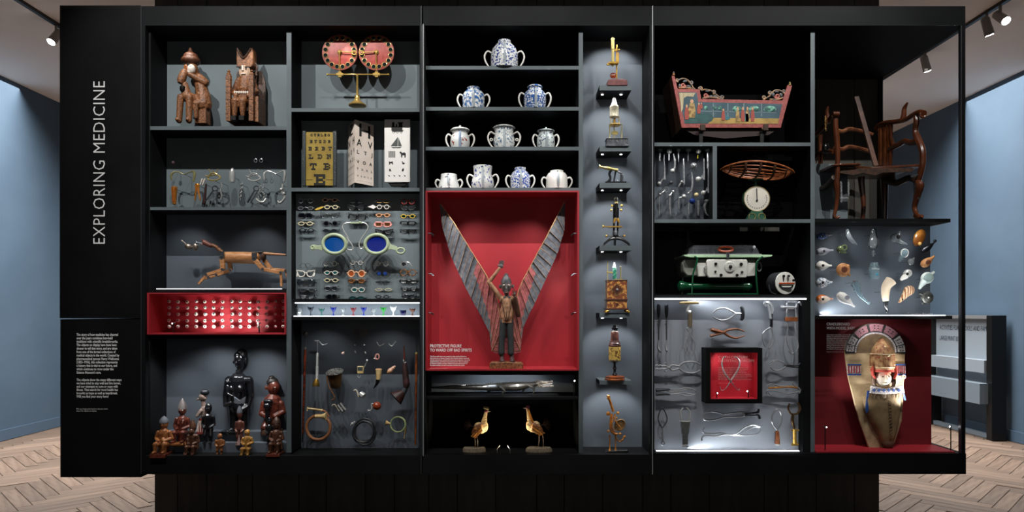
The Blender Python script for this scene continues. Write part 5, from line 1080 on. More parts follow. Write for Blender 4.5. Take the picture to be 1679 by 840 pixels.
sculpt(t,'bent_arm',mat('arm_brown','4e3020',.5,c2='3c2418',scale=40),[C_(842,491,850,517,4.4,3.6,-3,-5),C_(850,517,845,488,3.6,2.6,-5,-11),E_(843.5,484,3,3.6,2,-11),C_(842,482,840,476,1.1,.8,-11),C_(844,482,843,475,1.1,.8,-11),C_(846,483,846.5,477,1.1,.8,-11),C_(841.5,485,838.5,482,1,.8,-11)],.45,1)
sculpt(t,'trousers',mTr,[C_(825,528,822.5,560,6,5.2,-3),C_(822.5,560,822,579,5.2,5.4,-3),C_(836,528,837.5,560,6,5.2,-3),C_(837.5,560,838,579,5.2,5.4,-3),C_(825,528,836,528,6,6,-3)],.6,1)
for x in (823,839.5): sculpt(t,'shoe',mat('shoe_mauve','4a3838',.4),[C_(x,583,x,587,3.4,3.6,-3),C_(x,589,x+.5,592,4,4.4,-4,-11)],.5,1)
sculpt(t,'head',mSkG,[E_(830.2,469,8.6,12.6,8.8,-5),E_(820,470,2,3.6,1.6,-4),E_(841,470,2,3.6,1.6,-4),C_(830.4,468,830.4,474,1.2,2,-13,-14),C_(831,482,831,488,3.6,4,-4),E_(830.5,480,4.6,3,4,-9)],.45,1)
b=t.mb(); b.lathe([(8.8,0),(8.4,4),(6,9),(4,11),(3.4,14),(1,16)],P(830,464.5,-4.4),(0,0,1),18); b.build('hair',mat('hair_grey','4b4f54',.45,c2='2e3135',scale=60,stretch=(6,6,1)))
for s_ in (-1,1):
    b=t.mb(); b.ell(P(830.4+s_*3.7,468.6,-13.0),2.0,1.7,1.2); b.build('eye',mFace); b=t.mb(); b.ell(P(830.4+s_*3.7,468.6,-14.1),.8,.8,.5); b.build('pupil',mBlk); b=t.mb(); b.tube([P(830.4+s_*1.8,465.8,-13.4),P(830.4+s_*5.8,465.4,-12.4)],.5,5); b.build('eyebrow',mBlk)
b=t.mb(); b.spl([P(826,478.4,-12.6),P(828.6,476.6,-14),P(830.4,477.2,-14.4),P(832.4,476.6,-14),P(835,478.4,-12.6)],[.5,1,1,1,.5],n=6); b.build('moustache',mBlk); b=t.mb(); b.ell(P(830.5,480.2,-13.4),2.4,1,1); b.build('lips',mat('lip_pink','a07a72',.5))
b=t.mb(); b.tube([P(830,489,-10),P(830.4,524,-13)],.5,5); b.spl([P(822,490,-9),P(826,510,-13),P(829,526,-12)],.5,n=5); b.spl([P(839,490,-9),P(836,510,-13),P(832,526,-12)],.5,n=5); b.build('vest_seam',mBlk)
for k in range(4): b=t.mb(); b.ell(P(831.5,497+k*7,-12.6),.7,.7,.5,7,5); b.build('button',mBrassP)
b=t.mb(); b.prism([(825,487),(831,495),(837,487),(834,486),(831,489),(828,486)],-10,-7); b.build('collar',mSkG)
b=t.mb(); b.prism([(803,596),(806,593.5),(830,592.6),(855,594),(857.5,597),(857,604.5),(803,604.5)],-16,12); b.build('base',mCarv,bevel=1)
# ---- crocodile
FCr=Frame(.14)
t=T('crocodile','small stuffed crocodile with open jaws on the narrow shelf below the red niche','crocodile',FCr,815,648.5)
mCroc=mat('croc_skin','4c473d',.35,c2='24211c',scale=160,kind='voronoi',thr=(.1,.5),bump=.8,coat=.3)
sculpt(t,'body',mCroc,[C_(706,642,745,641,1.5,3.5,6),C_(745,641,790,641,3.5,5,6,2),C_(790,641,815,640,5,7,2,0),C_(815,640,850,639,7,7.5,0),C_(850,639,868,636.5,7.5,4.8,0),C_(868,636.5,880,635,4.6,4.4,0,-1),
 C_(822,641,827,646,3.4,2.2,-5,-8),C_(827,646,823,650,2,1.4,-8,-9),C_(823,651,829,652,1.2,.8,-9,-12),C_(868,638,876,642,2.6,2,-3,-6),C_(876,642,874,650,1.8,1.2,-6,-7),C_(874,651,878,652,1.1,.7,-7,-10),C_(808,641,800,648,3,2,6,8),C_(862,640,858,648,3,1.6,6,8)],.55,1)
sculpt(t,'upper_jaw',mat('croc_jaw','8d8478',.4,c2='4c4740',scale=90,bump=.4),[C_(880,634,890,633,4.4,3,-1),C_(890,633.4,905,631.6,2.6,1.4,-1),E_(904.5,630.8,1.8,1.4,1.6,-1),E_(884,630.4,2,1.6,1.4,-3)],.4,1)
sculpt(t,'lower_jaw',mat('croc_jaw','8d8478'),[C_(880,637.5,890,639.6,3,1.6,-1),C_(890,639.6,907,638.4,1.5,.9,-1)],.4,1)
b=t.mb()
for k in range(14): b.lathe([(.45,0),(.05,1.5)],P(890+k*1.15,635.4-k*.12,-2.4),(0,0,-1),5); b.lathe([(.4,0),(.05,1.2)],P(891+k*1.1,638.6-k*.03,-2.2),(0,0,1),5)
b.build('teeth',mFace,kind='stuff')
b=t.mb()
for k in range(34):
    x=752+k*3.5; y=637.4-4.5*min(1,max(0,(x-752)/60)) if x<850 else 632.9+(x-850)*.05
    for dz in (-1.6,1.6): b.lathe([(1.1,0),(.1,2.6)],P(x,y+1,dz),(0,0,1),5)
b.build('scutes',mCroc,kind='stuff')
b=t.mb(); b.ell(P(884.5,630,-4),.8,.8,.6); b.build('eye',mBlk); b=t.mb(); b.box(700,915,652,653.4,-14,14); b.build('base_board',mBlack)
snap(t,653)
# ---- two fowls
FBd=Frame(.085)
mSand=mat('sand_base','8f806c',.8,c2='6f624f',scale=150,bump=.6); mFeB=mat('fowl_brown','6d3c1c',.5,c2='c08a45',scale=60,thr=(.5,.62),stretch=(1,1,2)); mFeP=mat('fowl_pale','cbb07e',.6,c2='7a5a34',scale=120,thr=(.5,.6)); mFeO=mat('fowl_orange','c07a22',.5,c2='8d5214',scale=60); mComb=mat('comb_pink','b0626c',.4); mFeK=mat('fowl_dark','1f120c',.5,c2='3b2010',scale=60); mBeak=mat('beak','d8c9b0',.4)
def bird(lab,x,y,s_,o):
    """x,y chest centre; s_ +1 faces right"""
    t=T('fowl',lab,'bird',FBd,x,741); X=lambda q: x+s_*q
    sculpt(t,'body',mFeP,[E_(X(-4),y+1,10.5,8.5,7.5,0,-s_*.75),E_(X(3),y-2,6.5,10,6,0,s_*.1),C_(X(3),y-6,X(o['hx']-1),o['hy']+8,4.6,2.8),C_(X(o['hx']-1),o['hy']+8,X(o['hx']),o['hy'],2.6,2.6),C_(X(-6),y+8,X(-8),y+12,3,1.5)],.5,1)
    sculpt(t,'head',mComb,[E_(X(o['hx']),o['hy'],3.2,3.4,2.8,0),E_(X(o['hx']+1),o['hy']+3.5,1.6,2.4,1.2,0)],.4,1)
    b=t.mb(); b.lathe([(1.2,0),(.9,2),(.1,5.5)],P(X(o['hx']+2.5),o['hy']+.3,0),(s_,0,.06),8); b.build('beak',mBeak)
    for q in (-1,1): b=t.mb(); b.ell(P(X(o['hx']+.8),o['hy']-.6,q*2.6),.7,.7,.4,7,5); b.build('eye',mBlk)
    if o['crest']==1: sculpt(t,'crest',mFeP,[E_(X(o['hx']),o['hy']-5.5,5,2.6,3,0,-s_*.25),E_(X(o['hx']+3),o['hy']-4.5,2.6,2.8,2.4,0)],.4,1)
    else:
        b=t.mb(); b.prism([(X(-4+o['hx']),o['hy']-1.5),(X(-2+o['hx']),o['hy']-4.4),(X(o['hx']),o['hy']-3.2),(X(1+o['hx']),o['hy']-5),(X(2.6+o['hx']),o['hy']-2)],-.6,.6); b.build('comb',mComb)
    # hackle feathers
    hk=None
    for k in range(12):
        b=t.mb(); f=k/11; a=(k%4)*.5-.9; cx=X(o['hx']-2-f*5); cy=o['hy']+4+f*15
        b.prism([(cx,cy-4),(cx-s_*(2.2+f),cy+3),(cx-s_*(2+f*2),cy+9),(cx+s_*1,cy+3)],-5-a,-4.4-a); b.build('hackle_feather',o['hm'])
    # wing with layered feathers
    b=t.mb(); b.ell(P(X(-8),y+2,-5.5),12,6,3,16,8,rot=-(-s_)*o['wa']); wg=b.build('wing',mFeB)
    for k in range(9):
        f=k/8; b=t.mb(); ca,sa=math.cos(o['wa']),math.sin(o['wa'])
        L=22-f*6; ox=X(-2+f*2); oy=y-3+f*7
        ex=ox-s_*L*ca; ey=oy+L*sa
        nx,ny=sa*1.5,ca*1.5
        b.prism([(ox,oy-1.4),(ex-s_*0,ey-1),(ex-s_*1.5,ey+.6),(ex+s_*1,ey+1.4),(ox,oy+1.6)],-9.4+abs(f-.5)*2,-8.6+abs(f-.5)*2); b.build('wing_feather',[mFeB,mFeO,mFeK][k%3],parent=wg)
    for k in range(9):
        a=math.radians(-40+k*14); bx,by=X(-18),y-2; L=13
        b=t.mb(); b.spl([P(X(-8),y+1,0),P(bx,by,0),P(bx-s_*L*math.cos(a),by-L*math.sin(a),(k%3-1)*2)],[.6,1.4,.4],n=6,flat=.3); b.build('tail_feather',mFeK)
    for (ax,ay,bx,by,dd_) in o['legs']:
        b=t.mb(); b.spl([P(ax,ay,dd_),P((ax+bx)/2+.6,(ay+by)/2,dd_),P(bx,by,dd_)],.75,n=6)
        for q in (-1.2,0,1.2): b.tube([P(bx,by,dd_),P(bx+s_*3.2,by+1.2,dd_+q*2)],.45,5)
        b.tube([P(bx,by,dd_),P(bx-s_*2,by+1,dd_)],.4,5); b.build('leg',mat('leg_grey','5a4636',.5))
    b=t.mb(); pts=[]
    for k in range(18):
        a=2*math.pi*k/18; pts.append((o['bx']+o['br']*math.cos(a)*(1+.05*math.sin(3*a)),math.sin(a)))
    n=len(b.v)
    for dz,z,sc in ((0,741,1),(0,736,.97),(0,733.6,.86)):
        for (px_,sn) in pts: b.v.append(P(o['bx']+(px_-o['bx'])*sc,z+ (0 if z>740 else .4*math.sin(px_)),sn*9*sc))
    for r_ in range(2):
        for k in range(18): b._f((n+r_*18+k,n+r_*18+(k+1)%18,n+r_*18+18+(k+1)%18,n+r_*18+18+k))
    b._f(tuple(n+k for k in range(17,-1,-1))); b._f(tuple(n+36+k for k in range(18))); b.build('base',mSand)
    return t
bird('stuffed crested fowl with pale speckled chest, left one, facing right',791,701,1,dict(hx=6,hy=675,crest=1,hm=mFeP,wa=.8,legs=((778,716,779,733.5,-2),(782,715,783,733,2)),bx=777.5,br=19))
bird('stuffed fowl with orange neck feathers, right one, facing left',872,699,-1,dict(hx=7,hy=669.5,crest=0,hm=mFeO,wa=.62,legs=((884,714,883,733,2),(890,714,890.5,734,-2)),bx=883.5,br=22))
# ---- microscopes on bracket shelves
FMi=Frame(.085)
mRose=mat('rose_wood_base','7e4a48',.4,c2='6a3b3c',scale=40,coat=.2); mEbB=mat('ebony_base','121214',.25,coat=.5)
def mic(lab,x,yb): return T('microscope',lab,'microscope',FMi,x,yb)
t=mic('tall brass microscope on a square rose-coloured wooden base, topmost',1007,134)
b=t.mb(); b.box(995,1027,126.5,134,-10,10); b.box(998,1023,124.6,126.5,-8.5,8.5); b.build('base',mRose,bevel=.4)
b=t.mb(); b.lathe([(2,0),(2.2,4),(2.4,24),(3.2,24.4),(3.2,26),(2.6,26.4),(2.7,38),(3.2,38.4),(3.2,40),(1.8,41),(1.4,42)],P(1004.5,104,-2),(0,0,1),16); b.build('tube',mBrassP)
b=t.mb(); b.tube([P(1011.5,124,2),P(1011.5,72,2)],1.3,10); b.tube([P(1014,98,1),P(1014,84,1)],1.1,8); b.lathe([(2.6,0),(2.6,1.2)],P(1014.5,80,1),(0,0,1),12); b.build('pillar',mBrass)
b=t.mb(); b.box(997,1013,99,101.5,-7,2); b.ell(P(996,102,-4),2,1.6,2); b.tube([P(1004,101,-3),P(995,104,-7)],1,7); b.build('stage',mBrass)
b=t.mb(); b.ring(P(1005,118,-3),4.4,3.4,.8,18,6); b.ell(P(1005,118.5,-3),3.6,2,1.2); b.build('mirror',mat('mirror_copper','a8552f',.2,1)); b=t.mb(); b.box(1006,1012,79,81.5,-2,2); b.build('arm',mBrass); b=t.mb(); b.lathe([(5,0),(5,.6),(2,2)],P(1010,124.6,1),(0,0,1),14); b.build('foot_ring',mBrass); snap(t,135)
t=mic('silver and brass drum microscope on three pillars over a grey drawer box',1007,235)
b=t.mb(); b.box(994,1027,224,233,-10,10); b.box(992,1029,233,235.5,-11,11); b.box(993,1028,223,224.4,-11,11); b.build('box_base',mat('pewter_box','7d8085',.4,.6,c2='5a5d62',scale=60),bevel=.3)
b=t.mb(); b.ell(P(1010,228,-10.6),1.1); b.build('drawer_knob',mPol)
b=t.mb(); b.lathe([(7.4,0),(7.8,.8),(7.4,1.6),(7.2,15),(7.6,15.6),(6,18),(4.6,19)],P(1007,190,0),(0,0,1),20); b.build('drum',mat('shagreen','c3bda6',.4,.5,c2='9a957f',scale=170))
b=t.mb(); b.lathe([(5,0),(4.4,4),(3.4,4.4),(3.6,7),(2.6,7.4),(2.6,10),(1.6,11)],P(1007,171.5,0),(0,0,1),16); b.build('eyepiece',mPol)
for x0,y0,y1,d in ((1001.4,190,202,-3),(1014.6,190,202,-3),(999,202,222,-5),(1018.6,202,222,-5),(1008,202,222,6)): b=t.mb(); b.lathe([(1.3,0),(.8,1),(.8,y1-y0-1),(1.3,y1-y0)],P(x0,y1,d),(0,0,1),10); b.build('pillar',mBrassP)
b=t.mb(); b.lathe([(9,0),(9.6,.6),(9.6,1.4),(9,2)],P(1008,202.6,0),(0,0,1),20); b.lathe([(1.6,0),(2.2,5),(1.4,10)],P(1007.4,201,0),(0,0,1),12); b.build('stage',mBrass)
b=t.mb(); b.ring(P(1007.6,214,-3),5,2.6,.8,18,6); b.disc(P(1007.6,214,-3),4.4,2.2,.5); b.build('mirror',mBrassP); snap(t,236.5)
t=mic('small horizontal brass and black microscope lying like a cannon',1000,297)
b=t.mb(); b.lathe([(2.6,0),(2.8,1),(1.8,2),(1.9,9),(2.6,10),(2.6,18),(2,19),(1.8,27),(2.4,28),(2.2,31)],P(982,273.4,-2),(1,0,-.17),16); b.build('tube',mBrassP)
b=t.mb(); b.spl([P(1002,278,0),P(999,284,0),P(1001,290,0),P(997,296.5,0)],[2.4,1.8,1.8,3],n=9); b.spl([P(1010,279,0),P(1008,287,0),P(1006,296,0)],[2,1.2,1.4]); b.tube([P(1010,279,0),P(1022,284,2)],1.2,7); b.build('stand',mBlackMetal)
b=t.mb(); b.lathe([(2.4,0),(2.4,12),(1.4,13)],P(1019.5,296.5,1),(0,0,1),12); b.build('cylinder',mSteelD); b=t.mb(); b.box(992,1026,296,298,-7,7); b.build('base',mEbB); b=t.mb(); b.ell(P(1012,294,-3),1.2); b.build('knob',mPol); snap(t,297)
t=mic('black and brass binocular microscope on three spreading black feet',1009,401.5)
for a,b0 in ((989,-6),(1009,6),(1031,-6)): b=t.mb(); b.spl([P(1009,389,0),P((1009+a)/2,392,b0*.6),P(a,400,b0)],[3,2.2,1.8],n=8); b.ell(P(a,401,b0),1.8,1,2); b.build('foot',mEbB)
b=t.mb(); b.lathe([(3,0),(3.4,4),(5,6),(4.4,12),(3.4,14)],P(1009,391,0),(0,0,1),16); b.build('substage',mSteelD)
b=t.mb(); b.box(998,1019,370.5,372.5,-7,7); b.tube([P(998,371.5,-3),P(988,371,-3)],1,7); b.lathe([(2.4,0),(2.4,1.4)],P(987.5,371,-3),(1,0,0),10); b.build('stage',mBrass)
b=t.mb(); b.lathe([(2.8,0),(2.8,20),(3.6,20.6),(3.6,22),(2.4,23),(2.4,28),(3,28.4),(3,31),(1.6,32.4)],P(1010.4,356,0),(0,0,1),16); b.build('body_tube',mBlackMetal)
b=t.mb(); b.lathe([(3,0),(3,2),(2.4,2.6),(2.4,7),(3,7.4),(3,8.6),(1.6,10)],P(1010.4,334,0),(0,0,1),16); b.build('eyepiece',mBrassP)
for x,y in ((1004.5,337.5),(1017.5,337.5),(1003.5,344.5),(1016.5,344.5),(995.5,386),(1022,386)): b=t.mb(); b.lathe([(1.2,0),(2,1),(2,2.6),(1.2,3)],P(x,y,-2),(1 if x>1009 else -1,0,0),10); b.build('focus_knob',mBrass)
for s_ in (-1,1): b=t.mb(); b.lathe([(2.2,0),(2.4,3),(1.2,6.5),(.8,8)],P(1010.4+s_*1.5,358,-2),(s_*.45,-.1,-1),12); b.build('objective',mBrass)
b=t.mb(); b.tube([P(1007,334,2),P(1007,386,3)],1.6,8); b.tube([P(1014,340,2),P(1013,386,3)],1.3,8); b.tube([P(996,386,-1),P(1022,386,-1)],1,7); b.build('limb',mEbB); snap(t,401.5)
# cabinet microscope
t=mic('green microscope tube mounted on an ornate inlaid wooden cabinet with gilt feet',1010,514)
mInlay=mat('inlay','8a4a26',.35,c2='dda055',scale=55,thr=(.5,.55),coat=.3); mMah=mat('mahogany','5a2d1a',.35,coat=.3)
b=t.mb(); b.box(994,1026,461,491,-11,11); b.build('cabinet_box',mInlay); b=t.mb(); b.box(992.6,1027.4,491,494,-12.5,12.5); b.box(993,1027,460,461,-12,12); b.box(992,1028,506.4,509,-13,13); b.build('moulding',mMah,bevel=.4)
b=t.mb(); b.box(994,1026,494,506.4,-11.4,11.4); b.build('drawer',mInlay)
b=t.mb(); b.prism([(1010,467),(1019,476),(1010,485),(1001,476)],-11.8,-11); b.build('diamond_panel',mMah); b=t.mb(); b.ell(P(1010,476,-12.6),2,2,1.6); b.build('knob',mPol)
b=t.mb(); b.tube([P(1010,466,-11.9),P(1020,476,-11.9),P(1010,486,-11.9),P(1000,476,-11.9)],.4,5,closed=True); b.build('diamond_inlay',mBrassP)
b=t.mb(); b.box(1008,1012,498,502.5,-12,-11); b.build('lock_plate',mMah)
for x in (994.5,1027): b=t.mb(); b.ell(P(x,511.5,-10),3.6,2.4,3); b.ell(P(x+(-1 if x<1010 else 1)*2,513,-11),2.4,1.4,2); b.build('paw_foot',mBrass)
for x in (994.5,1027): b=t.mb(); b.ell(P(x,511.5,9),3,2.4,3); b.build('paw_foot',mBrass)
b=t.mb(); b.lathe([(2.9,0),(3,1),(3,17),(2.8,18)],P(1007.5,457.6,-2),(0,0,1),16); b.build('green_tube',mat('malachite','2b8268',.25,c2='8fd0b4',scale=60,thr=(.5,.6),coat=.4)); b=t.mb(); b.lathe([(3.4,0),(3,1.4),(2.2,2.4),(2.4,4.4),(1.4,6),(1.2,8),(.4,9)],P(1007,439.4,-2),(0,0,1),14); b.build('eyepiece',mPol)
b=t.mb(); b.lathe([(1.2,0),(.8,1),(.8,29),(1.3,30)],P(996,460,-2),(0,0,1),9); b.tube([P(996,447,-2),P(1008,447.5,-2)],1.3,8); b.ell(P(996,447,-2),1.8); b.ring(P(1007.5,447.6,-2),3.2,1.6,.8,16,6); b.build('focus_post',mBrassP)
b=t.mb(); b.lathe([(2.2,0),(1,1),(.9,20),(1.3,22)],P(1017.5,460,0),(0,0,1),9); b.box(1007,1021,458.4,460,-3,3); b.build('post',mBrassP); b=t.mb(); b.ell(P(1017.4,437.6,0),1.3); b.build('finial',mFace)
t.o.location[2]+=0; snap(t,513.5)
t=mic('ebony and parchment barrel-shaped microscope on a copper octagonal base',1008,623)
mCop=mat('copper_wood','9c5329',.3,c2='74391a',scale=40,coat=.4)
b=t.mb(); b.lathe([(17,0),(17,2),(15.5,3),(16,5.5),(12,7)],P(1008,623,-2),(0,0,1),8); b.build('base',mCop)
b=t.mb(); b.lathe([(3,0),(4.4,2),(2,5),(2,9),(3.4,12),(1.8,15),(2,20),(5,22),(7,23)],P(1007.6,616,-2),(0,0,1),16); b.build('turned_stem',mEbB)
b=t.mb(); b.lathe([(9,0),(9.8,.8),(9.8,22),(9,23)],P(1007.6,591,-2),(0,0,1),24); b.build('barrel',mat('tooled_parchment','d9b661',.4,c2='6d4a22',scale=85,thr=(.52,.58)))
b=t.mb(); b.lathe([(10,0),(10.4,2),(9,3),(9.4,5),(8,6.4),(8.4,8),(6.6,9),(6.2,24),(5.4,25)],P(1007.6,568,-2),(0,0,1),24); b.build('upper_barrel',mat('dark_leather_wood','3a2220',.3,c2='5a3428',scale=50,coat=.4))
b=t.mb(); b.lathe([(5.4,0),(4,2),(5,3),(5.8,5),(3,7),(3.4,9),(2,10)],P(1007.6,543.4,-2),(0,0,1),16); b.build('eyecup',mEbB); b=t.mb(); b.ring(P(1007.6,591,-2),10,1.6,.5,20,5); b.build('gilt_ring',mBrassP)
t=mic('gilt brass microscope with tilted tube and round open wheel, on the floor of the niche',1008,740)
b=t.mb(); b.prism([(991,743),(995,738.5),(1028,737),(1030,739.5),(1026,742),(992,744)],-8,8); b.build('base',mEbB,bevel=.8)
for x,y1 in ((999.5,713),(1009.6,714)): b=t.mb(); b.lathe([(2.6,0),(1.6,2),(1.1,3),(1.1,738-y1-3),(1.8,738-y1)],P(x,738.4,-2 if x<1005 else 2),(0,0,1),12); b.build('pillar',mGold)
b=t.mb(); b.lathe([(1.9,0),(2.1,2),(2.1,24),(2.6,24.4),(2.6,27),(1.8,28)],P(1005.5,675,-2),(-.33,0,1),16); b.lathe([(3,0),(3,2)],P(998,654,-2),(-.33,0,1),14); b.build('tube',mGold); b=t.mb(); b.ell(P(995.6,648.5,-2),1.8); b.build('eyepiece',mEbB)
b=t.mb(); b.spl([P(1003,679,0),P(1001,692,0),P(1001,703,0),P(1006,711,0),P(1013,712,0)],[2.2,1.8,1.8,2,1.6],n=10); b.spl([P(1009,679,-2),P(1004,690,-3),P(1003.5,700,-3),P(1008,708,-2)],1.2,n=8); b.build('limb',mGold)
b=t.mb(); b.ring(P(1016,697,-2),7.4,9.6,1.2,26,7,rot=-.7); b.disc(P(1016,697,-1),6.6,8.8,.5,26,rot=-.7); b.build('stage_disc',mat('worn_gilt','c9a878',.3,1,c2='9a744a',scale=90)); 
for x,y,r in ((996.5,678,3.4),(1012.5,677,2.4),(996.6,706.5,2),(1016,711,2),(1010,685,1.8),(1008,690,1.6)): b=t.mb(); b.lathe([(r*.5,0),(r,.8),(r,2.4),(r*.5,3.2)],P(x,y,-4),(0,-1,.1),12); b.build('knob',mGold)
b=t.mb(); b.spl([P(1005,682,-4),P(1011,694,-5),P(1017,702,-5)],1,n=7); b.spl([P(1008,713,0),P(1013,722,1),P(1019,724,1),P(1024,716,1),P(1026,718,1)],[.8,1,1.2,1.4,1]); b.ell(P(1020,722,0),2.4,1.6,1.4,rot=.6); b.build('mirror_arm',mGold)
# ================= column 5: cradle =================
FCd=Frame(.10)
mCrR=mat('cradle_red','a3504a',.5,c2='8a3d3a',scale=70,bump=.25); mCrT=mat('scene_teal','2b5a57',.6,c2='1d4346',scale=14); mCrS=mat('scene_slate','3c5a66',.6,c2='2e4a56',scale=12); mCrY=mat('scene_ochre','b8974e',.6,c2='96783c',scale=16); mCrG=mat('scene_leaf','6fae98',.6,c2='2c5d55',scale=60,thr=(.45,.55)); mCrB=mat('scene_step','1f5158',.6); mCrC=mat('curtain_cream','cfc09a',.6,c2='8e8266',scale=40,kind='wave'); mScr=mat('scroll_ochre','b98a5a',.5,c2='5d5f60',scale=40,thr=(.4,.6)); mScrD=mat('scroll_leaf','54585c',.55)
t=T('painted_cradle','red wooden cradle with carved scrolls and a painted court scene on its side','cradle',FCd,1200,224)
def cz(x,y,f=7.0,ox=1085,oy=110): return (ox+x/f,oy+y/f)
outer=[(1101,125),(1105.5,123),(1111,146.5),(1147,147),(1149.5,163.5),(1283,166),(1291,140),(1298.5,141),(1280,211.5),(1117.5,211.5)]
b=t.mb(); b.prism(outer,-1,3); sd=b.build('side_board',mCrR,bevel=.4)
pr=lambda nm,poly,m,z=-1.4,par=sd: (lambda b:(b.prism(poly,z,-.95),b.build(nm,m,parent=par))[1])(t.mb())
pr('scene_panel',[(1112,152),(1142,152.5),(1144.5,168.5),(1282,172),(1275,205),(1122.5,204.5)],mCrS,-1.2)
pr('scene_ground',[(1167,195),(1277.5,196),(1275.4,204.8),(1160,204.6)],mCrY,-1.3); pr('scene_curtain',[(1113,153),(1140,153.5),(1136,160),(1126,159),(1121,162),(1119.5,180),(1117,186)],mCrC,-1.5)
pr('scene_steps',[(1123,204),(1123.5,198),(1131,192),(1147,187),(1165,188),(1170,194),(1167,200),(1160,204)],mCrT,-1.4); 
for k in range(3): pr('step_line',[(1128+k*3,195-k*3),(1158+k*2,195-k*3),(1158+k*2,196-k*3),(1128+k*3,196-k*3)],mCrB,-1.5)
for x,w_ in ((1157,4),(1171,4),(1180,5),(1208,10),(1236,12),(1262,14)): 
    b=t.mb(); b.ell(P(x,178.5 if w_<8 else 180,-1.2),w_*.75,3.6 if w_<8 else 5,.6,12,6); b.build('scene_tree',mCrG,parent=sd)
for x in (1168.5,1192.5,1218.5,1247.5): pr('scene_column',[(x,171),(x+1.2,171),(x+1.2,193),(x,193)],mat('scene_pale','7f9196',.6),-1.45)
pr('scene_balustrade',[(1146,183),(1272,186),(1272,187),(1146,184.2)],mat('scene_pale2','6d868a',.6),-1.45)
def person(x,yt,yb,c,lab='painted_person',w=2.6):
    b=t.mb(); h=yb-yt; b.mt(0).prism([(x-w*.6,yt+h*.2),(x+w*.6,yt+h*.2),(x+w,yt+h*.62),(x+w*.8,yb),(x-w*.8,yb),(x-w,yt+h*.6)],-1.8,-.95); b.mt(1).disc(P(x,yt+h*.1,-1.4),w*.5,h*.11,.9,10); b.build(lab,[c,mat('scene_skin','c79a76',.6)],parent=sd)
cRd=mat('robe_red','a04638',.6); cGd=mat('robe_gold','b99a5e',.6,c2='806238',scale=60); cTe=mat('robe_teal','2f6f7c',.6)
person(1125.5,173,198,cRd,w=3.6); person(1134,164.5,195,cGd,w=6); person(1145.5,170,188,cRd,w=3); person(1149.5,170,180,cRd,w=2)
person(1185.5,180,199,cRd,w=3); b=t.mb(); b.prism([(1188,186),(1197,197),(1190,199),(1186,192)],-1.7,-.95); b.build('painted_cloak',cTe,parent=sd)
for x,c in ((1209,cGd),(1217.5,cRd),(1224,cTe),(1225,cGd),(1233.5,cRd)): person(x,177 if c!=cTe else 185,201,c,w=3.2)
# scroll work
def scroll(cx,cy,r,a0,turns,dirn,m,th=1.1):
    pts=[]
    for k in range(int(turns*14)+1):
        a=a0+dirn*2*math.pi*k/14; q=r*(1-k/(turns*14)*.75); pts.append(P(cx+q*math.cos(a),cy+q*math.sin(a),1))
    b=t.mb(); b.tube(pts,[th,th*.7],7,flat=1.4); b.build('scroll',m)
for cx,cy,r,a0,d in ((1120.5,140,4.2,0,1),(1133.5,135.4,3,2,-1),(1111,131.5,2.6,1,1),(1149,145.5,3.2,3,1),(1158,157,4.2,0,1),(1170.5,151,3,2,-1),(1184.5,160,3.4,1,1),(1252.5,160.5,3.4,2,-1),(1263,152,3,1,1),(1274.5,158,4.4,3,-1),(1286,150,3,0,1)): scroll(cx,cy,r,a0,1.3,d,mScr if r<4 else mat('scroll_pink','b4665a',.5))
for pl in ([(1110,134),(1118,129),(1127,131),(1133,138),(1138,146)],[(1150,149),(1156,147),(1166,149),(1174,155),(1183,162.5)],[(1113,144),(1126,144.5),(1140,146)],[(1152,162),(1166,160),(1182,163)],[(1253,163),(1262,158),(1270,149),(1280,149),(1287,155)],[(1262,163.5),(1274,164),(1286,160)]):
    b=t.mb(); b.spl([P(x,y,1) for x,y in pl],[1.2,1.6,1.2],n=7); b.build('vine',mScr)
for x,y,rx,ry,a in ((1124,133,4.5,2.2,.3),(1115,141,2.4,3.6,0),(1130,142,4,2.4,-.5),(1161,149.5,4.5,2,.1),(1174,159,5,2.2,-.4),(1165,158.6,4,2,.4),(1268,155,3,4,.4),(1281,156,3,3.6,.3),(1274,150.5,4,1.8,0)):
    b=t.mb(); b.ell(P(x,y,1.4),rx,ry,1.4,12,6,rot=a); b.build('carved_leaf',mScrD)
# end boards, far side and bottom (real depth)
WD=70
b=t.mb()
for (x0,y0,x1,y1) in ((1101,125,1117.5,211.5),(1298.5,141,1280,211.5)):
    n=len(b.v); s_=4 if x0<1200 else -4
    b.v+=[P(x0,y0,3),P(x0+s_,y0,3),P(x1+s_,y1,3),P(x1,y1,3),P(x0,y0,WD),P(x0+s_,y0,WD),P(x1+s_,y1,WD),P(x1,y1,WD)]
    for f in ((0,1,2,3),(7,6,5,4),(0,4,5,1),(1,5,6,2),(2,6,7,3),(3,7,4,0)): b._f(tuple(n+q for q in f))
b.build('end_boards',mCarvD); b=t.mb(); b.prism(outer,WD-3,WD); b.build('far_side_board',mCarvD)  # dark colour stands in for the unlit ends and far side
b=t.mb(); b.prism([(1119,211),(1279,211),(1262,222),(1190,228),(1140,222)],4,WD-3); b.build('bottom',mat('cradle_under','2a1612',.6))
for x in (1105.5,1295): b=t.mb(); b.lathe([(1.6,0),(2.6,1),(1.4,2.4),(1.8,4),(.5,6.4)],P(x-1 if x<1200 else x,124 if x<1200 else 141,0),(0,0,1),12); b.build('finial',mBrassP if x>1200 else mScr)
for x in (1152,1255): b=t.mb(); b.box(x-4,x+4,206,216,-3,2); b.ell(P(x-6,214,-3),1.6,2.4,1); b.build('bracket_clamp',mat('clamp_brown','3b2a1c',.4),bevel=.6)
for x in (1150,1250):
    b=t.mb(); b.box(x-3,x+3,216,240,2,60); b.build('rocker_support',mBlk)
snap(t,231)
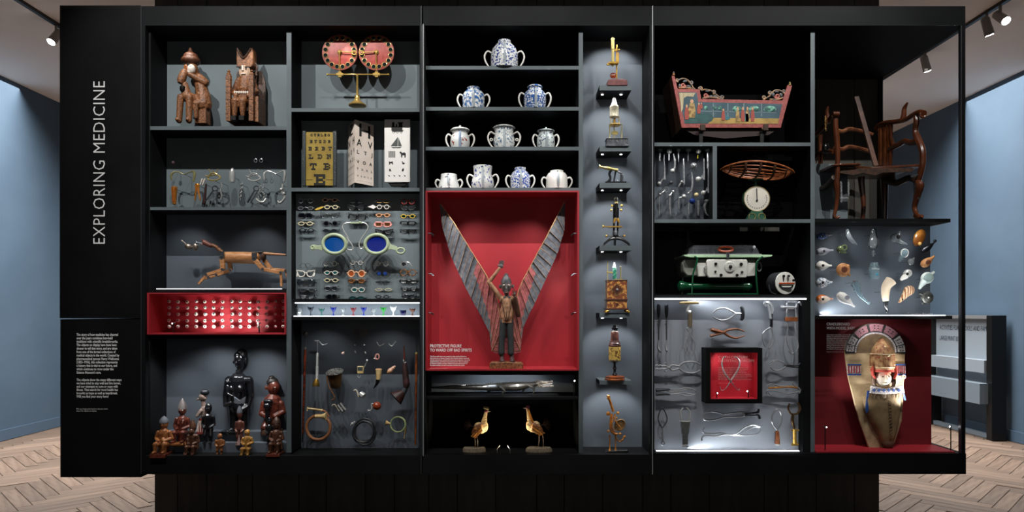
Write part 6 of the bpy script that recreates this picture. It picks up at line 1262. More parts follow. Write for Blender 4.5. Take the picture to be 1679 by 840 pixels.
# ---- hip joints
FHp=Frame(.13); HPB=(YP-.13)/FHp.k
mTi=mat('titanium','c3c6c8',.3,1,c2='9a9da0',scale=60); mTiD=mat('titanium_matte','8d9092',.45,1)
def jx(x,y): return (1070+x/6.827,237+y/6.827)
def hip(lab,stems=(),balls=(),x=0,y=0,mb=None,name='hip_joint',extra=None):
    X,Y=jx(x,y); t=T(name,lab,'joint implant',FHp,X,Y,group='metal joint implants on pins')
    for s_ in stems:
        b=t.mb(); b.spl([P(*jx(*p),-1) for p in s_[0]],[q*1.35 for q in s_[1]],seg=4,n=9,flat=.7); b.build('stem',mTi)
    for (bx,by,r,m_) in balls:
        q=jx(bx,by); b=t.mb(); b.ell(P(*q,-2),r,r,r,16,11); b.build('head',m_ or mPol)
    q=jx(*(stems[0][0][0] if stems else balls[0][:2])); b=t.mb(); b.tube([P(*q,0),P(*q,HPB)],.4,5); b.build('mount_pin',mBlackMetal)
    if extra: extra(t)
    return t
def cup(x,y,r,m_=None):
    def f(t):
        q=jx(x,y); b=t.mb(); b.lathe([(.6,-2),(r*.7,-1.4),(r,1.2),(r*1.02,2),(r*.6,3.2),(.2,3.8)],P(*q,-2),(0,0,1),16); b.build('cup',m_ or mTi)
    return f
hip('pierced silver cup on a short pronged stem, far left of the top row',[(((78,95),(78,195)),[1.4,.8])],[],78,195,extra=cup(78,75,4.6,mat('pierced','9a9d9f',.4,1,c2='141414',scale=120,kind='voronoi',thr=(.5,.6))))
hip('shiny silver ball head with thin stem, second in the top row',[(((182,95),(182,180)),[1,.6])],[(185,80,4.4,None)],185,180)
hip('small silver cup on a thin stem, third in the top row',[(((290,85),(290,200)),[1,.5])],[],290,200,extra=cup(288,72,3.8))
hip('wide silver mushroom cup on thin stem, fourth in the top row',[(((396,80),(396,190)),[.8,.4])],[],396,190,extra=cup(398,70,5))
hip('silver dome with a yellow tipped stem, fifth in the top row',[],[(510,80,4.2,None)],510,160,extra=lambda t:(lambda b:(b.tube([P(*jx(502,120),-2),P(*jx(502,160),-2)],.7,7),b.build('yellow_tip',mat('yellow_tip','cbbf2a',.4))))(t.mb()))
hip('long silver rod with flat mushroom cap at the right of the top row',[(((620,90),(620,270)),[1.8,1.6])],[],620,270,extra=cup(618,72,5.2))
hip('flat triangular blade implant with ball at its lower left',[(((126,115),(130,340),(125,400)),[.8,1.8,3.6]),(((118,385),(85,430)),[1.4,1.6])],[(72,440,3.2,None)],125,410)
hip('curved silver stem bending down to a ball, left centre of the joint panel',[(((232,105),(248,180),(246,270)),[1,2.2,1.6]),(((246,270),(225,290)),[2.4,2])],[(220,298,3.8,None)],240,300)
hip('straight silver rod with hooked end piece, middle of the joint panel',[(((345,160),(348,300),(350,450)),[1.6,1.7,1.5]),(((350,440),(325,420),(285,480)),[1,1.5,1.3])],[(322,420,2.2,None)],350,450)
hip('round cup with dark holes, centre of the joint panel',[],[(455,245,5.6,mTiD)],455,245,extra=lambda t:[(lambda b:(b.ell(P(jx(455,245)[0]+dx,jx(455,245)[1]+dy,-7.2),.8,.8,.5,7,5),b.build('hole',mBlk)))(t.mb()) for dx,dy in ((-2.4,-.6),(0,-2.4),(2.4,-.6),(-1.2,1.8),(1.4,1.8))])
hip('long curved silver stem with small hooked tail below the holed cup',[(((434,312),(444,420),(435,515)),[1,1.8,1.7]),(((435,515),(398,545)),[1.8,1.3])],[(398,548,1.8,None)],435,510)
hip('pierced long blade with shiny ball on its left, right of the holed cup',[(((572,158),(575,300),(574,400)),[1,1.6,2.2]),(((572,320),(545,370),(570,395)),[.9,1,1]),(((560,370),(525,388)),[1.4,1.6])],[(508,392,4.6,None)],572,400)
hip('longest silver rod with pierced foot and ball, at the right edge',[(((625,275),(625,450),(628,545)),[1.4,1.4,2]),(((622,470),(600,510),(625,540)),[.9,.9,.9]),(((612,510),(580,535)),[1.3,1.5])],[(565,545,4.2,None)],625,545)
hip('small dark silver ball standing alone at left centre',[],[(205,430,3.3,mat('dark_ball','6a6c70',.15,1))],205,430)
hip('silver ring and clamp with bright clip, left of the joint panel',[(((80,570),(110,540),(140,510)),[1.2,1.6,1])],[(82,560,2,None)],80,570,extra=lambda t:(lambda b:(b.ring(P(*jx(150,508),-2),4.2,4.2,.6,18,6),b.build('ring',mTiD)))(t.mb()))
hip('thin straight pin standing at the lower left edge of the joint panel',[(((75,570),(75,800)),[.7,.5])],[],75,800)
hip('rough silver stem with ball joint and bent neck, lower left',[(((188,590),(188,700),(197,800)),[2.4,2.1,1.1]),(((190,580),(222,532)),[1.6,1.4])],[(226,530,2.4,None),(190,578,2.8,mTi)],190,800)
hip('curved thin stem with bowl-shaped head, lower middle',[(((292,605),(290,680),(297,740)),[1.4,1.3,.5]),(((292,600),(345,590)),[1.2,2])],[(347,585,3.8,None)],292,740)
hip('slender curved stem carrying a glossy blue ball',[(((402,650),(398,720),(406,805)),[2,1.5,.5])],[(440,637,4.8,mat('blue_ball','24408e',.12,.3,coat=.6))],402,805)
hip('broad tapered wedge stem with cream plastic ball above',[(((505,630),(508,700),(509,805)),[3,2.2,.5])],[(485,567,3.7,mat('cream_ball','dcc793',.4))],505,805)
hip('bent silver stem curling right under a flat cap, lower right',[(((598,650),(580,700),(600,780),(645,815)),[2.2,2.2,1.4,.5])],[],600,815,extra=cup(600,645,3.8))
# ---- basket and scale
FSc=Frame(.13)
def sz(x,y): return (1060+x/5.79,225+y/5.79)
t=T('weighing_scale','white round-dial baby scale with green scrolled foot','scale',FSc,1239,366)
b=t.mb(); b.lathe([(20.5,-5),(21.5,-4),(21.5,4),(20.5,5)],P(1239,328.6,0),(0,-1,0),40); b.build('drum',mat('scale_green','3f6b57',.35,.2)); b=t.mb(); b.lathe([(20,0),(20.4,.6),(.5,.6)],P(1239,328.6,-5),(0,-1,0),40); dial=b.build('dial',mat('dial_white','e6e2d4',.4))
b=t.mb(); b.ring(P(1239,328.6,-5.4),20.8,20.8,.8,40,7); b.build('rim',mat('rim_cream','c9b58a',.3,.6))
for k in range(17):
    a=math.radians(200-k*13.75*1); b=t.mb(); b.disc(P(1239+16*math.cos(math.radians(-20+k*13.75)),328.6+16*math.sin(math.radians(-20+k*13.75)),-6),.7,.7,.4,8); b.build('dial_mark',mInk,parent=dial)
b=t.mb(); b.tube([P(1239,330,-6.6),P(1238.5,311,-6.6)],.6,6); b.ell(P(1239,331,-6.6),1.7,2.2,.8); b.build('pointer',mSteelD)
b=t.mb(); b.prism([(1226,344),(1230,349),(1226,358),(1221,366),(1257,366),(1252,358),(1248,349),(1252,344),(1245,349.5),(1239,350),(1233,349.5)],-6,6); b.build('foot',mat('scale_green','3f6b57'),bevel=.6)
for s_ in (-1,1): b=t.mb(); b.ring(P(1239+s_*8,359,-6.4),5.6,5.6,.6,20,6); b.build('scroll_line',mBrassP)
b=t.mb(); b.tube([P(1239,308,0),P(1239,296,0)],2.2,10); b.lathe([(3,0),(12,1.4),(12,2)],P(1239,297,0),(0,0,1),20); b.build('pan_support',mat('scale_green','3f6b57')); snap(t,358)
t=T('wicker_basket','long boat-shaped open wicker baby basket resting on the dial scale','basket',FSc,1240,295)
mWk=mat('wicker','b06a3c',.45,c2='8a4a26',scale=60); mWkD=mat('wicker_dark','4a2a18',.6)
def rimp(u,v=1): # u -1..1 along, returns top rim shape
    a=u; return a
L0,L1=1182,1302
N=26
def hull(s_,w_,yo): 
    pts=[]
    for k in range(N+1):
        u=k/N; x=L0+(L1-L0)*u; prof=math.sin(math.pi*min(1,u**.85))**.7; x=x; y=270+yo+ (1-prof)*8+ max(0,(u-.25))*7
        pts.append((x,y,s_*w_*prof))
    return pts
for s_ in (-1,1): b=t.mb(); b.tube([P(x,y,d) for x,y,d in hull(s_,30,0)],1.5,8); b.build('rim',mWk)
for j,(w_,yo) in enumerate(((27,6),(23,11),(18,15.5),(12,19),(5,21))):
    for s_ in (-1,1):
        pts=[(x,y+ (yo*(1-abs(2*((x-L0)/(L1-L0))-1)**3)-yo),d) for x,y,d in hull(s_,w_,yo)]
        b=t.mb(); b.tube([P(*p) for p in pts[1:-1]],.9,6); b.build('rod',mWk)
for u in (.1,.27,.46,.66,.85,.93):
    pts=[]
    for k in range(13):
        a=math.pi*k/12; x=L0+(L1-L0)*u; prof=math.sin(math.pi*min(1,u**.85))**.7
        pts.append(P(x,270+(1-prof)*8+max(0,u-.25)*7+21*math.sin(a)*(1-abs(2*u-1)**3),30*prof*math.cos(a)))
    b=t.mb(); b.tube(pts,2.2 if .2<u<.7 else 1.3,6,flat=.4); b.build('rib',mWkD)
# ---- baby incubator-like machine
FI=Frame(.15)
def iz(x,y): return (1060+x/5.79,355+y/5.79)
mEn=mat('enamel_white','d9dad2',.3,c2='cfd0c8',scale=5,coat=.3); mEnG=mat('enamel_grey','8f9288',.35,coat=.2); mGreen=mat('machine_green','0f4a2c',.2,coat=.8); mRim=mat('rim_green','a9c9a4',.3)
t=T('medical_machine','white and green medical machine with clear lid, control panel and curved green legs','machine',FI,1190,484)
b=t.mb(); b.prism([(1124,424),(1240,424),(1243,430),(1242,446),(1236,451),(1128,451),(1122,444),(1120,430)],4,50); b.build('body',mEnG,bevel=2)
b=t.mb(); b.prism([(1142,430),(1157,430),(1157,452),(1144,452)],-2,4); b.prism([(1223,430),(1238,430),(1237,451),(1223,452)],-2,4); b.build('side_cover',mEn,bevel=.8)
b=t.mb(); b.prism([(1158,425),(1222,425),(1223.7,428),(1223.7,451),(1221,454.3),(1160,454.3),(1157.5,450),(1156.7,428)],-7,0); cp=b.build('control_panel',mEn,bevel=1.4)
b=t.mb(); b.lathe([(9,0),(8.6,1.6),(7.4,2.4),(7,2.4)],P(1194.4,437,-7),(0,-1,0),26); b.build('dial',mEn,parent=cp); b=t.mb(); b.ell(P(1194.4,437,-11),3,3,2.4); b.build('dial_knob',mBlk)
for k in range(9): a=math.radians(140+k*32.5); b=t.mb(); b.ell(P(1194.4+6*math.cos(a),437+6*math.sin(a),-9.6),.45,.45,.3,6,5); b.build('dial_mark',mInk,parent=cp)
for x,y,r in ((644,448,2.4),(884,450,2.6),(641,518,1.7),(892,522,1.9),(694,549,2.3),(845,549,2.2)): b=t.mb(); b.lathe([(r,0),(r*.9,2.6),(r*.4,3)],P(*iz(x,y),-7),(0,-1,0),12); b.build('knob',mBlk)
b=t.mb(); b.prism([(1119,418),(1264,418),(1262,421),(1250,422.4),(1130,422.4),(1120,420.5)],-8,58); b.build('tray_rim',mRim,bevel=.6)
b=t.mb(); b.prism([(1128,417.5),(1131,407),(1138,402),(1236,401.5),(1243,407),(1248,417.5)],2,50); b.build('clear_lid',glassy('lid_glass','8f8f98',.35,.06),bevel=2)
b=t.mb(); b.box(1127,1249,416,418,0,52); b.build('lid_frame',mSteel)
b=t.mb(); b.ring(P(1190,408.6,0),11.6,3.6,1.7,26,8); b.build('red_handle',mat('handle_red','a8431f',.3,coat=.4)); b=t.mb(); b.lathe([(2.4,0),(2.6,1.6),(1.4,2.4)],P(1236,405.4,0),(0,-1,0),14); b.build('lid_clip',mPol)
b=t.mb(); b.box(1188.5,1193,414,424,-9,-7); b.build('latch',mSteelD)
for x in (1138,1144,1163,1172): b=t.mb(); b.spl([P(x,415,4),P(x-1.5,408,4),P(x+2,404,4)],1); b.build('inner_fitting',mPol)
b=t.mb(); b.ring(P(1247,436,6),3.6,7,.9,16,6); b.build('side_loop',mSteel); b=t.mb(); b.tube([P(1156,436,-4),P(1153.5,438,-4),P(1153.5,446,-4),P(1156,448,-4)],.7,6); b.build('side_handle',mSteelD)
for d in (-9,56):
    b=t.mb(); b.spl([P(1136,421,d),P(1140.5,424,d),P(1140,431,d),P(1134,449,d),P(1132,481,d)],1.5,n=9); b.build('leg',mGreen)
    b=t.mb(); b.spl([P(1247,421,d),P(1239,428,d),P(1236.5,436,d),P(1236.5,452,d),P(1239,481,d)],1.5,n=9); b.build('leg',mGreen)
b=t.mb(); b.lathe([(3,0),(8.5,3),(9,8),(6.5,14),(5.5,20),(5.5,108),(7,112),(7.5,118),(3,123)],P(1113,467,10),(1,0,0),20); b.build('green_tank',mGreen)
b=t.mb(); b.box(1128,1244,478,481,6,60); b.build('floor_bar',mGreen); snap(t,483)
t=T('round_box','small round white-faced box with red and white handle beside the machine','device',FI,1286,484)
b=t.mb(); b.lathe([(17.5,0),(18.5,1),(18.5,26),(17,27)],P(1286.6,464.5,-2),(-.2,1,0),32); b.build('drum',mSteelD); b=t.mb(); b.lathe([(18.2,-.5),(18.2,0),(17.6,.8),(.5,.8)],P(1286.6,464.5,-2.6),(.2,-1,0),36); b.build('face_plate',mEn)
b=t.mb(); b.lathe([(1.4,0),(1.4,1.4)],P(1274.5,459,-4),(0,-1,0),10); b.build('red_button',mat('handle_red','a8431f'))
for x,y in ((1283,453),(1291,453),(1298,460)): b=t.mb(); b.lathe([(2.2,0),(2,2.2),(.6,2.6)],P(x,y,-4.4 if x<1295 else -7),(0,-1,0),12); b.build('knob',mBlk)
for x in (1283,1290.5): b=t.mb(); b.box(x-.8,x+.8,456,460.5,-5.5,-3.5); b.build('switch',mSteelD)
b=t.mb(); b.box(1274.5,1299.5,463.6,466.4,-9,-6.5); b.build('handle_top',mat('handle_red','a8431f'),bevel=.5); b=t.mb(); b.prism([(1274.5,466.5),(1299.5,466.5),(1298,471),(1294,474),(1280,474),(1276,471)],-6,-3.6); b.build('handle_recess',mSteelD,bevel=.6); b=t.mb(); b.prism([(1277,468),(1297,468),(1293,471),(1281,471)],-7,-6); b.build('handle_window',mWC)
b=t.mb(); b.spl([P(1273,458,10),P(1266,466,12),P(1268,478,10),P(1276,482,8)],1.6); b.build('side_grip',mSteelD)
snap(t,483)
# ---- forceps panel
FFo=Frame(.06); FB_=(.10-.06)/FFo.k
mFs=mat('forceps_steel','c9ccd0',.22,1); mFd=mat('forceps_dark','4a4c52',.3,.9); mFw=mat('forceps_wood','9a5a35',.4,c2='74401f',scale=40,coat=.2)
def A1(x,y,d=0): return P(1060+x/5.79,480+y/5.79,d)
def A2(x,y,d=0): return P(1060+x/4.94,610+y/4.94,d)
def fcp(lab,parts,pinat,A=A1,name='forceps',cat='forceps'):
    """parts: (name, material, [(points, radii)...])"""
    x,y=pinat; q=A(x,y); t=T(name,lab,cat,FFo,q[0],-q[2],group='forceps and obstetric tools on the silver wall')
    for nm,m_,chains in parts:
        b=t.mb()
        for c in chains:
            if c[0]=='box': b.obox(A(*c[1]),A(*c[2]),c[3],c[4])
            elif c[0]=='ell': b.ell(A(*c[1]),c[2],c[3],c[4])
            else: b.spl([A(*p) for p in c[0]],[q*1.3 for q in c[1]] if isinstance(c[1],list) else c[1]*1.3,seg=5,n=7,flat=c[2] if len(c)>2 else 1,closed=False)
        b.build(nm,m_)
    b=t.mb(); b.tube([A(x,y,0),A(x,y,FB_)],.45,5); b.build('mount_pin',mBlackMetal); return t
for i,x in enumerate((116,190)):
    fcp(('left' if i==0 else 'right')+' one of the pair of black-handled blunt hooks at the upper left',[('handle',mFd,[(((x,107),(x,130),(x,180),(x-1,240)),[1.4,2.6,2.6,1.2])]),('shaft',mSteelD,[(((x-1,240),(x,350),(x,450)),.9),(((x-22,270),(x-2,262),(x+6,275)),.5)]),('blade',mFs,[(((x,450),(x-8,510),(x+8,550) if i==0 else (x,550),(x+22,572) if i==0 else (x+2,570)),[1,2.6,3.2,1.5],.5)])],(x,300))
fcp('long traction forceps with ivory T-bar and brass-wrapped grip, hanging vertically',[('t_bar',mIvory,[(((315,98),(400,97),(495,99)),[1.6,2.2,1.4])]),('shank',mPol,[(((400,100),(402,130),(392,175),(415,190)),[1.2,1.2,2.2,3.2])]),('grip',mat('grip_brown','6b5538',.4,.4,c2='8f8a78',scale=60,kind='wave'),[('box',(414,190,0),(413,325,0),6.6,4)]),('blades',mFs,[(((413,325),(395,335),(390,350),(400,380),(362,470),(370,550),(400,608)),[1.5,1.2,1.2,.9,.8,.8,.5]),(((413,325),(428,338),(430,360),(415,400),(458,480),(450,550),(430,605)),[1.5,1.2,1.2,.9,.8,.8,.5])])],(412,220))
fcp('bright silver forceps with black crossbar at right end, lying horizontally',[('blades',mFs,[(((630,195),(670,160),(740,148),(800,170),(850,200)),[.8,1.1,1.1,1.1,1.3]),(((635,232),(700,262),(770,255),(820,225),(850,200),(925,200)),[.8,1.1,1.1,1.1,1.3,1])]),('crossbar',mFd,[(((895,135),(912,160),(912,235),(898,265)),[1.6,2.4,2.4,1.6])])],(850,200))
fcp('brown wooden tongs with crossed jaws, lying horizontally',[('jaw',mFw,[(((612,350),(660,365),(735,380)),[2.4,3,1.6]),(((605,412),(660,400),(735,380),(770,358),(860,348),(935,372)),[2,1.6,1.8,1.5,1.3,.6]),(((735,380),(780,412),(850,432),(935,408)),[1.8,1.5,1.3,.6])])],(738,380))
fcp('tall dark silver forceps with curled top, right of centre',[('handles',mFs,[(((1130,130),(1120,100),(1150,92),(1190,130),(1195,200)),[1.6,1.8,2.6,2.2,1.4]),(((1150,110),(1170,180),(1180,250)),[1.2,1.6,1.8])]),('lock',mFd,[('box',(1186,200,0),(1184,330,0),4,3)]),('blades',mFs,[(((1183,330),(1120,370),(1098,420),(1120,500),(1135,520)),[1.4,.9,.8,.8,.5]),(((1186,330),(1200,400),(1200,480),(1165,525),(1160,505),(1185,430)),[1.4,.9,.9,.9,.7,.5])])],(1186,250))
fcp('steel frame forceps with screw handle and wooden block, upper right',[('frame',mFs,[(((1340,150),(1340,95),(1420,92),(1412,145),(1340,150)),[1.3]*5),(((1275,140),(1340,138),(1420,140)),1.6),(((1425,120),(1450,92),(1478,130)),[1,1.4,1]),(((1275,140),(1285,125),(1300,132)),1)]),('rods',mFs,[(((1335,150),(1330,240),(1340,330),(1330,430),(1350,520),(1395,580)),.75),(((1415,150),(1420,240),(1412,330),(1430,430),(1440,510),(1425,560)),.75),(((1350,550),(1375,578),(1398,575)),.9)]),('wood_block',mFw,[('box',(1315,253,0),(1432,253,0),6.6,5)])],(1375,253))
fcp('wavy-handled silver forceps lying horizontally, partly cut by the case edge',[('handles',mFs,[(((82,695),(100,690),(115,698),(130,691),(150,698),(175,694),(215,712),(245,690),(310,700)),[1.2]*9),(((82,730),(100,724),(120,731),(145,724),(175,727),(215,712),(245,738),(310,722)),[1.2]*8),(((168,680),(185,668),(192,690)),.8),(((172,742),(180,750),(195,745)),.8)]),('blades',mFs,[(((310,700),(350,668),(410,656),(470,665),(515,690)),[1.3,1.1,1.1,1,.8]),(((310,722),(350,752),(410,764),(470,758),(515,735)),[1.3,1.1,1.1,1,.8])])],(238,712))
fcp('slim dark silver forceps lying horizontally right of the small red box',[('blades',mFs,[(((1170,675),(1200,648),(1250,648),(1300,670),(1330,692)),.8),(((1172,705),(1210,738),(1260,738),(1300,720),(1330,692)),.8),(((1180,668),(1215,655),(1190,680),(1172,690)),.6)]),('handles',mFd,[(((1320,690),(1400,694),(1440,690),(1460,680)),.9),(((1320,698),(1400,708),(1440,712),(1460,725)),.9),(((1462,672),(1450,685)),1),(((1462,732),(1448,722)),1)])],(1330,695))
fcp('pair of dark-tipped bundled forceps at left, lying horizontally',[('handles',mFd,[(((75,150),(120,148),(190,142)),[2.4,2,1]),(((75,182),(120,180),(190,184)),[2.4,2,1])]),('blades',mFs,[(((190,142),(260,143),(320,130),(370,142),(398,155)),.8),(((190,150),(260,158),(330,140),(395,150)),.6),(((190,184),(260,180),(330,198),(400,180)),.8),(((190,165),(280,168),(390,185)),.6)])],(180,160),A2)
fcp('gilt and silver forceps with spiky star end, lying horizontally at right',[('blades',mFs,[(((975,125),(1005,100),(1080,115),(1150,122),(1230,132)),.9),(((978,180),(975,155),(1030,155),(1100,170),(1150,178),(1245,160)),.9),(((985,165),(1000,185),(1020,185)),.7)]),('gilt_rod',mGold,[(((990,132),(1060,128),(1150,122),(1225,130)),1.1)]),('star_end',mFs,[(((1180,95),(1230,135),(1260,150)),.8),(((1185,212),(1225,165),(1250,145)),.8),(((1230,125),(1245,155),(1235,175)),.9)])],(1150,150),A2)
fcp('slim open-loop single blade at the lower left corner',[('loop',mSteelD,[(((128,455),(98,400),(98,350),(128,292),(160,350),(164,400),(130,455)),.8)]),('handle',mFs,[(((130,455),(132,530),(134,560)),[1,1.3,1.6]),(((134,560),(120,575),(130,594),(148,580),(136,562)),.9),(((106,530),(130,545)),.7)])],(130,500),A2)
fcp('tapering pierced silver plate with two claw-like prongs',[('plate',mat('pierced_plate','a5a7a6',.35,1,c2='77797a',scale=260,kind='voronoi',thr=(.2,.5)),[('box',(314,395,0),(314,440,0),15,1),('box',(314,440,0),(314,500,0),12.4,1),('box',(314,500,0),(314,590,0),9,1)]),('prongs',mPol,[(((295,290),(275,330),(285,395)),[.8,1.2,1]),(((325,290),(352,330),(345,395)),[.8,1.2,1]),(((275,395),(285,402),(345,402),(352,395)),1.2)]),('foot',mPol,[(((290,605),(314,598),(336,606)),1.2)])],(314,480),A2)
fcp('large long silver forceps with hooked black end, upper of the two wide ones',[('blades',mFs,[(((630,345),(560,325),(500,325),(460,355),(470,385),(520,392),(580,380),(630,366)),[.8,.9,.9,1,1.6,1.2,.9,.9]),(((630,345),(700,332),(775,328),(795,345)),1),(((630,366),(700,366),(780,362),(795,345)),1)]),('handles',mFd,[(((795,342),(850,340),(900,330),(910,300)),[1.6,1.6,1.8,1.2]),(((795,352),(850,352),(905,355),(918,380)),[1.6,1.6,1.8,1.6])])],(795,347),A2)
fcp('long thin silver forceps with twisted oval blades, lower of the two wide ones',[('blades',mFs,[(((650,508),(720,505),(790,455),(860,430),(920,445)),.9),(((650,508),(740,510),(820,470),(880,445),(922,462),(900,500),(820,515),(700,515)),.8)]),('handles',mFs,[(((470,450),(455,475),(470,495),(540,500),(600,495),(650,508)),.95),(((448,555),(455,525),(490,516),(560,522),(610,512),(650,508)),.95),(((450,545),(447,558)),1.4)])],(645,508),A2)
fcp('single looped blade with brown wooden handle, lower right',[('loop',mFs,[(((1060,475),(1022,420),(1018,360),(1045,312),(1075,310),(1095,360),(1090,420),(1060,475)),[.9,1,1.1,1.3,1,.9,.9,.9])]),('handle',mFw,[(((1060,480),(1060,530),(1060,580)),[2,3,3.6])]),('end_cap',mPol,[('ell',(1060,588,0),4.4,2,3)])],(1060,500),A2)
fcp('brass instrument with two curved jaws and flanged grip at the lower right',[('jaws',mat('dark_brass','6a5136',.3,1),[(((1158,255),(1148,300),(1165,335),(1185,345)),[.9,1.2,1.2,1.4]),(((1225,250),(1245,295),(1225,335),(1190,345)),[.9,1.8,1.4,1.4]),(((1185,350),(1182,400),(1198,460)),[1.8,2.2,1.6])]),('grip',mBrass,[(((1200,465),(1200,530),(1202,580)),[2.8,2.4,2.8]),(((1172,472),(1200,470),(1235,474)),1.2),(((1175,592),(1202,586),(1230,592)),[1.4,2.4,1.4])])],(1198,500),A2)
# small red box projecting from the forceps panel
FR2=Frame(.045)
def rb(nm,x0,x1,y0,y1,d0,d1,m): return cbox(nm,x0,x1,y0,y1,d0,d1,m)
X0,X1,Y0,Y1=1158,1250.5,571,662; 
rb('box_frame',X0,X1,Y0,Y0+7.5,.005,.10,mBlack); rb('box_frame',X0,X1,Y1-7,Y1,.005,.10,mBlack); rb('box_frame',X0,X0+7.5,Y0+7.5,Y1-7,.005,.10,mBlack); rb('box_frame',X1-8,X1,Y0+7.5,Y1-7,.005,.10,mBlack)
mRedB=mat('box_red','c5283a',.5)
rb('box_lining',X0+7.5,X1-8,Y0+7.5,Y1-7,.09,.098,mRedB); rb('box_lining',X0+7.5,X0+8.3,Y0+7.5,Y1-7,.006,.09,mRedB); rb('box_lining',X1-8.8,X1-8,Y0+7.5,Y1-7,.006,.09,mRedB); rb('box_lining',X0+8,X1-8,Y1-8,Y1-7,.006,.09,mRedB)
def R3(x,y,d=0): return P(1150+x/9.33,570+y/9.33,d)
t=T('forceps','bright crossed silver forceps hanging inside the small red box','forceps',FR2,1199,640)
b=t.mb(); b.spl([R3(370,150),R3(345,150),R3(315,220),R3(330,330),R3(380,430),R3(450,515),R3(500,590),R3(550,645),R3(575,655),R3(588,630)],[1,1.2,1.3,1.4,1.7,1.2,.6,.6,.5,.7],n=8); b.build('blade',mFs)
b=t.mb(); b.spl([R3(510,150,1),R3(545,155,1),R3(588,225,1),R3(570,330,1),R3(510,430,1),R3(450,515,1),R3(390,610,1),R3(335,658,1),R3(300,645,1),R3(292,600,1)],[1,1.4,1.3,1.4,1.7,1.2,.6,.6,.5,.8],n=8); b.build('blade',mFs)
b=t.mb(); b.tube([R3(450,515,0),R3(450,515,(.09-.045)/FR2.k)],.5,5); b.tube([R3(255,85,6),R3(300,150,6),R3(360,152,0)],.3,5); b.tube([R3(555,90,6),R3(515,145,6)],.3,5); b.build('mount_wire',mBlackMetal)
stalk(1175,653,644,.03,-1); stalk(1227,653,641,.03,1.5)
mPk2=mat('print_pink','f2b8b4',.5)
b=case.mb(); txt(b,'C19TH CENTURY\nOBSTETRIC FORCEPS',boxfn(1178,1237,584,594,1.2),-.004); b.build('lettering',mPk2)
L5='''Forceps are used during childbirth to help
deliver babies. They increase the chances
of a safe birth. At first, they remained
a family secret before their skill spread
The shape changed over the years as doctors
made them safer, protecting women while they
were giving birth and reducing the stress
for the many babies, including premature ones'''
b=case.mb(); txt(b,L5,boxfn(1178,1234,602,624,1.2),0); b.build('lettering',mPk2); b=case.mb(); txt(b,'Acquired in London, 1850',boxfn(1178,1205,628,629.4,1.2),0); b.build('lettering',mPk2)
spot(Fz(1170,585,.015),Fz(1200,610,.09),.5,120,.9,.005,(1,.93,.85)); spot(Fz(1235,585,.015),Fz(1200,620,.09),.35,120,.9,.005)
# ================= column 6: chair =================
FCh=Frame(.12); mCh=mat('chair_walnut','43200f',.3,c2='63331b',scale=14,thr=(.35,.65),coat=.35,stretch=(1,1,.4)); mChL=mat('chair_seat_wood','8d5a3c',.4,c2='75452d',scale=12,stretch=(1,1,1))
t=T('birthing_armchair','dark walnut armchair with scrolled arms, carved legs, horn grips and a drop seat','armchair',FCh,1440,366)
kk=FCh.k
def cs(px,py): # point on the right side panel: x is constant, depth follows from the pixel
    Xw=(1507-VX)*kk; yw=D*Xw/((px-VX)*S)-D; q=FCh.at(px,py,yw); return q
def cd(px,py,d): return FCh.at(px,py,FCh.y+d*kk)
BD=100
def chain(nm,pts,r,m=mCh,seg=5,n=9,flat=1,par=None): b=t.mb(); b.spl(pts,r,seg=seg,n=n,flat=flat); return b.build(nm,m,parent=par)
# right front leg and arm post
chain('front_leg',[cs(1510,357),cs(1503,351),cs(1499.5,340),cs(1503,325),cs(1508,305),cs(1505,298)],[3.66,3.66,3.90,4.88,6.59,5.37])
chain('foot_scroll',[cs(1500,353),cs(1506,358),cs(1512,354)],[3.17,3.66,2.93],mCh)
chain('arm_post',[cs(1504,300),cs(1509,285),cs(1513,265),cs(1512,245),cs(1505,228),cs(1501,215),cs(1503,200),cs(1502,190)],[4.88,4.88,4.88,5.12,5.61,4.39,4.88,4.15])
chain('top_rail',[cs(1437,212),cs(1442,205),cs(1452,201.5),cs(1470,199.5),cs(1485,196),cs(1498,188),cs(1508,184),cs(1515,186)],[4.39,4.39,4.15,4.15,4.15,4.15,4.39,4.88])
b=t.mb(); q=cs(1513,188); b.ring(q,4,4.4,2,18,8); b.ell(q,2.6,2.8,2); b.build('arm_scroll',mCh)
chain('horn_grip',[cs(1480,197),cs(1482,188),cs(1483,178),cs(1488,168.5)],[5.12,4.15,3.66,1.46])
b=t.mb()
for a,b_ in (((1443,201),(1443,272)),((1450,200),(1450,272)),((1457,200),(1456,272))): b.obox(cs(*a),cs(*b_),8,3,up=(1,0,0))
b.build('splat',mat('splat_wood','8a4f2a',.35,c2='6e3a1d',scale=12,coat=.3))
chain('middle_rail',[cs(1459,244),cs(1465,241),cs(1476,236),cs(1484,231),cs(1492,234),cs(1506,232)],[4.39,4.88,4.64,4.88,4.64,5.37])
chain('front_splat_curve',[cs(1461,204),cs(1461,225),cs(1464,238),cs(1461,250),cs(1460,275),cs(1466,298)],[2.93,2.93,3.66,3.17,2.93,3.66])
chain('side_apron',[cs(1455,295),cs(1470,300),cs(1480,296),cs(1490,292),cs(1502,295)],[7.32,5.61,5.61,5.12,5.12],mCarvD)
chain('rear_leg',[cs(1450,288),cs(1451,325),cs(1450,370)],[6.83,5.12,3.90],mCh)
b=t.mb(); [b.ring(cs(1496+(k%2)*.8,292+k*3.3)+Vector((0,-4,0)),1.1,2,.5,10,5) for k in range(12)]; [b.ring(cs(1503+(k%2)*.8,296+k*3.3)+Vector((0,-4,0)),1.0,1.8,.5,10,5) for k in range(10)]; b.build('chain',mSteelD,kind='stuff')
b=t.mb(); b.obox(cd(1493,290,-3),cd(1504,286,-3),3,3); b.build('chain_bracket',mSteelD)
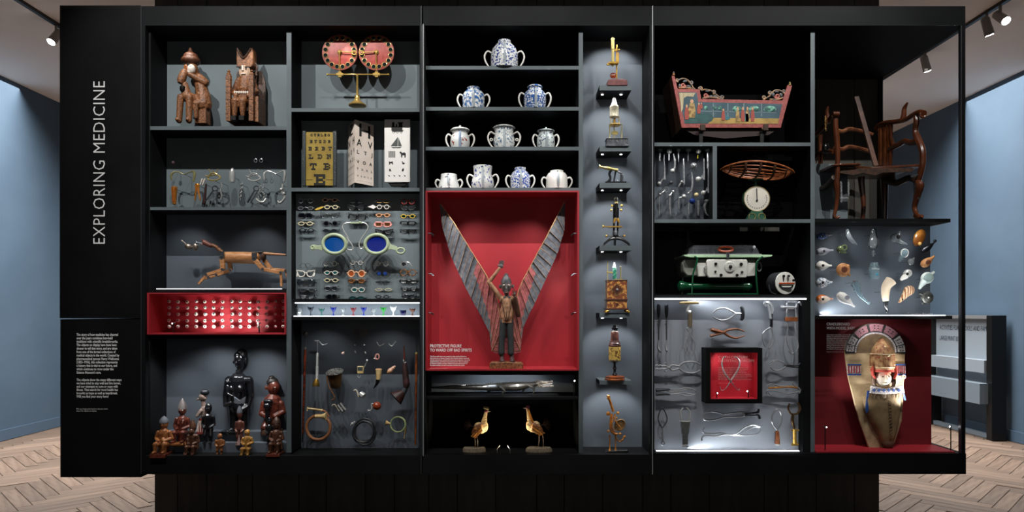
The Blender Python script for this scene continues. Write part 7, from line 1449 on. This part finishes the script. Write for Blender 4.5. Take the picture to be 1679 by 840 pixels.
# seat
b=t.mb(); n=0
def slab3(top,th,m,nm):
    b=t.mb(); k=len(top); n=len(b.v); b.v+=top+[p-Vector((0,0,th)) for p in top]
    b._f(tuple(range(k))); b._f(tuple(range(2*k-1,k-1,-1)))
    for i in range(k): j=(i+1)%k; b._f((i,j,k+j,k+i))
    return b.build(nm,m,bevel=.6)
sz0=-269.0
def sp(x,d): return Vector((x,d,sz0))
slab3([sp(1366,0),sp(1395,4),sp(1415,14),sp(1440,22),sp(1462,14),sp(1490,4),sp(1514,-2),sp(1510,60),sp(1506,BD+8),sp(1366,BD+8)],4,mCh,'seat')
slab3([Vector((1365,-6,-270)),Vector((1405,-4,-268)),Vector((1413,2,-268)),Vector((1405,10,-268)),Vector((1370,10,-270))],3,mCh,'arm_flap')
b=t.mb(); b.prism([(1374,275),(1500,275),(1498,281),(1450,282),(1436,287),(1415,283),(1400,287),(1374,282)],2,6); b.build('front_apron',mCarvD)
# left side panel, seen edge-on
LX=1371
def cl(py,d,dx=0): return Vector((LX+dx,d,-py))
chain('front_leg',[cl(358,0,-3),cl(352,0,-3),cl(340,0,0),cl(320,0,2),cl(305,0,1),cl(298,0,-1)],[3,2.8,3,3.8,5.2,4.6]); chain('foot_scroll',[cl(352,-3,-5),cl(358,-3,-2),cl(355,-3,4)],[2.4,2.8,2])
chain('arm_post',[cl(300,0,1),cl(285,0,2),cl(262,0,2.4),cl(240,0,2),cl(222,0,.6),cl(205,0,-1),cl(195,0,-1)],[4,4,3.8,4.2,4.8,4.2,4])
b=t.mb(); b.spl([cl(188,0,-1),cl(186,10,-1),cl(192,30,-1),cl(200,60,-1),cl(206,BD,-1)],[4.6,3.8,3.4,3.4,3.4],n=9); b.build('top_rail',mCh); b=t.mb(); b.tube([cl(187,0,-6),cl(187,0,4)],4.4,12); b.build('arm_scroll',mCh)
chain('horn_grip',[cl(196,24,-2),cl(186,24,-3),cl(176,24,-4),cl(168,22,-3)],[4,3.2,2.8,1.2]); b=t.mb(); [b.ring(Vector((1360+(k%2)*.8,14,-(188+k*3))),1,1.9,.5,10,5) for k in range(8)]; b.build('chain',mat('gold_chain','8a6a3a',.3,1),kind='stuff')
b=t.mb(); b.spl([cl(248,4,-1),cl(240,30,-1),cl(238,60,-1),cl(246,BD,-1)],[4,3.6,3.6,3.6],n=9); b.build('middle_rail',mCh)
for d in (55,BD): b=t.mb(); b.spl([cl(206,d,-1),cl(250,d,-1),cl(300,d,-1),cl(357,d,-1)],[3.6,3.6,4.4,3.2],n=9); b.build('rear_leg' if d==BD else 'splat',mCh)
b=t.mb(); b.spl([cl(290,4,-1),cl(300,40,-1),cl(294,BD,-1)],[5,4.6,5],n=9); b.build('side_apron',mCarvD)
# back rails between the rear posts and the leaning board
for y,nm in ((211,'back_rail'),(240,'back_rail')):
    b=t.mb(); b.spl([cd(1368,y+1,BD),cd(1380,y+5,BD),cd(1390,y+1,BD),cd(1402,y+2,BD),cd(1418,y+6,BD),cd(1430,y+10,BD) ],[5.6,6.4,6.6,5.6,5.6,5],n=8,flat=.6); b.build(nm,mChL)
b=t.mb(); b.obox(cd(1404,159,70),cd(1436,272,40),7.5,3.4); b.build('leaning_board',mat('board_dark','3a2620',.35,c2='6a4a3c',scale=10,coat=.4))
b=t.mb(); b.tube([Vector((1380,-3,-(300+k*0))) for k in range(2)],.1,3) if False else [b.ring(Vector((1376+(k%2)*.8+k*.05,-6,-(300+k*2.6))),.9,1.6,.45,10,5) for k in range(13)]; [b.ring(Vector((1388+(k%2)*.6,-6,-(301+k*2.4))),.9,1.5,.45,10,5) for k in range(9)]; [b.ring(Vector((1378+k*2.2,-6,-(326-(k%2)*.6))),1.4,.8,.45,10,5) for k in range(5)]; b.build('hanging_chain',mSteel,kind='stuff')
b=t.mb(); b.spl([cd(1412,290,60),cd(1413,305,60),cd(1416,335,60),cd(1414,364,60)],[6,5,4,3.4],n=9); b.build('middle_leg',mCh)
b=t.mb(); b.ell(cl(238,20,-8),6,9,5); b.build('side_pad',mEbB)
snap(t,357)
# ---- invalid feeders
FFe=Frame(.12); FB2=(YP-.12)/FFe.k
def V_(x,y,d=0): return P(1320+x/4.668,350+y/4.668,d)
mFeW=mat('feeder_white','e8e6e0',.2,coat=.5); mFeBl=mat('feeder_blue','3a62a8',.2,c2='dfe3e8',scale=45,thr=(.5,.56),coat=.5); mFeGr=mat('feeder_grey','9a9ea6',.25,coat=.4); mFeSp=mat('feeder_speckle','dfe3e6',.2,c2='5a7288',scale=130,thr=(.5,.55),coat=.4); mFeOr=mat('feeder_orange','c8692c',.25,c2='ead9c8',scale=14,thr=(.45,.55),coat=.4); mTerra=mat('terracotta','c08a58',.5,c2='a06a3e',scale=60); mGl=glassy('feeder_glass','dbe6ea',.22,.05); mGlB=glassy('feeder_glass_blue','bcd8e2',.45,.05); mGlG=glassy('feeder_glass_green','8fa070',.5,.05)
def feeder(lab,x,y,name='invalid_feeder',cat='feeding cup'):
    q=V_(x,y); return T(name,lab,cat,FFe,q[0],-q[2],group='feeding vessels on wires')
def fpin(t,x,y): b=t.mb(); b.tube([V_(x,y,1),V_(x,y,FB2)],.35,5); b.build('mount_wire',mBlackMetal)
def boat(lab,x0,y0,x1,y1,w,m,hole=None,tipm=None,tip=.22,name='invalid_feeder'):
    """pointed boat feeder: body from (x0,y0) to spout tip (x1,y1), zoom coordinates"""
    t=feeder(lab,(x0+x1)/2,(y0+y1)/2,name); a,b_=V_(x0,y0),V_(x1,y1); L=(b_-a).length; ax=(b_-a).normalized()
    b=t.mb(); b.lathe([(.3,0),(w*.6,L*.05),(w*.95,L*.2),(w,L*.35),(w*.85,L*.52),(w*.4,L*.74),(w*tip,L*.86),(w*tip,L*.97),(w*.1,L)],a,ax,20); b.build('body',m)
    if hole:
        c=a+ax*L*hole; b=t.mb(); b.ring(c-Vector((0,w*.95,0)),w*.34,w*.34,w*.08,14,5); b.build('hole_rim',m); b=t.mb(); b.ell(c-Vector((0,w*.93,0)),w*.3,w*.3,w*.1,12,6); b.build('opening',mBlk)
    fpin(t,(x0+x1)/2,(y0+y1)/2); return t
boat('blue and white boat-shaped feeder, top left, cut by the divider',90,182,205,165,5.6,mFeBl,.3)
boat('grey boat-shaped feeder, second from the top at the left edge',88,298,218,282,6.8,mFeGr,.34)
boat('plain white boat-shaped feeder with one dark hole, at the left edge',85,403,205,401,8.2,mFeW,.3)
boat('speckled blue-white boat-shaped feeder, fourth at the left edge',85,533,210,529,8.6,mFeSp,.28)
boat('orange and white glazed boat-shaped feeder, bottom left',85,660,215,655,8,mFeOr,.28)
t=feeder('clear glass feeder shaped like a slim shell, hanging diagonally',355,185); b=t.mb(); b.spl([V_(325,130),V_(330,170),V_(350,205),V_(385,232),V_(398,241)],[2.4,4.6,4.4,2,.6],n=12); b.ell(V_(325,130),2.4,2.6,2.4); b.build('body',mGl); fpin(t,325,140)
t=feeder('small greenish glass snail-shaped feeder',282,275); b=t.mb(); b.ell(V_(268,275),5.6,6,5); b.ring(V_(300,262),4,4,1.4,16,6); b.spl([V_(250,285),V_(275,300),V_(315,300)],[1.6,2,1.4]); b.build('body',mGlG); fpin(t,270,270)
t=feeder('ridged terracotta feeder with round dark opening and two spouts',295,435); b=t.mb(); b.lathe([(11,0),(11.4,2),(10.2,4),(9,4.4),(8.6,5),(7.6,5.2),(7.2,5.8),(5.4,6.2),(4.6,5)],V_(292,434,2),(0,-1,0),26); b.spl([V_(325,460,0),V_(345,480,0)],[3.4,1]); b.tube([V_(325,410,0),V_(336,395,0)],[2.4,2.2],10); b.build('body',mTerra); b=t.mb(); b.disc(V_(293,434,-3.6),4.6,4.6,.6,20); b.build('opening',mat('terra_dark','5a2c18',.6)); fpin(t,292,440)
t=boat('white duck-shaped feeder with handle knob, hanging diagonally',248,612,382,716,8,mFeW,None,tip=.2); b=t.mb(); b.ring(V_(305,645,-8),3.4,3,.8,16,6); b.disc(V_(305,645,-7.6),2.8,2.4,.6,16); b.build('filling_hole',mFeGr)
t=feeder('long pale glass horn-shaped feeder hanging diagonally',420,600); b=t.mb(); b.spl([V_(375,530),V_(395,560),V_(410,610),V_(440,650),V_(485,685)],[6.4,6.8,5,2.6,2],n=14); b.ell(V_(486,686),2.8,2.4,2.4); b.build('body',mGlB); b=t.mb(); b.ell(V_(376,521),2.6,1.2,2); b.build('stopper',mat('stopper_dark','3a1a14',.4)); fpin(t,380,530)
t=feeder('tall clear glass flask hanging upright with a small stopper below it',523,200); b=t.mb(); b.lathe([(.5,0),(5,1.2),(8,7),(8,13),(6,20),(4.6,26),(4.6,31),(2.6,33)],V_(523,272),(0,0,1),20); b.build('flask',mGl)
b=t.mb(); b.lathe([(1,0),(1,3),(3.6,3.4),(3.6,4.4),(1.2,5),(2.4,7.4),(2,9),(.5,10.4)],V_(523,332),(0,0,1),14); b.build('stopper',mGl); b=t.mb(); b.tube([V_(523,285,3),V_(523,332,3)],.3,5); b.build('stopper_wire',mBlackMetal); fpin(t,523,160)
t=feeder('square pale blue glass nursing bottle, centre',530,440,'nursing_bottle','bottle'); b=t.mb(); b.box(1426.5,1440,438,457.5,-4,4); b.prism([(1427,438),(1429,431.5),(1437.6,431.5),(1439.6,438)],-3.6,3.6); b.box(1428.6,1438,430.6,433,-4,4); b.build('bottle',mGlB,bevel=1); b=t.mb(); b.lathe([(3.4,0),(3.8,2),(1.6,5),(1.6,7.6),(.5,8.4)],P(1433.3,441,0),(0,0,1),14); b.build('inner_cap',mFeW); b=t.mb(); b.disc(P(1435.5,450,-4.4),1.8,1.4,.5,14); b.build('blue_mark',mat('mark_blue','3aa0c8',.4)); b=t.mb(); b.box(1427,1439.6,441,441.8,-4.6,4.2); b.build('band',mFeW); fpin(t,530,460)
t=feeder('cream horn with black tip, hanging with its wide end up',625,620,'feeding_horn','horn'); b=t.mb(); b.spl([V_(658,515),V_(622,560),V_(615,620),V_(618,672)],[9,7.2,6,4.4],n=18); b.build('horn',mat('cream_horn','e6d4bc',.35,c2='d4bfa4',scale=10)); b=t.mb(); b.spl([V_(618,670),V_(618,715),V_(628,750),V_(622,760)],[4.2,3,2,1],n=12); b.build('tip',mEbB); fpin(t,605,600)
t=feeder('clear glass bird-shaped feeder with dark hole, upper right',705,190); b=t.mb(); b.ell(V_(690,192),8.4,8,6,18,12); b.spl([V_(705,185),V_(718,160),V_(728,138)],[4,2.4,1.6],n=12); b.spl([V_(700,205),V_(735,225),V_(780,238)],[5,3.6,1],n=12); b.build('body',mGl); b=t.mb(); b.ell(V_(700,182,-6),3.4,4,.8,rot=-.4); b.build('opening',mBlk); fpin(t,690,190)
t=feeder('amber brown horn bowl, oval, at the upper right',875,187,'horn_bowl','bowl'); b=t.mb(); b.ell(V_(875,187),9.4,15,4.6,24,14,rot=-.42); b.build('bowl',mat('amber_horn','9a6428',.25,c2='6a3c14',scale=9,coat=.5)); b=t.mb(); b.ell(V_(868,235,-4),3,3,.6,rot=-.42); b.build('spout_dent',mat('amber_light','c49a58',.3)); fpin(t,875,190)
t=boat('dark pewter cone-shaped feeder with a ball on its end, right edge',890,300,1002,215,5.6,mat('dark_pewter','3a3c40',.3,.9),None,tip=.2); b=t.mb(); b.ell(V_(995,212),2.6,2.6,2.6); b.build('ball_end',mEbB)
t=feeder('clear pale blue glass boat with open bowl, right of centre',755,318); b=t.mb(); b.ell(V_(758,305),7.4,7.6,3.4,20,12); b.spl([V_(745,330),V_(732,352),V_(724,368)],[5,3.4,1.4],n=12); b.build('bowl',mGlB); b=t.mb(); b.ring(V_(757,306,-2.4),5.8,7,.7,22,6,rot=-.3); b.build('rim',mFeW); fpin(t,755,300)
t=feeder('smallest round clear glass feeder with short spout',812,370); b=t.mb(); b.ell(V_(810,373),5.6,6,4,18,12); b.tube([V_(826,355),V_(834,340)],[2,1.4],10); b.build('body',mGl); fpin(t,810,370)
t=boat('terracotta slipper-shaped feeder with dark opening, right edge',892,405,992,325,6.6,mTerra,None,tip=.3); b=t.mb(); b.ell(V_(925,375,-6),4.6,3.4,1.4,rot=.6); b.build('opening',mat('terra_dark','5a2c18')); 
t=feeder('shiny silver and cream shell-shaped feeder with a round eye',775,470); b=t.mb(); b.ell(V_(785,460),7.4,6.4,5,18,12,rot=.4); b.build('body',mPol); b=t.mb(); b.spl([V_(770,480),V_(750,495),V_(732,510)],[5,3.8,1.6],n=12); b.build('spout',mFeW); b=t.mb(); b.ell(V_(770,465,-5),2.4,2.4,.8); b.build('opening',mBlk); fpin(t,780,455)
t=feeder('large pale green-white open boat feeder with long spout, right edge',928,510); b=t.mb(); b.ell(V_(935,495),11,9.6,4.6,24,14,rot=.35); b.spl([V_(912,520),V_(890,550),V_(873,580)],[6,3.6,1.6],n=12); b.spl([V_(965,470),V_(988,448)],[3,2],n=10); b.build('body',mat('celadon_white','cfdcd8',.2,coat=.5)); b=t.mb(); b.ell(V_(935,492,-3.6),8.6,7,1.8,22,10,rot=.35); b.build('hollow',mat('celadon_shade','93a8a4',.3,coat=.3)); fpin(t,935,500)
t=feeder('brown and cream banded shell-shaped feeder, lower right',785,615); 
b=t.mb(); b.ell(V_(795,592),9.4,8,6,20,14,rot=.5); b.spl([V_(775,615),V_(755,640),V_(718,685)],[6,4.4,1],n=12); b.build('body',mat('banded_shell','d9bd9a',.35,c2='8f5d3c',scale=22,kind='wave',thr=(.4,.6))); b=t.mb(); b.ell(V_(737,660,-4),1.4,1.8,.6); b.build('opening',mBlk); fpin(t,790,590)
t=feeder('round pewter lidded pot with spout and handle, bottom right',930,645,'pewter_pot','pot'); b=t.mb(); b.lathe([(9.6,0),(10.4,2),(9.6,4),(8,4.6),(7.6,5.4),(4,6.2),(.5,6.6)],V_(933,645,2),(0,-1,0),26); b.tube([V_(895,625,0),V_(870,612,-1)],[2.6,1.6],10); b.spl([V_(905,680,0),V_(898,692,0),V_(915,690,0)],1.2); b.build('body',mat('pewter','8f908a',.35,.9,c2='6a6b66',scale=60)); b=t.mb(); b.ell(V_(933,645,-5),1.6,1.6,1.4); b.build('lid_knob',mPol); fpin(t,933,645)
# ---- cradleboard
FCB=Frame(.14)
t=T('cradleboard','beaded hide cradleboard with hooded model baby laced into a buckskin bag','cradleboard',FCB,1440,738)
mHide=mat('buckskin','b8a27e',.7,c2='9a8362',scale=18,bump=.4,bscale=70); mHideB=mat('buckskin_brown','7a6448',.7,c2='5f4c36',scale=16,bump=.4,bscale=70); mBead=mat('bead_white','dcd8d6',.4,c2='8d888c',scale=180,thr=(.45,.55),bump=.4); mBeadD=mat('bead_dark','22201f',.5); mBeadR=mat('bead_red','8a2f34',.5); mBeadB=mat('bead_blue','2b4a86',.45); mBeadP=mat('bead_rose','b08088',.5,c2='8a5a62',scale=180,thr=(.45,.55))
cx0,cy0,rx,ry=1435,578,49.5,48
bl=[(1413,738),(1466,738),(1478,700),(1482,640)]
top=[(cx0+rx*math.cos(a),cy0-ry*math.sin(a)) for a in [math.pi*k/24 for k in range(25)]]
poly=[(1464,738),(1479,690),(1483,620)]+top+[(1391,620),(1409,690),(1424,733),(1427,738)]
b=t.mb(); b.prism([(x,y) for x,y in poly],0,4); b.build('board',mHide,bevel=1)
def arc(r0,r1,a0,a1,z0,z1,nm,m,n=6):
    p=[(cx0+r1*rx*math.cos(a),cy0-r1*ry*math.sin(a)) for a in [a0+(a1-a0)*k/n for k in range(n+1)]]+[(cx0+r0*rx*math.cos(a),cy0-r0*ry*math.sin(a)) for a in [a1-(a1-a0)*k/n for k in range(n+1)]]
    b=t.mb(); b.prism(p,z0,z1); return b.build(nm,m)
PI=math.pi
arc(.66,.995,-.05,PI+.05,-1,0,'beaded_arch',mBeadD,40)
for k,(a0,a1,m_) in enumerate(((.02,.26,mBead),(.3,.62,mBead),(.72,1.2,mBeadP),(1.3,1.8,mBeadP),(1.9,2.4,mBeadP),(2.5,2.82,mBead),(2.86,3.1,mBead))):
    pn=arc(.73,.975,a0,a1,-1.8,-1,'bead_panel',m_)
    am=(a0+a1)/2
    for q in (-.5,.5):
        for rr_ in (.82,.9): 
            b=t.mb(); b.disc(P(cx0+rr_*rx*math.cos(am+q*.14),cy0-rr_*ry*math.sin(am+q*.14),-2),1.3,1.1,.5,6); b.build('bead_motif',mBeadD,parent=pn)
arc(.64,.69,0,PI,-1.6,-.8,'bead_edge',mBead,36)
for side in (0,1):
    x0,x1=(1389,1411) if side==0 else (1468,1484)
    b=t.mb(); b.box(x0,x1,597,616,-1,0); pn=b.build('beaded_band',mBead)
    for y in (597,613.5): b=t.mb(); b.box(x0,x1,y,y+2,-1.8,-1); b.build('blue_row',mBeadB,parent=pn)
    for k in range(5): b=t.mb(); w_=(x1-x0)/5; b.box(x0+k*w_+w_*.2,x0+k*w_+w_*.65,600,612,-1.8,-1); b.build('red_bar',mBeadR,parent=pn)
# inner dark hollow and bag
arc(0,.63,-.0,PI,-1,-.2,'hood_lining',mHideB,30)
bag=[(1409,640),(1410,655),(1417,680),(1428,700),(1437,712),(1442,728),(1448,736),(1456,736),(1463,728),(1468,712),(1473,690),(1476,650),(1474,636)]
b=t.mb(); n=len(b.v)
rings=[(1,0),(.97,-5),(.86,-9.5),(.66,-12.5),(.35,-14),(.05,-14.4)]
bc=(1447,672); K=len(bag)
for s_,z in rings:
    for x,y in bag: b.v.append(P(bc[0]+(x-bc[0])*s_,bc[1]+(y-bc[1])*s_,z))
for r_ in range(len(rings)-1):
    for k in range(K): b._f((r_*K+k,r_*K+(k+1)%K,(r_+1)*K+(k+1)%K,(r_+1)*K+k))
b._f(tuple((len(rings)-1)*K+k for k in range(K))); b._f(tuple(range(K-1,-1,-1)))
bg=b.build('bag',mat('bag_hide','8f7a58',.7,c2='786445',scale=14,bump=.5,bscale=60)); q=bg.modifiers.new('s','SUBSURF'); q.levels=2; q.render_levels=2
for k in range(13): b=t.mb(); y=650+k*5; x=1450+k*.3; b.tube([P(x-2.4,y,-14.5),P(x+2.4,y+3,-15)],.5,5); b.tube([P(x+2.4,y,-14.6),P(x-2.4,y+3,-14.8)],.5,5); b.build('lacing',mHideB)
sculpt(t,'bag_toe',mat('toe_brown','5c4230',.7),[E_(1453,726,10,9,7,-5)],.8,1); b=t.mb(); b.box(1428,1472,736,738,-14,6); b.build('foot_board',mBeadD)
# baby: head, scarf, hood
sculpt(t,'face',mat('cloth_face','cfc6b4',.7,c2='b9ae9a',scale=20),[E_(1443.5,620,12.4,13.5,9,-9),C_(1443.5,614,1443.8,621,1.2,1.9,-17.5,-19),E_(1443.5,627,4,1.6,2,-16)],.6,2)
for s_ in (-1,1): b=t.mb(); b.ell(P(1443.5+s_*5,616.5,-16.8),1.6,1,.7); b.build('eye',mHideB)
sculpt(t,'hair',mCarvD,[E_(1432,621,4.6,9,5,-4),E_(1456,621,4.6,9,5,-4)],.6,1)
b=t.mb(); 
for s_ in (-1,1): b.spl([P(1443.5+s_*15,607,-8),P(1443.5+s_*17,622,-10),P(1443.5+s_*13,634,-12),P(1443.5,638,-13)],[2.6,3,2.6,2.4],n=9)
b.build('leather_collar',mat('collar_brown','57402e',.5))
b=t.mb(); b.lathe([(17.5,0),(17.5,3),(16.5,6)],P(1443.5,609,-5),(0,0,1),24); b.build('headband',mat('band_red','a63c30',.6))
b=t.mb(); b.lathe([(17.2,0),(18.4,4),(18.6,14),(17.6,26),(13.5,36),(7,45),(2,50)],P(1443.5,605,-5),(0,0,1),24); b.build('hood',mat('hood_cloth','7d4a2c',.7,c2='a8845a',scale=40,bump=.5))
for y,r in ((601,18.6),(580,18.4)): b=t.mb(); b.tube([P(1443.5+r*math.cos(2*PI*k/28),y,-5+r*math.sin(2*PI*k/28)) for k in range(28)],.45,6,closed=True); b.build('hood_hoop',mFrCream)
for k in range(10):
    a=PI+PI*(k+.5)/10; b=t.mb(); b.spl([P(1443.5+18.8*math.cos(a),601,-5+18.8*math.sin(a)),P(1443.5+18.4*math.cos(a),580,-5+18.4*math.sin(a)),P(1443.5+9*math.cos(a),563,-5+9*math.sin(a)),P(1443.5,555,-5)],.22,n=4); b.build('hood_cord',mat('cord_tan','a8845a',.6))
for k in range(12): b=t.mb(); a=R.uniform(PI,2*PI); y=R.uniform(566,600); b.ell(P(1443.5+17.5*math.cos(a)*(1 if y>578 else .75),y,-6+17.5*math.sin(a)*(1 if y>578 else .75)),1.4,1.2,1.0,8,6); b.build('hood_bead',[mat('band_red','a63c30'),mFrCream][k%2])
for s_ in (-1,1): b=t.mb(); b.spl([P(1443.5+s_*18,600,-12),P(1443.5+s_*19,612,-12),P(1443.5+s_*15,620,-14)],[2.2,2.4,1.4],n=8); b.build('red_wrap',mat('band_red','a63c30'))
b=t.mb(); b.prism([(1420,631),(1443,636),(1471,630),(1474,642),(1443,645),(1418,643)],-17,-14); bb=b.build('beaded_yoke',mBead,bevel=.4)
for k in range(6): b=t.mb(); x=1424+k*8; b.prism([(x-3,638),(x,635.5),(x+3,638),(x,641)],-17.8,-17); b.build('blue_diamond',mBeadB,parent=bb)
for k in range(26): b=t.mb(); x=1418+k*2.2; b.tube([P(x,643.5,-15),P(x+R.uniform(-1.6,1.6),650+R.uniform(0,3.5),-14.6)],.45,4); b.build('fringe_strip',mHideB)
b=t.mb(); b.prism([(1417,640),(1421,640),(1419,672),(1416,677),(1414,672)],-10,-8.6); b.build('beaded_strap',mBeadB); b=t.mb(); b.prism([(1473,640),(1476,640),(1480,655),(1477,656)],-10,-9); b.build('beaded_strap',mBeadB)
b=t.mb(); b.ring(P(1480,618,-3),3,3,1,16,6); b.build('ring_charm',mPol)
bpy.data.objects.remove(_to)
